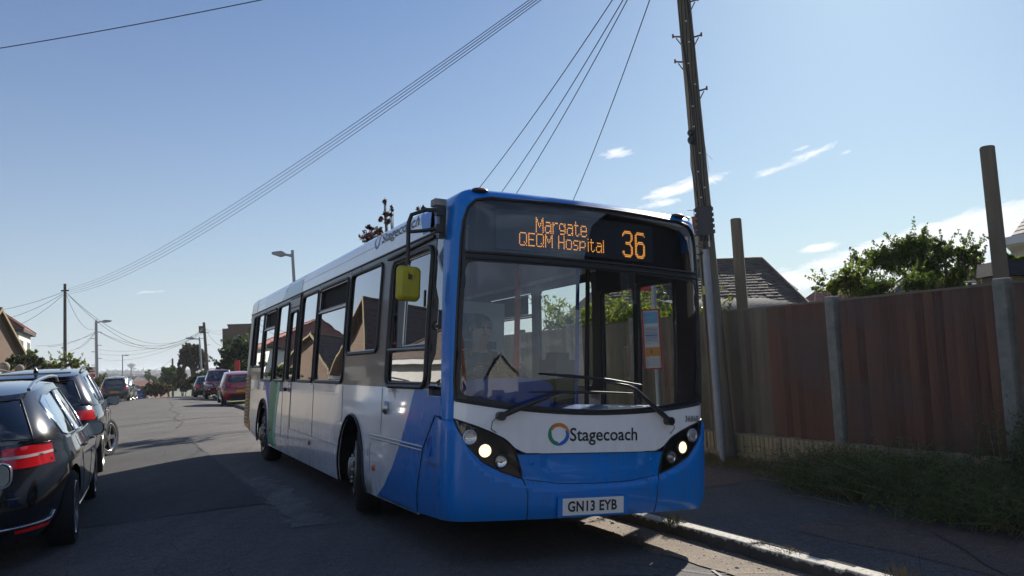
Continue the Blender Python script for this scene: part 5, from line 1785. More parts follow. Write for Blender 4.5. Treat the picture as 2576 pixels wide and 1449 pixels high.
    # wheels
    def wheel(x, y, sg, steer=0.0, dst=0.0):
        M = Matrix.Translation((x, y, rw)) @ Matrix.Rotation(steer, 4, 'Z') @ Matrix.Rotation(-sg * pi / 2, 4, 'X')
        rr_ = rw * .70
        t_ = MB().lathe([(rr_, -.015), (rr_ + .02, .0), (rw * .9, .004), (rw - .012, -.012), (rw, -.04), (rw, -ww + .04), (rw - .012, -ww + .01), (rw * .9, -ww), (rr_, -ww + .02)], 40 if detail else 24, M, closed=True).build('wheel', 'tyre', root)
        B = MB()
        B.lathe([(rr_ + .004, -.010), (rr_ + .004, .002), (rr_ - .016, -.002), (rr_ - .03, -.05), (rr_ - .03, -ww + .05)], 36 if detail else 20, M)
        ns = sp.get('spokes', 5)
        for k in range(ns):
            th = 2 * pi * k / ns
            for dth in ((-.16, .16) if sp.get('twin') else (0,)):
                c0 = M @ Vector((.055 * cos(th + dth * .4), .055 * sin(th + dth * .4), -.022))
                c1 = M @ Vector(((rr_ - .012) * cos(th + dth), (rr_ - .012) * sin(th + dth), -.012))
                dirn = (c1 - c0)
                side = (M.to_3x3() @ Vector((-sin(th), cos(th), 0)))
                nrm = (M.to_3x3() @ Vector((0, 0, 1)))
                w0, w1 = (.020, .013) if sp.get('twin') else (.036, .030)
                vs = []
                for c, w_ in ((c0, w0), (c1, w1)):
                    vs += [c - side * w_, c + side * w_, c + side * w_ * .7 - nrm * .03, c - side * w_ * .7 - nrm * .03]
                B.add(vs, [(0, 1, 5, 4), (1, 2, 6, 5), (3, 0, 4, 7), (2, 3, 7, 6)])
        B.lathe([(.075, -.03), (.070, -.016), (.045, -.012), (.0005, -.010)], 20, M)
        B.build('rim', sp.get('rim', 'alloy'), t_)
        MB().lathe([(.0005, -.075), (rr_ * .62, -.075), (rr_ * .62, -.060), (.0005, -.06)], 24, M).build('brake_disc', 'dark_metal', t_)
        return t_
    st = sp.get('steer', 0.0)
    wy = sp['track']
    for sg in (1, -1):
        wheel(xa, sg * wy, sg, st)
        wheel(xb, sg * wy, sg)
    # mirrors
    mx = sp['mirror']
    for sg in (1, -1):
        a = sh.a_side(mx, .06, sg, True)
        p = Vector(sh.green(a, .04))
        c = p + Vector((.02, sg * .16, .06))
        arm = MB().tube([p, p + Vector((.02, sg * .08, .02)), c + Vector((0, -sg * .02, -.05))], [.035, .025, .03], 8)
        B = arm
        prof_ = [(1.0, .0), (1.0, .04), (.86, .085), (.55, .12)]
        hp_ = rrect(-.115, .115, -.078, .078, .055, 5)
        n = len(hp_)
        b0 = len(B.v)
        Rm_ = Matrix.Rotation(sg * radians(6), 3, 'Z')
        for sc_, xx in prof_: B.v += [tuple(c + Rm_ @ Vector((xx - .03, p_[0] * sc_, p_[1] * sc_))) for p_ in hp_]
        for j in range(len(prof_) - 1):
            for i in range(n): B.f.append((b0 + j * n + i, b0 + j * n + (i + 1) % n, b0 + (j + 1) * n + (i + 1) % n, b0 + (j + 1) * n + i)); B.sm.append(True)
        B.f.append(tuple(b0 + 3 * n + i for i in range(n))); B.sm.append(True)
        mo = B.build('door_mirror', sp.get('mirrorpaint', paint), root)
        MB().add([c + Rm_ @ Vector((-.028, p_[0] * .9, p_[1] * .9)) for p_ in hp_], [tuple(range(n))]).build('mirror_glass', 'mirror_glass', mo)
        if sp.get('mirror_ring'):
            pts = [c + Rm_ @ Vector((-.03, p_[0], p_[1])) for p_ in hp_] + [c + Rm_ @ Vector((-.03, hp_[0][0], hp_[0][1]))]
            MB().tube(pts, .006, 5, cap=False).build('mirror_ring', 'chrome', mo)
    # shut lines and handles
    for x0_, x1_ in sp['doors']:
        for sg in (1, -1):
            pts = [(sh.a_side(x0_, z0 + .12, sg), z0 + .12), (sh.a_side(x0_ + .0, .55, sg), .55), (sh.a_side(x1_, top - .01, sg), top - .01)]
            strip_on(sh.low, pts, .0035, off=-.0005, n=4, step=.1).build('door_gap', 'rubber', root)
    for x_ in sp['handles']:
        for sg in (1, -1):
            w_ = top - .11
            P = [Vector(sh.low(sh.a_side(x_ + d, w_, sg), w_, o)) for d, o in ((-.09, .004), (-.06, .028), (.06, .028), (.09, .004))]
            MB().tube(P, .011, 6).build('door_handle', sp.get('handlemat', paint), root)
    sgn_ = []
    for sg in (1, -1):
        P = [(sh.a_side(x, z0 + .05, sg), z0 + .05) for x in (xa - rw - .06, xb + rw + .06)]
        strip_on(sh.low, P, .022, off=.004, n=6, step=.2).build('sill', sp.get('sill', paint), root)
    sp['extra'](sh, root)
    return root, sh

def lowpatch(sh, nm, pts, m, parent, off=.005, side=None):
    return patch(nm, sh.low, pts, [], m, parent, step=.06, off=off)

def W_side(pillars, v0=.06, v1=.90):
    """side glass polygons between pillar positions: (x at base, x at top) pairs"""
    out = []
    for (xb0, xt0, xb1, xt1) in pillars: out.append([(xb0, v0), (xb1, v0), (xt1, v1), (xt0, v1)])
    return out

# ---- estate car (the near black one)
def estate_extra(sh, root):
    # wrap-round tail lamps
    for sg in (1, -1):
        A = lambda y, w: sh.a_end(sg * y, w, False)
        As = lambda x, w: sh.a_side(x, w, sg)
        po = [(A(.42, .78), .78), (A(.60, .775), .775), (As(-2.23, .79), .79), (As(-2.13, .84), .84), (As(-2.08, .90), .90), (As(-2.12, .95), .95), (As(-2.22, .945), .945), (A(.60, .94), .94), (A(.42, .925), .925)]
        if sg < 0: po = po[::-1]
        lamp = patch('tail_light', sh.low, po, [], 'tail_red', root, step=.06, off=.006)
        pi_ = [(A(.20, .785), .785), (A(.405, .78), .78), (A(.405, .925), .925), (A(.20, .915), .915)]
        if sg < 0: pi_ = pi_[::-1]
        patch('tail_light', sh.low, pi_, [], 'tail_dark', root, step=.06, off=.006)
        q = [(A(.22, .845), .845), (A(.58, .850), .850), (As(-2.22, .868), .868), (As(-2.22, .888), .888), (A(.58, .872), .872), (A(.22, .866), .866)]
        if sg < 0: q = q[::-1]
        patch('reverse_strip', sh.low, q, [], 'tail_clear', lamp, step=.06, off=.010)
        # chrome strip and reflector low on the bumper
        P = [(A(.30, .335), .335), (A(.70, .34), .34), (As(-2.26, .35), .35), (As(-1.90, .40), .40)]
        strip_on(sh.low, P, .011, off=.006, n=6, step=.06).build('bumper_trim', 'chrome', root)
        r_ = [(A(.50, .285), .285), (A(.80, .29), .29), (A(.80, .32), .32), (A(.50, .315), .315)]
        if sg < 0: r_ = r_[::-1]
        patch('reflector', sh.low, r_, [], 'tail_red', root, step=.06, off=.008)
        # roof rails
        P = [Vector((x, sg * (.585 - .02 * abs(x + .4)), sh.g1[0] + sh.roofz(x, 0) + .035 + (.035 if abs(x + .65) < .95 else 0))) for x in (.45, .25, -.2, -.65, -1.1, -1.5, -1.78)]
        MB().tube(P, .016, 8).build('roof_rail', 'chrome', root)
    MB().tube([(-1.55, 0, sh.g1[0] + .03), (-1.62, 0, sh.g1[0] + .09), (-1.70, 0, sh.g1[0] + .08)], [.04, .015, .004], 6).build('aerial_fin', 'paint_black', root)
    # plate and tailgate shut line
    MB().box(sh.low(4, .66, .006), (.012, .52, .11)).build('number_plate', 'plate_yellow', root)
    strip_on(sh.low, [(sh.a_end(-.60, .56, False), .56), (sh.a_end(.60, .56, False), .56)], .004, off=.0, n=4, step=.1).build('tailgate_gap', 'rubber', root)
    for sg in (1, -1):
        hp_ = [(sh.a_end(sg * .45, .62, True), .62), (sh.a_side(1.95, .66, sg) if sg > 0 else sh.a_side(1.95, .66, sg) - 8, .66), (sh.a_side(1.85, .76, sg) if sg > 0 else sh.a_side(1.85, .76, sg) - 8, .76), (sh.a_end(sg * .45, .72, True), .72)]
        if sg < 0: hp_ = hp_[::-1]
        patch('headlight', sh.low, hp_, [], 'head_glass', root, step=.06, off=.005)
    MB().box(sh.low(0, .55, .004), (.02, .9, .22)).build('grille', 'black_gloss', root)
EST = dict(
    paint='paint_black', rings=[(.20, .80, 2.22, -2.24, 3.6), (.32, .885, 2.34, -2.36, 3.5), (.52, .915, 2.385, -2.385, 3.4), (.72, .925, 2.36, -2.33, 3.4), (.86, .905, 2.28, -2.27, 3.5), (.955, .875, 2.16, -2.22, 3.8)],
    g0=(.955, .850, 1.08, -2.16, 4.4), g1=(1.455, .60, .30, -1.84, 4.2), nose=(.9, .20), wedge=.03, crease=.80, gexp=1.15, rexp=2.0, roof=(-.2, .05, .030),
    axf=1.42, axr=-1.37, wr=.335, track=.885, spokes=5, mirror=.78, doors=[(1.02, .98), (-.02, -.04), (-.80, -1.12)], handles=(.28, -.78), crown=.14,
    windows=[('front', [(-.66, .07), (.66, .07), (.54, .93), (-.54, .93)], 'car_glass'), ('rear', [(-.62, .10), (.62, .10), (.50, .90), (-.50, .90)], 'privacy_glass'),
             ('side', [(.00, .07), (.74, .07), (.34, .80), (.16, .88), (.02, .89)], 'car_glass'), ('side', [(-.86, .07), (-.07, .07), (-.05, .89), (-.80, .89)], 'car_glass'),
             ('side', [(-1.62, .12), (-1.5, .07), (-.95, .07), (-.88, .89), (-1.45, .88), (-1.62, .78)], 'car_glass')],
    trim='chrome', sill='chrome', handlemat='paint_black', extra=estate_extra, rim='alloy', twin=True)
E_A = EST

def tail_blocks(y0, y1, z0_, z1_, xs=None, m='tail_red'):
    def f(sh, root):
        for sg in (1, -1):
            A = lambda y, w: sh.a_end(sg * y, w, False)
            po = [(A(y0, z0_), z0_), (A(y1, z0_), z0_)]
            if xs is not None: po += [(sh.a_side(xs, z0_ + .02, sg), z0_ + .02), (sh.a_side(xs + .06, z1_, sg), z1_)]
            po += [(A(y1, z1_), z1_), (A(y0, z1_ - .01), z1_ - .01)]
            if sg < 0: po = po[::-1]
            patch('tail_light', sh.low, po, [], m, root, step=.06, off=.008)
    return f
def head_blocks(y0, zc, xs, dz=.05):
    def f(sh, root):
        for sg in (1, -1):
            A = lambda y, w: sh.a_end(sg * y, w, True)
            Bq = lambda x, w: (sh.a_side(x, w, sg) if sg > 0 else sh.a_side(x, w, sg) - 8)
            po = [(A(y0, zc - dz), zc - dz), (Bq(xs + .1, zc - dz * .6), zc - dz * .6), (Bq(xs, zc + dz), zc + dz), (A(y0, zc + dz * .6), zc + dz * .6)]
            if sg < 0: po = po[::-1]
            patch('headlight', sh.low, po, [], 'head_glass', root, step=.06, off=.008)
    return f
def suv_extra(chrome=True, rails='black_plastic', front=False):
    tb, hb = tail_blocks(.52, .80, .86, 1.00, -1.98), head_blocks(.42, .78, 1.9)
    def f(sh, root):
        tb(sh, root); hb(sh, root)
        for sg in (1, -1):
            if rails:
                P = [Vector((x, sg * .60, sh.g1[0] + sh.roofz(x, 0) + .03 + (.03 if abs(x + .55) < .9 else 0))) for x in (.45, .3, -.2, -.6, -1.1, -1.4, -1.6)]
                MB().tube(P, .016, 8).build('roof_rail', rails, root)
        MB().box(sh.low(4, .70, .006), (.012, .52, .11)).build('number_plate', 'plate_yellow', root)
        MB().box(sh.low(0, .45, .006), (.012, .52, .11)).build('number_plate', 'plate_dim', root)
        MB().box(sh.low(0, .68, .004), (.03, .8, .18)).build('grille', 'black_gloss', root)
        if chrome:
            strip_on(sh.low, [(sh.a_end(-.62, .43, False), .43), (sh.a_end(.62, .43, False), .43)], .012, off=.008, n=6, step=.1).build('bumper_trim', 'alloy', root)
        MB().tube([(-1.35, 0, sh.g1[0] + .0), (-1.45, 0, sh.g1[0] + .07), (-1.52, 0, sh.g1[0] + .06)], [.04, .015, .004], 6).build('aerial_fin', 'paint_black', root)
        MB().bbox(sh.g1[3] - .10, sh.g1[3] + .06, -.5, .5, sh.g1[0] - .045, sh.g1[0] - .02).build('roof_spoiler', sh.sp['paint'], root)
    return f
SUV = dict(
    paint='paint_dark_grey', rings=[(.26, .82, 2.08, -2.10, 5), (.40, .90, 2.20, -2.22, 5), (.62, .925, 2.26, -2.26, 5), (.85, .93, 2.23, -2.22, 5), (.98, .91, 2.16, -2.16, 5), (1.06, .885, 2.06, -2.10, 5)],
    g0=(1.06, .865, 1.00, -2.04, 6), g1=(1.66, .64, .28, -1.72, 5), nose=(.9, .16), wedge=.02, crease=.9, gexp=1.15, rexp=1.8, roof=(-.2, .05, .035),
    axf=1.35, axr=-1.33, wr=.365, track=.90, spokes=5, mirror=.72, doors=[(.98, .95), (-.05, -.07), (-.85, -1.1)], handles=(.22, -.82), crown=.14,
    windows=[('front', [(-.68, .07), (.68, .07), (.56, .93), (-.56, .93)], 'car_glass'), ('rear', [(-.64, .12), (.64, .12), (.52, .88), (-.52, .88)], 'privacy_glass'),
             ('side', [(-.02, .07), (.68, .07), (.32, .80), (.15, .88), (.0, .89)], 'car_glass'), ('side', [(-.85, .07), (-.09, .07), (-.07, .89), (-.80, .89)], 'car_glass'),
             ('side', [(-1.55, .22), (-1.40, .07), (-.94, .07), (-.88, .89), (-1.42, .88)], 'car_glass')],
    trim='chrome', handlemat='black_plastic', extra=suv_extra(), rim='alloy', spokes_=5)
HATCH = dict(
    paint='paint_blue', rings=[(.20, .76, 1.88, -1.84, 4.5), (.34, .83, 1.98, -1.96, 4.5), (.55, .855, 2.02, -2.0, 4.5), (.75, .86, 1.98, -1.95, 4.5), (.88, .84, 1.88, -1.88, 4.5), (.95, .815, 1.78, -1.83, 4.5)],
    g0=(.95, .80, 1.05, -1.80, 5), g1=(1.46, .58, .25, -1.40, 4.5), nose=(.9, .22), wedge=.03, crease=.8, gexp=1.1, rexp=1.5, roof=(-.2, .06, .05),
    axf=1.24, axr=-1.22, wr=.305, track=.83, spokes=5, mirror=.74, doors=[(.92, .90), (-.08, -.10)], handles=(.12, -.8), crown=.12,
    windows=[('front', [(-.62, .07), (.62, .07), (.51, .93), (-.51, .93)], 'car_glass'), ('rear', [(-.58, .10), (.58, .10), (.46, .88), (-.46, .88)], 'privacy_glass'),
             ('side', [(-.03, .07), (.70, .07), (.30, .80), (.12, .88), (.0, .89)], 'car_glass'), ('side', [(-.95, .07), (-.12, .07), (-.10, .89), (-.88, .87)], 'car_glass')],
    handlemat='black_plastic', extra=lambda sh, root: (tail_blocks(.45, .70, .70, .92, -1.72)(sh, root), head_blocks(.35, .66, 1.6)(sh, root),
        MB().box(sh.low(4, .60, .006), (.012, .52, .11)).build('number_plate', 'plate_yellow', root), MB().box(sh.low(0, .42, .006), (.012, .52, .11)).build('number_plate', 'plate_dim', root)), rim='alloy')

HEAD = RA + pi / 2      # a car pointing along the road away from the camera
def park(fn_name, label, spec, t, s, turn=0.0, face=1, ref='', slope=True, **kw):
    sp = dict(spec); sp.update(kw)
    p = tsg(t, s)
    ang = HEAD - math.atan(.0015 * max(0, s - 8)) + turn + (0 if face > 0 else pi)
    return make_car(fn_name, label, sp, p, ang, detail=s < 16)
park('estate_car', 'black estate car with silver roof rails and wide red tail lights, nearest complete car', EST, -5.53, 4.88, turn=radians(-2.0), mirrorpaint='black_plastic')
park('suv', 'dark blue black estate parked ahead of the black estate, its front wheel turned out', SUV, -5.42, 10.55, turn=radians(-1.2), paint='paint_navy', steer=radians(-26), mirrorpaint='black_plastic',
     g1=(1.60, .62, .30, -1.80, 5))
park('hatchback', 'grey car cut by the bottom left picture corner, only its mirror and front wheel showing', HATCH, -5.98, .50, paint='paint_dark_grey', spokes=5, twin=True, wr=.325, mirror_ring=True, mirrorpaint='black_plastic', trim='chrome')
park('suv', 'dark grey suv with silver bumper trim, first of the distant cars on the left', SUV, -6.1, 56.5, paint='paint_dark_grey', roofpaint='paint_silver')
park('suv', 'black suv half hidden behind the dark grey suv in the distance', SUV, -6.3, 64.0, paint='paint_black')
park('hatchback', 'small bright blue hatchback, farthest car on the left before the crest', HATCH, -7.2, 96, paint='paint_blue', face=1)
park('hatchback', 'dark green hatchback with a yellow plate facing away beside the pale lamp post', HATCH, -.45, 56.0, paint='paint_green')
def red_extra(sh, root):
    tail_blocks(.56, .74, .62, .92, -1.75, 'tail_dark')(sh, root)
    MB().box(sh.low(4, .62, .006), (.012, .40, .12)).build('number_plate', 'plate_yellow', root)
    strip_on(sh.low, [(sh.a_end(-.55, .50, False), .50), (sh.a_end(.55, .50, False), .50)], .004, n=4, step=.1).build('tailgate_gap', 'rubber', root)
    P = [Vector(sh.low(sh.a_end(y_, .80, False), .80, .012)) for y_ in (-.15, 0, .15)]
    MB().tube(P, .010, 6).build('tailgate_handle', 'chrome', root)
park('hatchback', 'bright red hatchback seen from behind at the tail of the bus', HATCH, .30, 37.0, paint='paint_red', extra=red_extra, g1=(1.50, .60, .35, -1.62, 5))

# double-cab pickup facing the camera
def pickup_extra(sh, root):
    head_blocks(.48, .92, 2.2, .07)(sh, root)
    MB().box(sh.low(0, .88, .006), (.04, .86, .20)).build('grille', 'black_gloss', root)
    for k in range(3): MB().box(Vector(sh.low(0, .82 + .06 * k, .03)), (.02, .84, .014)).build('grille_bar', 'chrome', root)
    MB().box(Vector(sh.low(0, .66, .03)), (.012, .52, .11)).build('number_plate', 'plate_dim', root)
    MB().box(Vector(sh.low(0, .47, .006)), (.05, 1.2, .14)).build('lower_grille', 'black_plastic', root)
    P = [Vector(sh.low(sh.a_end(y_, .40, True), .40, .02)) for y_ in (-.7, -.4, 0, .4, .7)]
    MB().tube(P, .022, 6).build('skid_bar', 'alloy', root)
    for sg in (1, -1): MB().ball(sh.low(sh.a_end(sg * .66, .62, True), .62, .01), .05, 10).build('fog_light', 'head_glass', root)
    MB().bbox(-.9, .3, -.62, -.58, 1.80, 1.83).bbox(-.9, .3, .58, .62, 1.80, 1.83).bbox(-.15, -.11, -.6, .6, 1.80, 1.83).bbox(-.75, -.71, -.6, .6, 1.80, 1.83).build('roof_rack', 'black_plastic', root)
    MB().bbox(-2.5, -1.0, -.72, .72, .72, .98).build('load_bed', 'underbody', root)
PICK = dict(SUV)
PICK.update(paint='paint_maroon', rings=[(.34, .82, 2.42, -2.45, 5), (.48, .90, 2.55, -2.55, 5), (.70, .93, 2.62, -2.60, 5), (.92, .935, 2.58, -2.60, 5), (1.04, .915, 2.48, -2.58, 5), (1.12, .89, 2.36, -2.56, 5)],
    g0=(1.12, .86, 1.10, -1.10, 6), g1=(1.72, .64, .40, -.85, 5), nose=(1.1, .10), axf=1.55, axr=-1.45, wr=.385, mirror=.85, doors=[(1.05, 1.0), (.10, .08), (-.9, -.95)], handles=(.3, -.6),
    windows=[('front', [(-.68, .07), (.68, .07), (.56, .93), (-.56, .93)], 'car_glass'), ('rear', [(-.6, .12), (.6, .12), (.5, .85), (-.5, .85)], 'car_glass'),
             ('side', [(.12, .07), (.80, .07), (.42, .82), (.12, .88)], 'car_glass'), ('side', [(-.85, .07), (.04, .07), (.04, .88), (-.75, .85)], 'car_glass')],
    extra=pickup_extra, mirrorpaint='black_plastic', seats=(.3,))
park('pickup_truck', 'maroon double cab pickup truck facing the camera with a roof rack', PICK, .15, 50.0, face=-1)
# ================================================================== POLES AND LINES
mat('pole_wood', (0.20, 0.165, 0.115, 1), 0.9, var=0.35, vscale=7, bump=0.8, bscale=26, stretch=(1, 1, 0.12), col2=(0.115, 0.10, 0.075, 1))
mat('pole_wood_far', (0.12, 0.10, 0.085, 1), 0.9, var=0.2, vscale=3)
mat('grey_conduit', (0.27, 0.28, 0.29, 1), 0.6, var=0.15, vscale=5, bump=0.1)
mat('lamp_grey', (0.33, 0.34, 0.35, 1), 0.45, metal=0.3)
mat('cable_black', (0.012, 0.012, 0.013, 1), 0.6)
mat('rust', (0.13, 0.06, 0.04, 1), 0.8, var=0.3, vscale=20)
mat('label_white', (0.6, 0.6, 0.58, 1), 0.6)
mat('label_yellow', rgb(190, 190, 70), 0.6)

pb_ = tsg(2.66, 3.36)
ptop = PX(1720, 0, 11.25)
pdir = (ptop - pb_).normalized()
plen = 8.2
Q = pdir.to_track_quat('Z', 'Y').to_matrix().to_4x4()
PM = Matrix.Translation(pb_) @ pdir.to_track_quat('Z', 'Y').to_matrix().to_4x4()
pole = empty('telegraph_pole', mw=Matrix.Translation(pb_))
tag(pole, 'tall leaning wooden telegraph pole with terminal box and cables beside the bus', 'telegraph pole')
def PA(z, dx=0.0, dy=0.0):
    """point beside the pole axis: dx to the right, dy towards the camera"""
    c = pdir * z
    return c + RT_ * dx - FW_ * dy
FW_ = Vector((pb_.x, pb_.y, 0)).normalized()
RT_ = Vector((FW_.y, -FW_.x, 0))
rad = lambda z: .122 - .0050 * z
MB().tube([pdir * z for z in rng(-.1, plen, 14)], [rad(z) for z in rng(-.1, plen, 14)], 20).build('pole', 'pole_wood', pole)
# galvanised cable guard on the near left side, and the older timber cover beside it
FR = Matrix.Rotation(atan2(-FW_.x, FW_.y), 3, 'Z')
gd = MB()
gd.tube([PA(.16, -.060, .13), PA(2.75, -.020, .115)], .047, 10)
gd.build('cable_guard', 'grey_conduit', pole)
MB().tube([PA(-.05, -.045, .14), PA(.20, -.055, .135)], .034, 8).build('duct_bend', 'grey_conduit', pole)
MB().tube([PA(.5, -.135, .08), PA(2.75, -.095, .08)], .014, 6).build('timber_cover', 'fence_board_grey', pole)
tb = MB()
tb.box(PA(3.13, .005, .13), (.20, .08, .38), FR)
tbo = tb.build('terminal_box', 'black_plastic', pole)
for j in range(5):
    for sg in (-1, 1):
        MB().box(PA(2.98 + j * .075, .005 + sg * .095, .15), (.05, .05, .045), FR).build('terminal_clip', 'rubber', tbo)
for j in range(4):
    MB().tube([PA(2.86, -.07 + j * .045, .16), PA(2.94, -.07 + j * .045, .16)], .014, 8).build('cable_gland', 'rubber', tbo)
oc = MB().ball(PA(4.34, -.07, .10), .048, 14, (1, .8, 1)).ball(PA(4.24, -.07, .10), .054, 14, (1, .8, 1.1)).tube([PA(4.16, -.03, .09), PA(4.38, -.03, .09)], .022, 8).build('joint_closure', 'black_plastic', pole)
for k in range(3):
    r_ = .122 + .008 * k
    MB().tube([PA(2.82 + r_ * sin(2 * pi * j / 28), -.115 + r_ * .62 * cos(2 * pi * j / 28) + .008 * k, .13 + .010 * k) for j in range(29)], .0042, 5, cap=False).build('cable_loop', 'cable_black', pole)
MB().tube([PA(2.82, -.18, .13), PA(2.78, -.08, .14), PA(2.80, .0, .14)], .0045, 5).build('loose_cable', 'cable_black', pole)
MB().tube([PA(2.77, -.17, .13), PA(2.84, -.09, .14), PA(2.77, .0, .14)], .0045, 5).build('loose_cable', 'cable_black', pole)
MB().box(PA(2.86, .035, .14), (.022, .02, .15), FR).build('white_label', 'label_white', pole)
MB().box(PA(2.22, -.085, .12), (.04, .02, .11), FR).build('yellow_label', 'label_yellow', pole)
rc = random.Random(8)
for k in range(5):
    x0_ = -.062 + .030 * k
    MB().tube([PA(z, x0_ + .012 * sin(z * 1.7 + k * 1.3) + .008 * sin(z * 4 + k), rad(z) * (.97 - .25 * abs(x0_) / .1) + .010) for z in rng(3.3, 8.0, 26)], .0065, 5).build('riser_cable', 'cable_black', pole)
MB().tube([PA(4.16, -.09, .09), PA(3.9, -.11, .08), PA(3.6, -.08, .10), PA(3.35, -.05, .12)], .0055, 5).build('riser_cable', 'cable_black', pole)
MB().tube([PA(4.5, .075, .07), PA(4.15, .10, .07), PA(3.8, .12, .07)], .0022, 4).tube([PA(4.05, .10, .07), PA(3.95, .18, .07)], .002, 4).build('loose_wire', 'cable_black', pole)
for z in (3.45, 3.58, 3.8, 4.05, 4.42, 4.7, 5.0, 5.3, 5.6, 5.9):
    MB().box(PA(z, rc.uniform(-.03, .045), rad(z) + .018), (.026, .010, .013), FR).build('cable_clip', 'label_white', pole)
for z, sg in ((4.93, 1), (5.36, -1), (5.72, -1), (5.69, 1), (6.2, 1), (6.6, -1)):
    p0, p1 = PA(z, sg * rad(z) * .8, .02), PA(z + .02, sg * (rad(z) + .095), .02)
    MB().tube([p0, p1], .0125, 6).tube([p1 - Vector((0, 0, .02)), p1 + Vector((0, 0, .032))], .013, 6).tube([PA(z - .12, sg * rad(z) * .9, .02), PA(z - .01, sg * (rad(z) + .055), .02)], .008, 5).build('climbing_step', 'rust', pole)
POLE_TOP = pb_ + pdir * 7.9

def simple_pole(px, ptop_y, depth, r_, label, steps=True, lean=0.0, box=False, name='telegraph_pole', lamp=0, m='pole_wood_far', grp='telegraph poles down the road'):
    top_ = PX(px, ptop_y, depth)
    b = Vector((top_.x, top_.y, 0)); b.z = ground_at(b)
    b += RT * lean
    root = empty(name, b)
    tag(root, label, 'telegraph pole' if name == 'telegraph_pole' else 'street lamp', grp)
    t_ = top_ - b
    MB().tube([Vector((0, 0, -.3)), t_ * .5, t_], [r_ * 1.15, r_, r_ * .85], 12).build('pole' if name == 'telegraph_pole' else 'column', m, root)
    if steps:
        n = 6
        for k in range(n):
            z = t_.z * (.45 + .5 * k / n)
            f = z / t_.z
            sg = 1 if k % 2 else -1
            MB().tube([t_ * f, t_ * f + RT * sg * (r_ + .30)], .022, 4).build('climbing_step', 'rust', root)
    if box: MB().box(t_ + Vector((-.2, -.1, -.7)), (.45, .3, .7)).build('terminal_box', 'black_plastic', root)
    if lamp:
        d = RT * lamp
        arm = t_ + Vector((0, 0, -.05))
        MB().tube([arm, arm + d * .25 + Vector((0, 0, .02)), arm + d * .55 + Vector((0, 0, .06))], [.07, .05, .045], 8).build('lamp_arm', 'lamp_grey', root)
        h = MB()
        h.tube([arm + d * .45 + Vector((0, 0, .05)), arm + d * .70 + Vector((0, 0, .07)), arm + d * 1.25 + Vector((0, 0, .10))], [.07, .13, .05], 10)
        h.build('lamp_head', 'lamp_grey', root)
        MB().tube([t_ + Vector((0, 0, -.02)), t_ + Vector((0, 0, .16))], .06, 8).build('photocell', 'lamp_grey', root)
    return root, top_
lp1, T1 = simple_pole(163.5, 714, 54, .105, 'tall thin wooden telegraph pole left of the road whose wires fan out near the top', steps=False)
MB().tube([T1 - lp1.location + Vector((-.25, 0, -.45)), T1 - lp1.location + Vector((.25, 0, -.45))], .05, 6).build('wire_bracket', 'dark_metal', lp1)
lp2, T2 = simple_pole(242, 809, 66, .13, 'grey telegraph pole carrying a street lamp arm, second from the left', lamp=1.0, m='lamp_grey', lean=.05, grp='telegraph poles down the road')
lp3, T3 = simple_pole(513, 811, 80, .15, 'dark wooden telegraph pole with a box at its top, behind the maroon pickup', box=True, lean=.4)
lp4, T4 = simple_pole(434, 902, 125, .16, 'small distant telegraph pole above the trees at the crest', steps=False)
simple_pole(308, 894, 150, .10, 'far slim street lamp standing over the crest on the left', steps=False, name='street_lamp', lamp=1.0, m='lamp_grey', grp='street lamps')
simple_pole(330, 928, 190, .10, 'farthest tiny street lamp standing in front of the water tower', steps=False, name='street_lamp', lamp=1.0, m='lamp_grey', grp='street lamps')
simple_pole(502, 852, 74, .085, 'pale street lamp by the dark green hatchback, arm to the left', steps=False, name='street_lamp', lamp=-1.0, m='lamp_grey', lean=.25, grp='street lamps')
simple_pole(736, 640, 31, .07, 'street lamp rising behind the roof of the bus', steps=False, name='street_lamp', lamp=-.62, m='lamp_grey', lean=.2, grp='street lamps')

def wire(a, b, sag, r_, label, n=18):
    a, b = Vector(a), Vector(b)
    P = []
    for i in range(n + 1):
        f = i / n
        p = a.lerp(b, f)
        p.z -= sag * 4 * f * (1 - f)
        P.append(p)
    o = MB().tube(P, r_, 5).build('overhead_wire', 'cable_black')
    tag(o, label, 'wire', 'overhead wires')
    return o
GW = POLE_TOP
ords = ['top', 'second', 'third', 'lowest']
for k, (u, v) in enumerate(((1402, -20), (1396, -10), (1390, 0), (1384, 11))):
    wire(T1 + Vector((0.2, 0, -.32 - .12 * k)), PX(u + 240, v - 205, 10.6), .78 + .05 * k, .0065, '%s of the four close wires sweeping from the left pole over the bus' % ords[k], 40)
for k, (ua, va, ub, vb, d1, w_) in enumerate(((1535, 0, 1188, 475, 24, 'leftmost'), (1562, 0, 1252, 478, 24, 'second from left'), (1573, 0, 1290, 482, 24, 'third from left'), (1630, 0, 1437, 498, 22, 'rightmost'))):
    a = PX(ub - (ua - ub) * .25, vb + (475) * .25, d1)
    b = PX(ua + (ua - ub) * .16, -76, 12.0)
    wire(a, b, .22, .0085, '%s of the four thin drop wires falling behind the bus roof' % w_, 24)
wire(PX(-200, 152, 13), PX(900, -52, 11), .06, .0075, 'single wire crossing the top left corner of the sky')
for k, (u, v, d) in enumerate(((-60, 787, 60), (-40, 812, 58), (-20, 838, 56))):
    wire(T1 + Vector((-.15, 0, -.55 - .1 * k)), PX(u, v, d), .25 + .1 * k, .012, '%s wire from the left pole to the houses at the picture edge' % ['upper', 'middle', 'lower'][k])
wire(T1 + Vector((.1, 0, -.75)), T2 + Vector((0, 0, -.5)), .9, .012, 'sagging wire between the left pole and the pole with the lamp')
for k in range(2): wire(T1 + Vector((.1, 0, -.6)), T3 + Vector((0, 0, -.5 - .1 * k)), 2.4 + .35 * k, .014, '%s long wire from the left pole across the road to the boxed pole' % ['upper', 'lower'][k], 30)
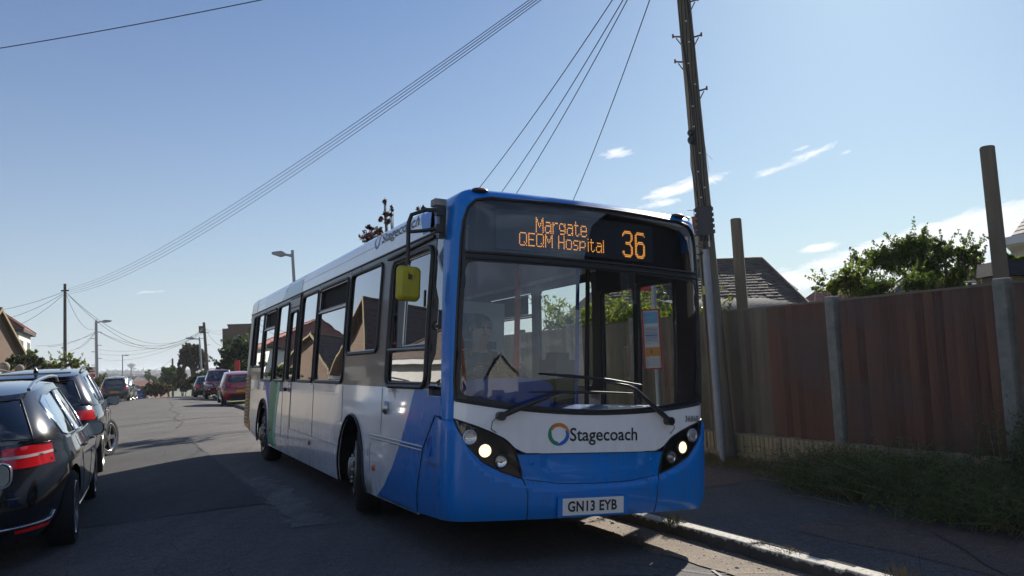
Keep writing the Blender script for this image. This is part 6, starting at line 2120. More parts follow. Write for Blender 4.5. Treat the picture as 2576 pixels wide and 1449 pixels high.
for k in range(2): wire(T2 + Vector((.1, 0, -.75)), T3 + Vector((0, 0, -.7)), 1.4 + .25 * k, .014, '%s wire from the lamp pole across the road to the boxed pole' % ['upper', 'lower'][k], 26)
for k, (u, v, d) in enumerate(((120, 872, 72), (172, 884, 70), (190, 878, 70), (90, 870, 74))):
    wire(T2 + Vector((-.1, 0, -.8 - .05 * k)), PX(u, v, d), .3, .011, ['faint high wire from the lamp pole to the brown roofed house', 'steep left wire from the lamp pole down to the gardens', 'steep right wire from the lamp pole down to the gardens', 'lowest faint wire from the lamp pole to the chimney'][k])
for k, (u, v, d) in enumerate(((240, 878, 95), (250, 890, 100), (260, 905, 110))):
    wire(T3 + Vector((-.1, 0, -.9 - .1 * k)), PX(u, v, d), .9, .011, '%s faint wire from the boxed pole down to the far left houses' % ['upper', 'middle', 'lower'][k])
for k, (u, v, d) in enumerate(((558, 870, 78), (570, 836, 84), (575, 822, 88))):
    wire(T3 + Vector((.1, 0, -.6)), PX(u, v, d), .35, .011, '%s wire from the boxed pole to the flat roofed house' % ['steep lower', 'middle', 'upper'][k])
wire(T4, PX(370, 930, 140), .6, .014, 'wire running left from the distant crest pole')

# bus stop seen through the windscreen
bst = empty('bus_stop', (0, 0, 0))
BSP = PX(1655, 985, 11.0)
bx_, by_ = BSP.x, BSP.y
tag(bst, 'bus stop post with red framed timetable case seen through the windscreen', 'bus stop')
gb = ground_at(BSP)
btop = PX(1640, 660, 11.2)
MB().tube([(bx_, by_, gb), (btop.x, btop.y, 3.0)], .036, 12).build('post', 'lamp_grey', bst)
yaw_ = Matrix.Rotation(radians(2), 3, 'Z')
cc = PX(1640, 853, 10.92)
mat('stop_red', rgb(190, 40, 44), 0.4)
mat('paper_blue', rgb(120, 175, 205), 0.7)
mat('paper_orange', rgb(225, 150, 60), 0.7)
cs = MB()
for (dx, dz, sx_, sz_) in ((-.112, 0, .016, .80), (.112, 0, .016, .80), (0, .392, .24, .016), (0, -.392, .24, .016)): cs.box(cc + Vector((dx, 0, dz)), (sx_, .03, sz_))
cso = cs.build('timetable_case', 'stop_red', bst)
MB().box(cc + Vector((0, .012, 0)), (.21, .01, .77)).build('backboard', 'plate_white', cso)
for (z0_, z1_, m_) in ((.21, .36, 'paper_blue'), (.06, .17, 'label_white'), (-.06, .04, 'label_white'), (-.23, -.11, 'paper_orange'), (-.36, -.25, 'label_white')):
    MB().box(cc + Vector((0, .002, (z0_ + z1_) / 2)), (.185, .006, z1_ - z0_)).build('notice', m_, cso)
ln_ = MB()
for j in range(10): ln_.box(cc + Vector((0, -.003, .145 - .018 * j)), (.15, .001, .004))
ln_.box(cc + Vector((-.02, -.003, -.165)), (.014, .001, .07)).box(cc + Vector((0, -.003, .05)), (.185, .001, .008))
ln_.build('timetable_lines', 'interior_blue', cso)
MB().box(Vector((btop.x - .17, btop.y, 2.62)), (.32, .02, .42)).build('stop_flag', 'stop_red', bst)
MB().box(Vector((btop.x - .17, btop.y - .012, 2.68)), (.26, .006, .16)).build('flag_panel', 'plate_white', bst)

# wooden posts left standing behind the fence
def old_post(u, vtop, depth, w, label, lean):
    tp = PX(u, vtop, depth)
    b = Vector((tp.x + lean, tp.y, 0.12))
    root = empty('timber_post', b)
    tag(root, label, 'post', 'old timber posts behind the fence')
    n = 8
    t_ = tp - b
    MB().tube([Vector((0, 0, -.2)), t_ * .5, t_], [w * .56, w * .54, w * .52], n, smooth=False).build('shaft', 'pole_wood', root)
    MB().tube([t_, t_ + Vector((0, 0, .012))], [w * .50, w * .44], n, smooth=False).build('weathered_top', 'bark', root)
old_post(1851, 552, 12.6, .165, 'shorter sawn timber post standing against the tiled roof', .03)
old_post(2483, 371, 9.35, .155, 'tall sawn timber post towering over the fence at the right', .05)

# ================================================================== HOUSES
mat('wall_white', (0.62, 0.61, 0.58, 1), 0.85, var=0.06, vscale=4, bump=0.15)
mat('wall_cream', (0.40, 0.36, 0.27, 1), 0.9, var=0.15, vscale=6, bump=0.4, bscale=80)
mat('wall_brick', (0.20, 0.10, 0.07, 1), 0.9, var=0.3, vscale=12, bump=0.3)
mat('wall_brown', (0.14, 0.09, 0.06, 1), 0.85, var=0.25, vscale=5, stretch=(1, 1, 6))
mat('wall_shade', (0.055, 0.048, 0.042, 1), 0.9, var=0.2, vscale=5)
mat('roof_red', (0.22, 0.08, 0.055, 1), 0.85, var=0.3, vscale=5, bump=0.3)
mat('roof_brown', (0.11, 0.078, 0.062, 1), 0.85, var=0.3, vscale=5, bump=0.3)
mat('roof_grey', (0.075, 0.070, 0.070, 1), 0.85, var=0.3, vscale=4, bump=0.3)
mat('lichen_sheet', (0.30, 0.27, 0.23, 1), 0.95, var=0.4, vscale=7, bump=0.8, bscale=40, col2=(0.17, 0.15, 0.13, 1), det=10)
mat('upvc', (0.70, 0.70, 0.69, 1), 0.4)
mat('house_glass', (0.03, 0.035, 0.04, 1), 0.08, coat=0.5, spec=0.8)
mat('door_dark', (0.03, 0.05, 0.04, 1), 0.4)
mat('terracotta', (0.30, 0.12, 0.07, 1), 0.85, var=0.2, vscale=12)
mat('timber_yellow', (0.24, 0.19, 0.10, 1), 0.8)

def roof_slope(B, L, y0, z0, y1, z1, ends0, ends1, n, over=0.02):
    """courses between an eave (y0, z0) and a ridge (y1, z1); ends = (xmin, xmax) at the eave and the ridge"""
    for k in range(n):
        f0, f1 = k / n, (k + 1) / n
        def P(f, up):
            y = y0 + (y1 - y0) * f; z = z0 + (z1 - z0) * f + up
            xa_ = ends0[0] + (ends1[0] - ends0[0]) * f; xb_ = ends0[1] + (ends1[1] - ends0[1]) * f
            return (xa_, y, z), (xb_, y, z)
        a, b = P(f0, .03 + over); c, d = P(f1, .03)
        e, g = P(f0, .0)
        B.add([a, b, d, c], [(0, 1, 2, 3)]); B.add([e, g, b, a], [(0, 1, 2, 3)])
def house(label, org, yaw, L, D, eave, ridge, wall='wall_white', roof='roof_brown', hip=0.0, wins=(), chim=(), group='houses', name='house', barge='upvc', n=14, over=.35, fascia='upvc', door=None, gable_m=None):
    """x along the ridge, -y towards the front"""
    root = empty(name, org, yaw)
    tag(root, label, 'house', group)
    B = MB()
    B.bbox(-L / 2, L / 2, -D / 2, D / 2, -1.5, eave)
    B.build('wall', wall, root)
    if hip == 0:
        for sx_ in (-1, 1):
            G = MB()
            G.add([(sx_ * L / 2, -D / 2, eave), (sx_ * L / 2, D / 2, eave), (sx_ * L / 2, 0, ridge - .02), (sx_ * (L / 2 - .1), -D / 2, eave), (sx_ * (L / 2 - .1), D / 2, eave), (sx_ * (L / 2 - .1), 0, ridge - .02)],
                  [(0, 1, 2), (5, 4, 3), (0, 2, 5, 3), (1, 4, 5, 2)])
            G.build('gable', gable_m or wall, root)
    R_ = MB()
    hl = L / 2 + over
    sl = (ridge - eave) / (D / 2)
    ye = D / 2 + over
    ze = eave - sl * over
    rx = L / 2 + over - (hip + over if hip else 0)
    for sg in (-1, 1):
        roof_slope(R_, L, sg * ye, ze, 0, ridge, (-hl, hl), (-rx, rx), n)
        R_.add([(-hl, sg * ye, ze - .02), (hl, sg * ye, ze - .02), (rx, 0, ridge - .06), (-rx, 0, ridge - .06)], [(0, 1, 2, 3)])
    if hip:
        T_ = MB()
        for sg in (-1, 1):
            for k in range(n):
                f0, f1 = k / n, (k + 1) / n
                X = lambda f: sg * (hl + (rx - hl) * f)
                Yy = lambda f: ye * (1 - f)
                Z = lambda f: ze + (ridge - ze) * f
                R_.add([(X(f0), -Yy(f0), Z(f0) + .05), (X(f0), Yy(f0), Z(f0) + .05), (X(f1), Yy(f1), Z(f1) + .03), (X(f1), -Yy(f1), Z(f1) + .03)], [(0, 1, 2, 3)])
                R_.add([(X(f0), -Yy(f0), Z(f0)), (X(f0), Yy(f0), Z(f0)), (X(f0), Yy(f0), Z(f0) + .05), (X(f0), -Yy(f0), Z(f0) + .05)], [(0, 1, 2, 3)])
            for sy in (-1, 1): R_.tube([(sg * hl, sy * ye, ze + .05), (sg * rx, 0, ridge + .05)], .08, 6)
    ro = R_.build('roof', roof, root)
    MB().tube([(-rx, 0, ridge + .04), (rx, 0, ridge + .04)], .10, 8).build('ridge_tiles', roof, root)
    F_ = MB()
    for sg in (-1, 1): F_.box((0, sg * (ye - .02), ze - .10), (2 * hl, .03, .18))
    if hip:
        for sg in (-1, 1): F_.box((sg * (hl - .02), 0, ze - .10), (.03, 2 * ye - .06, .18))
    F_.build('fascia', fascia, root)
    if hip == 0:
        for sx_ in (-1, 1):
            for sy in (-1, 1):
                Bg = MB()
                a, b = Vector((sx_ * (hl + .01), sy * ye, ze - .08)), Vector((sx_ * (hl + .01), 0, ridge - .06))
                Bg.add([a, b, b + Vector((0, 0, .16)), a + Vector((0, 0, .16)), a - Vector((sx_ * .04, 0, 0)), b - Vector((sx_ * .04, 0, 0)), b + Vector((-sx_ * .04, 0, .16)), a + Vector((-sx_ * .04, 0, .16))],
                       [(0, 1, 2, 3), (4, 5, 6, 7), (0, 1, 5, 4), (3, 2, 6, 7)])
                Bg.build('barge_board', barge, root)
    for (face, c, z0_, w_, h_) in wins:
        if face in 'fb':
            y = (-D / 2 if face == 'f' else D / 2); sg = -1 if face == 'f' else 1
            bx2 = lambda B_, x0_, x1_, za, zb, d0, d1: B_.bbox(x0_, x1_, y + sg * d0, y + sg * d1, za, zb)
        else:
            x = (-L / 2 if face == 'l' else L / 2); sg = -1 if face == 'l' else 1
            bx2 = lambda B_, x0_, x1_, za, zb, d0, d1: B_.bbox(x + sg * d0, x + sg * d1, x0_, x1_, za, zb)
        f_ = MB()
        a, b = c - w_ / 2, c + w_ / 2
        t_ = .07
        bx2(f_, a, b, z0_, z0_ + t_, .0, .05); bx2(f_, a, b, z0_ + h_ - t_, z0_ + h_, .0, .05)
        bx2(f_, a, a + t_, z0_ + t_, z0_ + h_ - t_, .0, .05); bx2(f_, b - t_, b, z0_ + t_, z0_ + h_ - t_, .0, .05)
        nm = max(1, round(w_ / .8))
        for q in range(1, nm): bx2(f_, a + (b - a) * q / nm - .03, a + (b - a) * q / nm + .03, z0_ + t_, z0_ + h_ - t_, .0, .045)
        bx2(f_, a - .05, b + .05, z0_ - .06, z0_ - .005, .0, .10)
        wo_ = f_.build('window', 'upvc', root)
        g_ = MB(); bx2(g_, a + t_ * .5, b - t_ * .5, z0_ + t_ * .5, z0_ + h_ - t_ * .5, .004, .02)
        g_.build('pane', 'house_glass', wo_)
    if door:
        d_ = MB().bbox(door - .45, door + .45, -D / 2 - .05, -D / 2 - .004, .1, 2.15).build('door', 'door_dark', root)
    for (cx, cy, ch) in chim:
        z0_ = ridge - abs(cy) * sl - .3
        c_ = MB().bbox(cx - .38, cx + .38, cy - .28, cy + .28, z0_, ch).bbox(cx - .42, cx + .42, cy - .32, cy + .32, ch, ch + .09).build('chimney', 'wall_brick', ro)
        for dx in (-.19, .19): MB().lathe([(.11, 0), (.10, .30), (.12, .32), (.12, .36), (.09, .36), (.085, .05)], 12, Matrix.Translation((cx + dx, cy, ch + .09))).build('chimney_pot', 'terracotta', root)
    return root
YL = RA - pi / 2 + pi       # fronts of the left row look across the road (+t)
def left_house(label, s, t0, L, D, eave, ridge, ridge_par=True, **kw):
    """ridge parallel to the road unless ridge_par is False"""
    c = ts(t0 - (D / 2 if ridge_par else L / 2) - bend(s) * .75, s)
    c.z = gz(t0, s)
    yaw = RA + pi / 2 if ridge_par else RA
    b_ = 0.0
    return house(label, c, yaw - b_, L, D, eave, ridge, group='houses on the left side', **kw)
# with ridge_par the local -y side faces +t
w2 = [('f', -2.6, .9, 1.9, 1.2), ('f', 2.6, .9, 1.9, 1.2)]
left_house('white rendered bungalow with a brown hipped roof opposite the bus, outside the left edge', 9, -10.5, 11, 8, 2.7, 5.4, hip=3, roof='roof_brown', wins=w2, door=0, chim=[(2, 0, 6.2)])
left_house('white house with a tall brown hipped roof beyond the bungalow opposite the bus', 23, -10.2, 11, 9, 3.2, 7.0, hip=3.6, roof='roof_brown', wins=w2, door=0, chim=[(-2, 0, 7.9)])
left_house('gabled brick porch house with yellow bargeboards opposite the tail of the bus', 31.5, -9.8, 7, 6, 2.7, 6.2, ridge_par=False, wall='wall_white', gable_m='wall_brown', roof='roof_brown', barge='timber_yellow', wins=[('l', 0, .9, 1.8, 1.2), ('r', 0, .9, 1.8, 1.2)])
gp_ = PX(14, 779, 40)
gd_ = Vector((cos(radians(8.7)), sin(radians(8.7)), 0))
gc_ = gp_ - gd_ * 3.4; gc_.z = -.2
house('dark boarded gable house at the left picture edge with pale bargeboards', gc_, radians(8.7), 6, 5.2, gp_.z + .2 - 2.05, gp_.z + .2, wall='wall_brown', gable_m='wall_brown', roof='roof_brown', barge='timber_yellow', wins=[('r', 0, .9, 1.8, 1.2)], group='houses on the left side', over=.25)
h2 = left_house('white house with red hipped roof and corner bay behind the boarded gable', 66.5, -11.2, 9, 8, 5.75, 8.9, hip=3.4, wall='wall_white', roof='roof_red', fascia='dark_metal', wins=[('l', -2, 1, 1.5, 1.3), ('l', -2, 3.6, 1.5, 1.2), ('f', -2.5, 1.0, 1.8, 1.3), ('f', 2.5, 1.0, 1.8, 1.3), ('f', -2.5, 3.6, 1.8, 1.2), ('f', 2.5, 3.6, 1.8, 1.2)])
left_house('low brown tiled house with a chimney and long sloping roof on the left', 91, -10.4, 16, 12, 3.7, 6.7, wall='wall_brick', gable_m='roof_brown', roof='roof_brown', barge='timber_yellow', wins=[('f', -4, 2.6, 1.8, 1.3), ('f', 3, 2.6, 1.8, 1.3)], chim=[(6, -1.0, 7.7)])
left_house('dark grey roofed house behind the agent board on the left', 131, -12.6, 12, 11, 5.3, 8.1, wall='wall_brick', roof='roof_grey', wins=[('f', -3, 3, 1.8, 1.3), ('f', 3, 3, 1.8, 1.3)])
left_house('brown gabled house with a white verge, last of the left row before the crest', 158, -8.2, 9, 7, 6.2, 7.8, wall='wall_brown', roof='roof_brown', hip=0, wins=[('l', 0, 5.4, 1.5, 1.2)])

# estate agent board
ab = PX(236.5, 936, 86)
gb_ = ground_at(ab)
agent = empty('agent_board', Vector((ab.x, ab.y, gb_)))
tag(agent, 'white and red agent board on a post in front of the dark roofed house', 'sign')
zc_ = ab.z - gb_
MB().bbox(-.05, .05, -.04, .04, 0, zc_ + .5).build('post', 'upvc', agent)
for (z0_, z1_, m_) in ((.16, .55, 'plate_white'), (.02, .14, 'stop_red'), (-.16, .0, 'plate_white'), (-.52, -.18, 'stop_red')):
    MB().bbox(-.42, .42, -.06, -.045, zc_ + z0_, zc_ + z1_).build('board', m_, agent)

# front wall with stone balls beyond the parked cars
bw = empty('garden_wall', (0, 0, 0))
tag(bw, 'stone garden wall topped with round ball finials beyond the parked cars', 'wall')
mat('stone_ball', (0.26, 0.22, 0.17, 1), 0.9, var=0.3, vscale=12, bump=0.4)
for k in range(7):
    s_ = 27.4 + 5.64 * k
    t_ = -8.36 - bend(s_)
    p = tsg(t_, s_)
    MB().box(p + Vector((0, 0, .85)), (.42, .42, 1.7), Matrix.Rotation(RA, 3, 'Z')).box(p + Vector((0, 0, 1.74)), (.52, .52, .08), Matrix.Rotation(RA, 3, 'Z')).build('pier', 'stone_ball', bw)
    MB().ball(p + Vector((0, 0, 2.04)), .20, 16).lathe([(.13, 0), (.07, .06), (.10, .12)], 12, Matrix.Translation(p + Vector((0, 0, 1.78)))).build('ball_finial', 'stone_ball', bw)
    if k < 6:
        c = tsg(t_, s_ + 2.82)
        MB().box(c + Vector((0, 0, .55)), (.2, 5.2, 1.3), Matrix.Rotation(RA, 3, 'Z')).box(c + Vector((0, 0, 1.23)), (.28, 5.2, .06), Matrix.Rotation(RA, 3, 'Z')).build('wall_panel', 'stone_ball', bw)

# the bungalow behind the fence, front slope laid in separate tiles
bg_ = empty('bungalow', (0, 0, 0))
tag(bg_, 'bungalow with dark plain tiled hipped roof rising behind the panel fence', 'house')
E0, E1 = PX(1470, 792, 22.5), PX(2046, 779, 23.2)
E0.z = E1.z = 2.47
R0, R1 = PX(1560, 668, 26.2), PX(1917, 664, 26.6)
R0.z = R1.z = 4.30
ex_ = (E1 - E0); Lh = ex_.length; ex_.normalize()
ey_ = Vector((-ex_.y, ex_.x, 0))
run = (R1 - E1).dot(ey_)
r0x, r1x = (R0 - E0).dot(ex_), (R1 - E0).dot(ex_)
HM = Matrix(((ex_.x, ey_.x, 0, E0.x), (ex_.y, ey_.y, 0, E0.y), (0, 0, 1, 0), (0, 0, 0, 1)))
hroot = empty('roof_frame', mw=HM); bpy.data.objects.remove(hroot)
bg_.matrix_world = HM
rise = 4.30 - 2.47
MB().add([(0, 0, 2.47), (Lh, 0, 2.47), (r1x, run, 4.30), (r0x, run, 4.30), (0, 2 * run, 2.47), (Lh, 2 * run, 2.47)], [(0, 1, 2, 3), (1, 5, 2), (5, 4, 3, 2), (4, 0, 3)]).build('roof_deck', 'roof_brown', bg_)
MB().bbox(.35, Lh - .35, .35, 2 * run - .35, -.2, 2.44).build('wall', 'wall_cream', bg_)
MB().bbox(0, Lh, -.03, .0, 2.33, 2.49).build('gutter', 'dark_metal', bg_)
ang = atan2(rise, run)
sl_len = hypot(rise, run)
NR = 19
gauge = sl_len / NR
tile0 = None
TB = MB()
rt = random.Random(4)
tw = .235
cnt = 0
vis0 = (PX(1760, 720, 23) - E0).dot(ex_)
tiles = []
for k in range(NR):
    f = (k + .5) / NR
    xa_ = r0x * f; xb_ = Lh + (r1x - Lh) * f
    x = xa_ + (tw * .5 if k % 2 else 0)
    while x < xb_ - tw * .3:
        tiles.append((x + tw / 2, k)); x += tw
near = [q for q in tiles if q[0] > vis0]
near.sort(key=lambda q: (q[1] > 13, q[1] < 5))
near = set(near[:290])
for (x, k) in tiles:
    f = (k + .55) / NR
    c = Vector((x, run * f, 2.47 + rise * f)) + Vector((0, -sin(ang), cos(ang))) * (.030 + rt.uniform(-.004, .006))
    tilt = ang + radians(-5) + rt.uniform(-.02, .02)
    if (x, k) in near:
        if tile0 is None:
            tile0 = MB().box((0, 0, 0), (tw - .012, gauge * 1.35, .022)).build('roof_tile', 'roof_tile', bg_)
            o = tile0
            o.location = c; o.rotation_euler = (tilt, 0, rt.uniform(-.015, .015))
        else: copy_at(tile0, bg_, c, (tilt, rt.uniform(-.02, .02), rt.uniform(-.02, .02)))
    else:
        TB.box(c, (tw - .012, gauge * 1.35, .022), Matrix.Rotation(tilt, 3, 'X'))
tag(TB.build('roof_tile', 'roof_tile', bg_), kind='stuff')
# end hip slope courses
EB = MB()
for k in range(NR):
    f0, f1 = k / NR, (k + 1) / NR
    X = lambda f: Lh + (r1x - Lh) * f
    a, b = run * f0, 2 * run - run * f0
    c_, d_ = run * f1, 2 * run - run * f1
    EB.add([(X(f0), a, 2.47 + rise * f0 + .06), (X(f0), b, 2.47 + rise * f0 + .06), (X(f1), d_, 2.47 + rise * f1 + .035), (X(f1), c_, 2.47 + rise * f1 + .035)], [(0, 1, 2, 3)])
    EB.add([(X(f0), a, 2.47 + rise * f0), (X(f0), b, 2.47 + rise * f0), (X(f0), b, 2.47 + rise * f0 + .06), (X(f0), a, 2.47 + rise * f0 + .06)], [(0, 1, 2, 3)])
EB.build('hip_slope', 'roof_brown', bg_)
rp = []
for k in range(15):
    a = r0x + (r1x - r0x) * k / 15; b = r0x + (r1x - r0x) * (k + 1) / 15
    MB().tube([(a, run, 4.33 + rt.uniform(-.005, .005)), (b - .01, run, 4.33)], .10, 8).build('ridge_tile', 'roof_brown', bg_)
for k in range(13):
    p, q = Vector((Lh, 0, 2.52)).lerp(Vector((r1x, run, 4.35)), k / 13), Vector((Lh, 0, 2.52)).lerp(Vector((r1x, run, 4.35)), (k + .96) / 13)
    MB().tube([p, q], .075, 7).build('hip_tile', 'roof_brown', bg_)
# its rendered chimney stack
cm = (bg_.matrix_world.inverted() @ PX(1741, 600, 26.8))
st_ = MB().bbox(cm.x - .37, cm.x + .37, cm.y - .3, cm.y + .3, 2.9, 5.28).build('chimney', 'wall_cream', bg_)
MB().bbox(cm.x - .41, cm.x + .41, cm.y - .34, cm.y + .34, 5.28, 5.42).bbox(cm.x - .45, cm.x + .45, cm.y - .38, cm.y + .38, 5.42, 5.52).build('stack_top', 'wall_brick', st_)
for dx, h_ in ((-.2, .24), (.17, .34)):
    MB().lathe([(.13, 0), (.125, h_ - .04), (.145, h_ - .03), (.145, h_), (.11, h_), (.10, .05)], 16, Matrix.Translation((cm.x + dx, cm.y, 5.52))).build('chimney_pot', 'terracotta', st_)
MB().lathe([(.19, .30), (.15, .33), (.0005, .36)], 16, Matrix.Translation((cm.x - .2, cm.y, 5.52))).tube([(cm.x - .32, cm.y, 5.75), (cm.x - .32, cm.y, 5.83)], .008, 4).tube([(cm.x - .08, cm.y, 5.75), (cm.x - .08, cm.y, 5.83)], .008, 4).build('pot_cowl', 'dark_metal', st_)
MB().tube([(cm.x + .12, cm.y, 5.5), (cm.x + .12, cm.y, 6.12)], .012, 5).tube([(cm.x - .1, cm.y, 6.08), (cm.x + .4, cm.y, 6.08)], .009, 4).tube([(cm.x + .3, cm.y - .1, 6.08), (cm.x + .3, cm.y + .1, 6.08)], .007, 4).build('aerial', 'dark_metal', st_)

# garage with the lichened sheet roof
g0, g1 = PX(1845, 782, 13.6), PX(2120, 760, 14.2)
gx = Vector((g1.x - g0.x, g1.y - g0.y, 0)); gl = gx.length; gx.normalize(); gy = Vector((-gx.y, gx.x, 0))
GM = Matrix(((gx.x, gy.x, 0, g0.x), (gx.y, gy.y, 0, g0.y), (0, 0, 1, 0), (0, 0, 0, 1)))
gar = empty('garage', mw=GM)
tag(gar, 'garage with a pale lichened corrugated sheet roof just behind the fence', 'garage')
MB().bbox(.1, gl - .05, .2, 4.0, -.1, 2.08).build('wall', 'wall_brick', gar)
cg = MB()
nx_ = 60
def gzr(x, y): return 2.12 + .155 * y + .012 * sin(x / .09 * 2 * pi * .6)
for i in range(nx_ + 1):
    x = -.15 + (gl + .15) * i / nx_
    cg.v += [(x + .0, 0, gzr(x, 0)), (x + .25, 2.9, gzr(x, 2.9)), (x, 0, gzr(x, 0) - .012), (x + .25, 2.9, gzr(x, 2.9) - .012)]
for i in range(nx_):
    a = i * 4; b = a + 4
    cg.f += [(a, b, b + 1, a + 1), (a + 2, a + 3, b + 3, b + 2), (a, a + 2, b + 2, b)]; cg.sm += [True, True, False]
cg.build('sheet_roof', 'lichen_sheet', gar)
MB().bbox(-.2, -.02, 0, 3.0, 2.0, 2.16).build('barge_board', 'dark_metal', gar)
MB().bbox(gl - .55, gl + .30, 2.5, 2.75, 2.1, 2.50).build('parapet', 'red_brick', gar)
fb_ = MB().bbox(.35, .85, -.05, .10, 2.05, 2.145).build('verge_bricks', 'red_brick', gar)

# building with white eaves at the right edge, and the felt shed roof under it
we = empty('eaves_building', PX(2556, 640, 12.5)); o_ = we.location.copy()
tag(we, 'white eaves corner of a building cut by the right edge of the picture', 'building')
def L_(u, v, d): return PX(u, v, d) - o_
def slab(B, pts_, th):
    n = len(pts_)
    v = [Vector(p) for p in pts_]
    w_ = [p + Vector(th) for p in v]
    B.add(v + w_, [tuple(range(n)), tuple(range(2 * n - 1, n - 1, -1))] + [(i, (i + 1) % n, n + (i + 1) % n, n + i) for i in range(n)])
    return B
slab(MB(), [L_(2526, 598, 12.6), L_(2700, 560, 11.6), L_(2700, 590, 11.6), L_(2526, 617, 12.6)], (0.1, .25, 0)).build('fascia', 'upvc', we)
slab(MB(), [L_(2530, 617, 12.7), L_(2700, 592, 11.7), L_(2700, 606, 12.3), L_(2545, 632, 13.2)], (0, 0, -.03)).build('soffit', 'upvc', we)
slab(MB(), [L_(2556, 618, 12.9), L_(2700, 600, 12.3), L_(2700, 760, 12.3), L_(2556, 760, 12.9)], (0.1, .3, 0)).build('wall', 'wall_white', we)
for k in range(5):
    slab(MB(), [L_(2545 + 8 * k, 592 - 11 * k, 12.7 + .2 * k), L_(2700, 556 - 11 * k, 11.8 + .2 * k), L_(2700, 546 - 11 * k, 12.0 + .2 * k), L_(2552 + 8 * k, 583 - 11 * k, 12.9 + .2 * k)], (0, .05, -.03)).build('roof_course', 'roof_grey', we)
sf = empty('shed', PX(2556, 675, 9.9)); o_ = sf.location.copy()
tag(sf, 'black felted shed roof just above the last concrete post', 'shed')
mat('felt', (0.022, 0.022, 0.024, 1), 0.95, var=0.3, vscale=9, bump=0.5)
slab(MB(), [L_(2521, 654, 9.9), L_(2720, 650, 9.4), L_(2720, 700, 9.2), L_(2519, 690, 9.7)], (0.15, .8, .02)).build('felt_roof', 'felt', sf)
slab(MB(), [L_(2522, 690, 9.8), L_(2720, 700, 9.3), L_(2720, 1150, 9.3), L_(2522, 1150, 9.8)], (0.15, .7, 0)).build('wall', 'fence_board_grey', sf)

# red tiled roof glimpsed past the bungalow, and grey roof between the branches
rr_ = PX(2052, 745, 60)
house('distant red and grey roof peeping between the bungalow and the tree', Vector((rr_.x + 3.4, rr_.y + 4, .2)), radians(8), 9, 8, 2.6, 5.2, roof='roof_red', hip=2.5, wall='wall_brick', group='houses on the right side')
rr_ = PX(2420, 720, 34)
house('grey tiled roof glimpsed behind the branches of the right hand tree', Vector((rr_.x + 2, rr_.y + 4, .2)), radians(-12), 9, 8, 2.4, 4.3, roof='roof_grey', hip=2.5, wall='wall_brick', group='houses on the right side')

# houses on the photographer's side: they close the street behind the camera and show in the glass
YR = RA - pi / 2
def right_house(label, s, t0, L, D, eave, ridge, par=True, **kw):
    c = ts(t0 + (D / 2 if par else L / 2), s); c.z = .1
    return house(label, c, (RA - pi / 2) if par else RA + pi, L, D, eave, ridge, group='houses on the right side', **kw)
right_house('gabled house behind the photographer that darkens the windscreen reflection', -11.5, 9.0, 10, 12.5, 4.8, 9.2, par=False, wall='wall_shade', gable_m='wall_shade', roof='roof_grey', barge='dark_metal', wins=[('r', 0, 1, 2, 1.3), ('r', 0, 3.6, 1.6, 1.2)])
right_house('white bungalow farther behind the photographer on the right side', -66, 6.5, 12, 8, 2.7, 5.6, wall='wall_white', roof='roof_grey', wins=w2, door=0)
left_house('white gabled bungalow behind the photographer on the left side', -12, -11, 9, 9, 2.8, 5.6, ridge_par=False, wall='wall_white', roof='roof_grey', wins=[('r', -2, .9, 1.6, 1.2), ('r', 2, .9, 1.6, 1.2)])
left_house('white hipped bungalow farther back on the left side', -27, -11, 12, 9, 2.8, 5.8, hip=3, wall='wall_white', roof='roof_red', wins=w2, door=0)

# flat brown house and chimney above the dark tree
c = PX(612, 900, 92); c.z = ground_at(c)
zt_ = PX(600, 820, 92).z - c.z
fh = empty('flat_roofed_house', c, radians(18)); tag(fh, 'brown flat topped house with a chimney behind the big dark tree', 'house', 'houses on the right side')
MB().bbox(-1.5, 5, -3, 3, -.5, zt_).bbox(-2.1, -1.5, -2.6, 3, -.5, zt_ - .35).build('wall', 'wall_brown', fh)
MB().bbox(-1.6, 5.1, -3.1, 3.1, zt_, zt_ + .08).build('roof', 'roof_brown', fh)
MB().bbox(.95, 1.6, -.3, .3, zt_, zt_ + .75).build('chimney', 'wall_brick', fh)
for dx in (1.1, 1.45): MB().tube([(dx, 0, zt_ + .75), (dx, 0, zt_ + 1.35)], .10, 8).build('chimney_pot', 'terracotta', fh)
MB().bbox(-1.0, 0, -3.06, -3.0, zt_ - 2.6, zt_ - 1.3).build('window', 'house_glass', fh)

# ================================================================== TREES AND HEDGES
def B_(u, v, d, rpx, sx_=1, sz_=1): return (PX(u, v, d), rpx / FPX * d, (sx_, sx_, sz_))
D_ = 14.6
tree('garden_tree', 'spreading green garden tree with upright sprigs above the right hand fence', Vector((PX(2400, 760, D_).x, PX(2400, 760, D_).y, .2)),
     [B_(2205, 655, D_, 48, 1.35, .75), B_(2300, 628, D_, 52, 1.1, 1.0), B_(2255, 650, D_, 45), B_(2372, 640, D_, 40, .9, 1.1), B_(2430, 648, D_, 36, 1.0, 1.2), B_(2452, 640, D_, 20, .8, 1.3), B_(2330, 680, D_, 50, 1, 1), B_(2395, 700, D_, 34)],
     21000, .056, 'leaf_mid', 41, trunk=.09, sprigs=5, top=PX(2395, 745, D_), nar=.5)
tree('garden_shrub', 'yellow green leafy shrub at the left foot of the garden tree', Vector((PX(2110, 780, 13.8).x, PX(2110, 780, 13.8).y, .2)),
     [B_(2095, 716, 13.8, 34, 1.4, .75), B_(2140, 700, 13.8, 36, 1.2, .9), B_(2170, 730, 13.8, 40, 1.4, .7)], 6000, .05, 'leaf_light', 42, trunk=.04, sprigs=5, cat='shrub', group='garden shrubs')
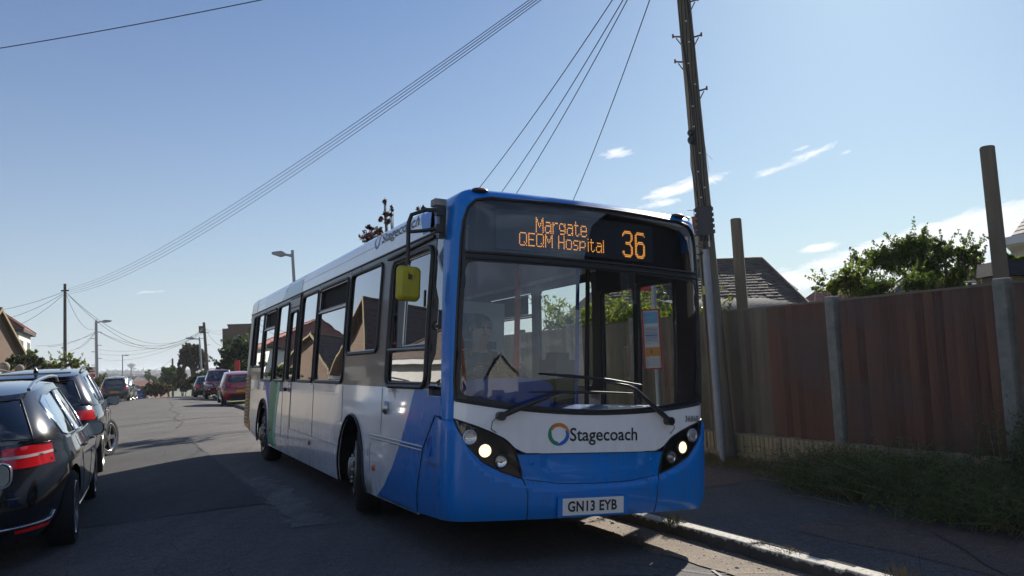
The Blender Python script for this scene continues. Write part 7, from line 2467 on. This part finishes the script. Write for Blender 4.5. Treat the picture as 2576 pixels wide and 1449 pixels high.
tree('garden_shrub', 'rounded dark green clipped bush in front of the garden tree', Vector((PX(2225, 790, 12.9).x, PX(2225, 790, 12.9).y, .2)),
     [B_(2215, 722, 12.9, 38, 1.1, .9), B_(2195, 745, 12.9, 28)], 4800, .035, 'leaf_mid', 43, trunk=.04, sprigs=3, cat='shrub', group='garden shrubs')
tree('garden_shrub', 'dense mid green bush to the right of the rounded one', Vector((PX(2315, 790, 12.9).x, PX(2315, 790, 12.9).y, .2)),
     [B_(2300, 712, 12.9, 42, 1.15, 1.0), B_(2340, 735, 12.9, 28)], 5400, .035, 'leaf_mid', 44, trunk=.04, sprigs=3, cat='shrub', group='garden shrubs')
tree('garden_shrub', 'thin airy shrub between the garden tree and the tall timber post', Vector((PX(2440, 790, 16).x, PX(2440, 790, 16).y, .2)),
     [B_(2460, 680, 16, 30, 1, 1.2), B_(2425, 728, 16, 30, 1.6, .6)], 1500, .06, 'leaf_olive', 45, trunk=.03, sprigs=4, cat='shrub', group='garden shrubs')
tree('garden_shrub', 'drooping leafy plant right of the tall timber post', Vector((PX(2545, 690, 11.5).x, PX(2545, 690, 11.5).y, .2)),
     [B_(2545, 648, 11.5, 22, 1.2, 1)], 160, .10, 'leaf_mid', 46, trunk=.02, cat='shrub', group='garden shrubs')
# buddleia behind the fence seen through the bus
bt = lambda t_, s_, z: ts(t_, s_, z)
tree('buddleia', 'leafy buddleia leaning over the fence seen through the bus windscreen', bt(3.6, 6.5, .1),
     [(bt(3.5, 5.4, 2.1), .55, (1, 1, .8)), (bt(3.5, 6.6, 2.3), .65, (1, 1, .9)), (bt(3.6, 7.8, 2.2), .6, (1, 1, .8)), (bt(3.3, 4.6, 1.9), .35, (1, 1, .8)), (bt(3.6, 9.2, 2.2), .6, (1, 1, .8))], 5200, .10, 'leaf_light', 47, trunk=.04, cat='shrub', sprigs=4, nar=.35)
tree('purple_leaved_tree', 'purple leaved tree whose top twigs show above the bus roof', Vector((PX(985, 700, 26).x, PX(985, 700, 26).y, 0)),
     [B_(972, 545, 26, 18, 1.0, 1.4), B_(985, 532, 26, 10, 1, 1.6), B_(968, 505, 26, 6, 1, 1.8), B_(1000, 600, 26, 60, 1.6, .5), B_(1060, 522, 26, 12, 1.4, .6), B_(950, 575, 26, 18, 1.4, .6), B_(930, 592, 26, 10, 1.4, .6)],
     2600, .13, 'leaf_purple', 48, trunk=.08, sprigs=0)
# far right-hand side
tree('broad_tree', 'big dark broad tree left of the bus tail above the red cars', Vector((PX(590, 960, 62).x, PX(590, 960, 62).y, -1.2)),
     [B_(600, 868, 62, 30, 1.0, 1.0), B_(582, 905, 62, 36, 1.1, 1.0), B_(612, 900, 62, 32), B_(560, 925, 62, 22, 1.1, 1), B_(630, 880, 62, 26), B_(600, 945, 62, 36, 1.4, .8)], 9500, .20, 'leaf_dark', 49, trunk=.25, sprigs=2, group='trees along the right side')
tree('broad_tree', 'umbrella shaped brown green street tree beside the boxed pole', Vector((PX(488, 985, 84).x, PX(488, 985, 84).y, -2.2)),
     [B_(482, 890, 84, 30, 1.0, .9), B_(466, 905, 84, 22), B_(502, 900, 84, 22, .9, 1.1), B_(480, 872, 84, 16, 1.4, .6), B_(508, 925, 84, 12)], 9000, .24, 'leaf_brown', 50, trunk=.42, top=PX(485, 930, 84), group='trees along the right side')
tree('broad_tree', 'green round tree at the crest left of the umbrella tree', Vector((PX(428, 985, 110).x, PX(428, 985, 110).y, -3.5)),
     [B_(425, 938, 110, 20, 1, .9), B_(440, 955, 110, 20, .9, 1.3), B_(418, 960, 110, 16)], 9000, .34, 'leaf_mid', 51, trunk=.2, group='trees along the right side')
tree('broad_tree', 'thin sparse tree with olive leaves between the crest trees', Vector((PX(458, 985, 95).x, PX(458, 985, 95).y, -3)),
     [B_(455, 935, 95, 14, 1, 1.2), B_(462, 958, 95, 18, 1.2, 1), B_(470, 975, 95, 16, 1.6, .6)], 6500, .26, 'leaf_olive', 52, trunk=.14, group='trees along the right side')
tree('hedge', 'brown rounded bush at the end of the road below the crest trees', Vector((PX(395, 992, 90).x, PX(395, 992, 90).y, -2.6)),
     [B_(392, 978, 90, 20, 1.5, .9), B_(418, 980, 90, 16, 1.2, .8), B_(376, 985, 90, 10)], 9000, .24, 'leaf_brown', 53, trunk=.06, cat='bush')
tree('hedge', 'green hedge behind the pickup and the green hatchback', Vector((PX(515, 985, 66).x, PX(515, 985, 66).y, -1)),
     [B_(505, 952, 66, 18, 1.4, 1), B_(530, 955, 66, 20, 1.4, 1), B_(482, 962, 66, 14, 1.3, .8)], 8000, .18, 'leaf_olive', 54, trunk=.06, cat='bush')
tree('hedge', 'tall dark hedge between the red hatchback and the bus', Vector((PX(612, 960, 50).x, PX(612, 960, 50).y, -.5)),
     [B_(606, 935, 50, 22, 1, 1.2), B_(628, 930, 50, 24, 1, 1.3), B_(600, 960, 50, 24, 1.5, .8)], 4600, .13, 'leaf_dark', 55, trunk=.06, cat='bush')
bn = PX(597, 922, 46)
MB().bbox(-.14, .14, -.02, .02, -.35, .35).build('tmp', 'stop_red').location = bn
o = bpy.data.objects['tmp']; o.name = 'hanging_banner'; tag(o, 'small red orange banner hanging in the dark hedge by the red hatchback', 'banner')
# left gardens
tree('garden_bush', 'white flecked rose bush behind the ball topped wall', tsg(-10, 33),
     [B_(45, 912, 40, 24, 1.4, .8), B_(75, 908, 40, 26, 1.3, .9), B_(98, 918, 40, 18), B_(20, 925, 38, 14, 1.3, .8)], 5200, .11, 'leaf_dark', 56, trunk=.05, cat='bush', group='bushes in the left gardens')
tree('garden_bush', 'bright yellow green shrub against the white bay house', tsg(-10, 46),
     [B_(78, 888, 52, 12, 1.2, .8)], 900, .12, 'leaf_light', 57, trunk=.05, cat='bush', group='bushes in the left gardens')
tree('garden_bush', 'light green feathery bush around the foot of the tall thin pole', tsg(-9.5, 44),
     [B_(140, 920, 50, 22, 1.3, .9), B_(172, 905, 50, 16, .9, 1.2), B_(190, 918, 50, 18, 1.3, .9), B_(215, 928, 52, 12, 1.3, .8)], 5000, .11, 'leaf_light', 58, trunk=.05, cat='bush', sprigs=3, group='bushes in the left gardens')
tree('garden_bush', 'brown red leaved bush between the white flecked bush and the green one', tsg(-9.5, 40),
     [B_(112, 925, 44, 14, 1.4, .8)], 1500, .10, 'leaf_brown', 59, trunk=.05, cat='bush', group='bushes in the left gardens')
tree('garden_bush', 'round olive hedge beside the lamp pole above the dark suv', tsg(-7.8, 56),
     [B_(262, 958, 60, 20, 1.4, .8), B_(240, 965, 60, 14), B_(285, 965, 62, 12)], 3200, .12, 'leaf_olive', 60, trunk=.05, cat='bush', group='bushes in the left gardens')

# ================================================================== THE FAR TOWN, HILLS AND TOWER
rh = random.Random(12)
HB = MB()
N = 90
ridge_ = []
for i in range(N + 1):
    u = -260 + 1150 * i / N
    base_ = 936 + 4 * math.sin(i * .31) + rh.uniform(-1.4, 1.4)
    if 500 < u: base_ = 926
    if 420 < u <= 500: base_ = 936 - 12 * (u - 420) / 80
    if 345 < u < 378: base_ -= 5 * math.exp(-((u - 360) / 9) ** 2)
    ridge_.append((u, base_))
for j in range(5):
    d = 1500 + 130 * j
    for (u, v) in ridge_:
        p = PX(u, v, 2000)
        pd = PX(u, v, d)
        z = -22 + (p.z + 22) * (sin(pi / 2 * j / 4) if j else 0)
        q = PX(u, v, d); HB.v.append((q.x, q.y, z * (1 if j < 4 else 1)))
for j in range(4):
    for i in range(N):
        a = j * (N + 1) + i
        HB.f.append((a, a + 1, a + N + 2, a + N + 1)); HB.sm.append(True)
tag(HB.build('hills', 'hill'), kind='structure')
FL = MB(); FL.var = []
for k in range(220):
    u = rh.uniform(262, 520); v = 938 - 3 * rh.random() + (6 * rh.random())
    leaves(FL, PX(u, v, 1650), rh.uniform(5, 11), 26, 4.5, rh, (1.5, 1, .7), .2)
tag(FL.build('far_woods', 'leaf_dark'), kind='stuff')
mat('far_wall', (0.36, 0.30, 0.26, 1), 0.9, var=0.2, vscale=.1)
mat('far_roof', (0.13, 0.085, 0.07, 1), 0.9)
for (u, v, d, L_h, wl_, rf_, lb) in ((276, 950, 900, 22, 'far_wall', 'far_roof', 'long hazy terrace at the left end of the far town'), (296, 953, 1000, 16, 'wall_white', 'roof_grey', 'pale hazy house between the long terrace and the far lamp'),
        (318, 951, 950, 18, 'far_wall', 'roof_red', 'hazy red roofed house just left of the water tower foot'), (343, 949, 1100, 20, 'wall_white', 'far_roof', 'pale hazy house just right of the water tower foot'),
        (362, 953, 900, 18, 'far_wall', 'roof_grey', 'hazy grey roofed house straight below the church spire'), (384, 951, 1050, 24, 'far_wall', 'roof_red', 'hazy long house right of the church spire'),
        (404, 948, 1200, 16, 'wall_white', 'roof_grey', 'small pale hazy house farthest right in the far town')):
    p = PX(u, v, d)
    o = MB().bbox(-L_h / 2, L_h / 2, -5, 5, -9, 0).build('terrace_house', wl_, loc=p)
    tag(o, lb, 'house', 'houses in the far town')
    rb_ = MB().add([(-L_h / 2 - .4, -5.4, 0), (L_h / 2 + .4, -5.4, 0), (L_h / 2 + .4, 0, 4), (-L_h / 2 - .4, 0, 4), (-L_h / 2 - .4, 5.4, 0), (L_h / 2 + .4, 5.4, 0)], [(0, 1, 2, 3), (3, 2, 5, 4), (1, 5, 2), (0, 3, 4)]).build('roof', rf_, o)
    o.rotation_euler = (0, 0, rh.uniform(-.6, .6))
def mid_house(u, v_eave, v_ridge, d, L_h, wall_, roof_, label):
    p = PX(u, v_eave, d)
    rz_ = PX(u, v_ridge, d).z - p.z
    o = empty('terrace_house', p, rh.uniform(-.3, .3))
    tag(o, label, 'house', 'houses beyond the crest')
    MB().bbox(-L_h / 2, L_h / 2, -4, 4, -9, 0).build('wall', wall_, o)
    MB().add([(-L_h / 2 - .4, -4.4, 0), (L_h / 2 + .4, -4.4, 0), (L_h / 2 - 1, 0, rz_), (-L_h / 2 + 1, 0, rz_), (-L_h / 2 - .4, 4.4, 0), (L_h / 2 + .4, 4.4, 0)], [(0, 1, 2, 3), (3, 2, 5, 4), (1, 5, 2), (0, 3, 4)]).build('roof', roof_, o)
    for k in range(3): MB().bbox(-L_h / 2 + L_h * (k + .5) / 3 - .6, -L_h / 2 + L_h * (k + .5) / 3 + .6, -4.06, -4.0, -2.6, -1.2).build('window', 'house_glass', o)
mid_house(352, 971, 958, 230, 8, 'wall_brick', 'terracotta', 'house with a bright orange roof just over the crest')
mid_house(376, 972, 962, 240, 9, 'wall_brick', 'roof_red', 'dull red roofed house right of the orange one over the crest')
mid_house(330, 962, 950, 330, 12, 'far_wall', 'roof_grey', 'grey roofed house with pale gable behind the orange roof')
mid_house(304, 962, 948, 300, 16, 'far_wall', 'roof_grey', 'long grey roofed house left of the pale gable in the valley')
mid_house(366, 958, 946, 360, 9, 'far_wall', 'roof_grey', 'steep grey roofed house right of the pale gable in the valley')
tree('valley_tree', 'pale hazy tree over the crest left of the brown bush', PX(374, 980, 210), [B_(374, 946, 210, 13, .8, 1.2), B_(388, 952, 210, 10, 1, 1), B_(398, 958, 210, 12, 1.2, .8)], 2600, .45, 'leaf_mid', 61, trunk=.3)
# water tower
wtp = PX(330.5, 926, 1150)
wtw = empty('water_tower', wtp); tag(wtw, 'hazy funnel shaped water tower on the horizon', 'water tower')
m_ = 1150 / FPX
MB().lathe([(1.9 * m_, 30 * -m_ * 1.2), (1.7 * m_, -4 * m_), (2.2 * m_, -1 * m_), (10 * m_, 7.5 * m_), (10.6 * m_, 9.5 * m_), (5 * m_, 9.8 * m_), (5 * m_, 12 * m_), (.01, 12 * m_)], 24).build('tank_and_stem', 'concrete', wtw)
# church spire on the hill
sp_ = PX(360.5, 931, 1600); m_ = 1600 / FPX
cs_ = empty('church', sp_); tag(cs_, 'tiny church spire on the hazy hill', 'church')
MB().bbox(-3 * m_, 3 * m_, -3 * m_, 3 * m_, -12 * m_, 1 * m_).build('nave', 'far_wall', cs_)
MB().lathe([(1.3 * m_, 1 * m_), (1.0 * m_, 3 * m_), (.1 * m_, 9.5 * m_)], 8).build('spire', 'far_roof', cs_)

# ================================================================== HAZE
hz = MB().bbox(-2700, 2700, -450, 2750, -24.5, 14.0).build('haze', None)
tag(hz, kind='stuff')
hm = bpy.data.materials.new('haze')
hm.use_nodes = True
ht = hm.node_tree
ht.nodes.clear()
ho = nd(ht, 'ShaderNodeOutputMaterial')
hv = nd(ht, 'ShaderNodeVolumePrincipled', inp={'Color': (0.86, 0.92, 1.0, 1), 'Density': 0.00030, 'Anisotropy': 0.3})
ht.links.new(hv.outputs[0], ho.inputs['Volume'])
hz.data.materials.append(hm)
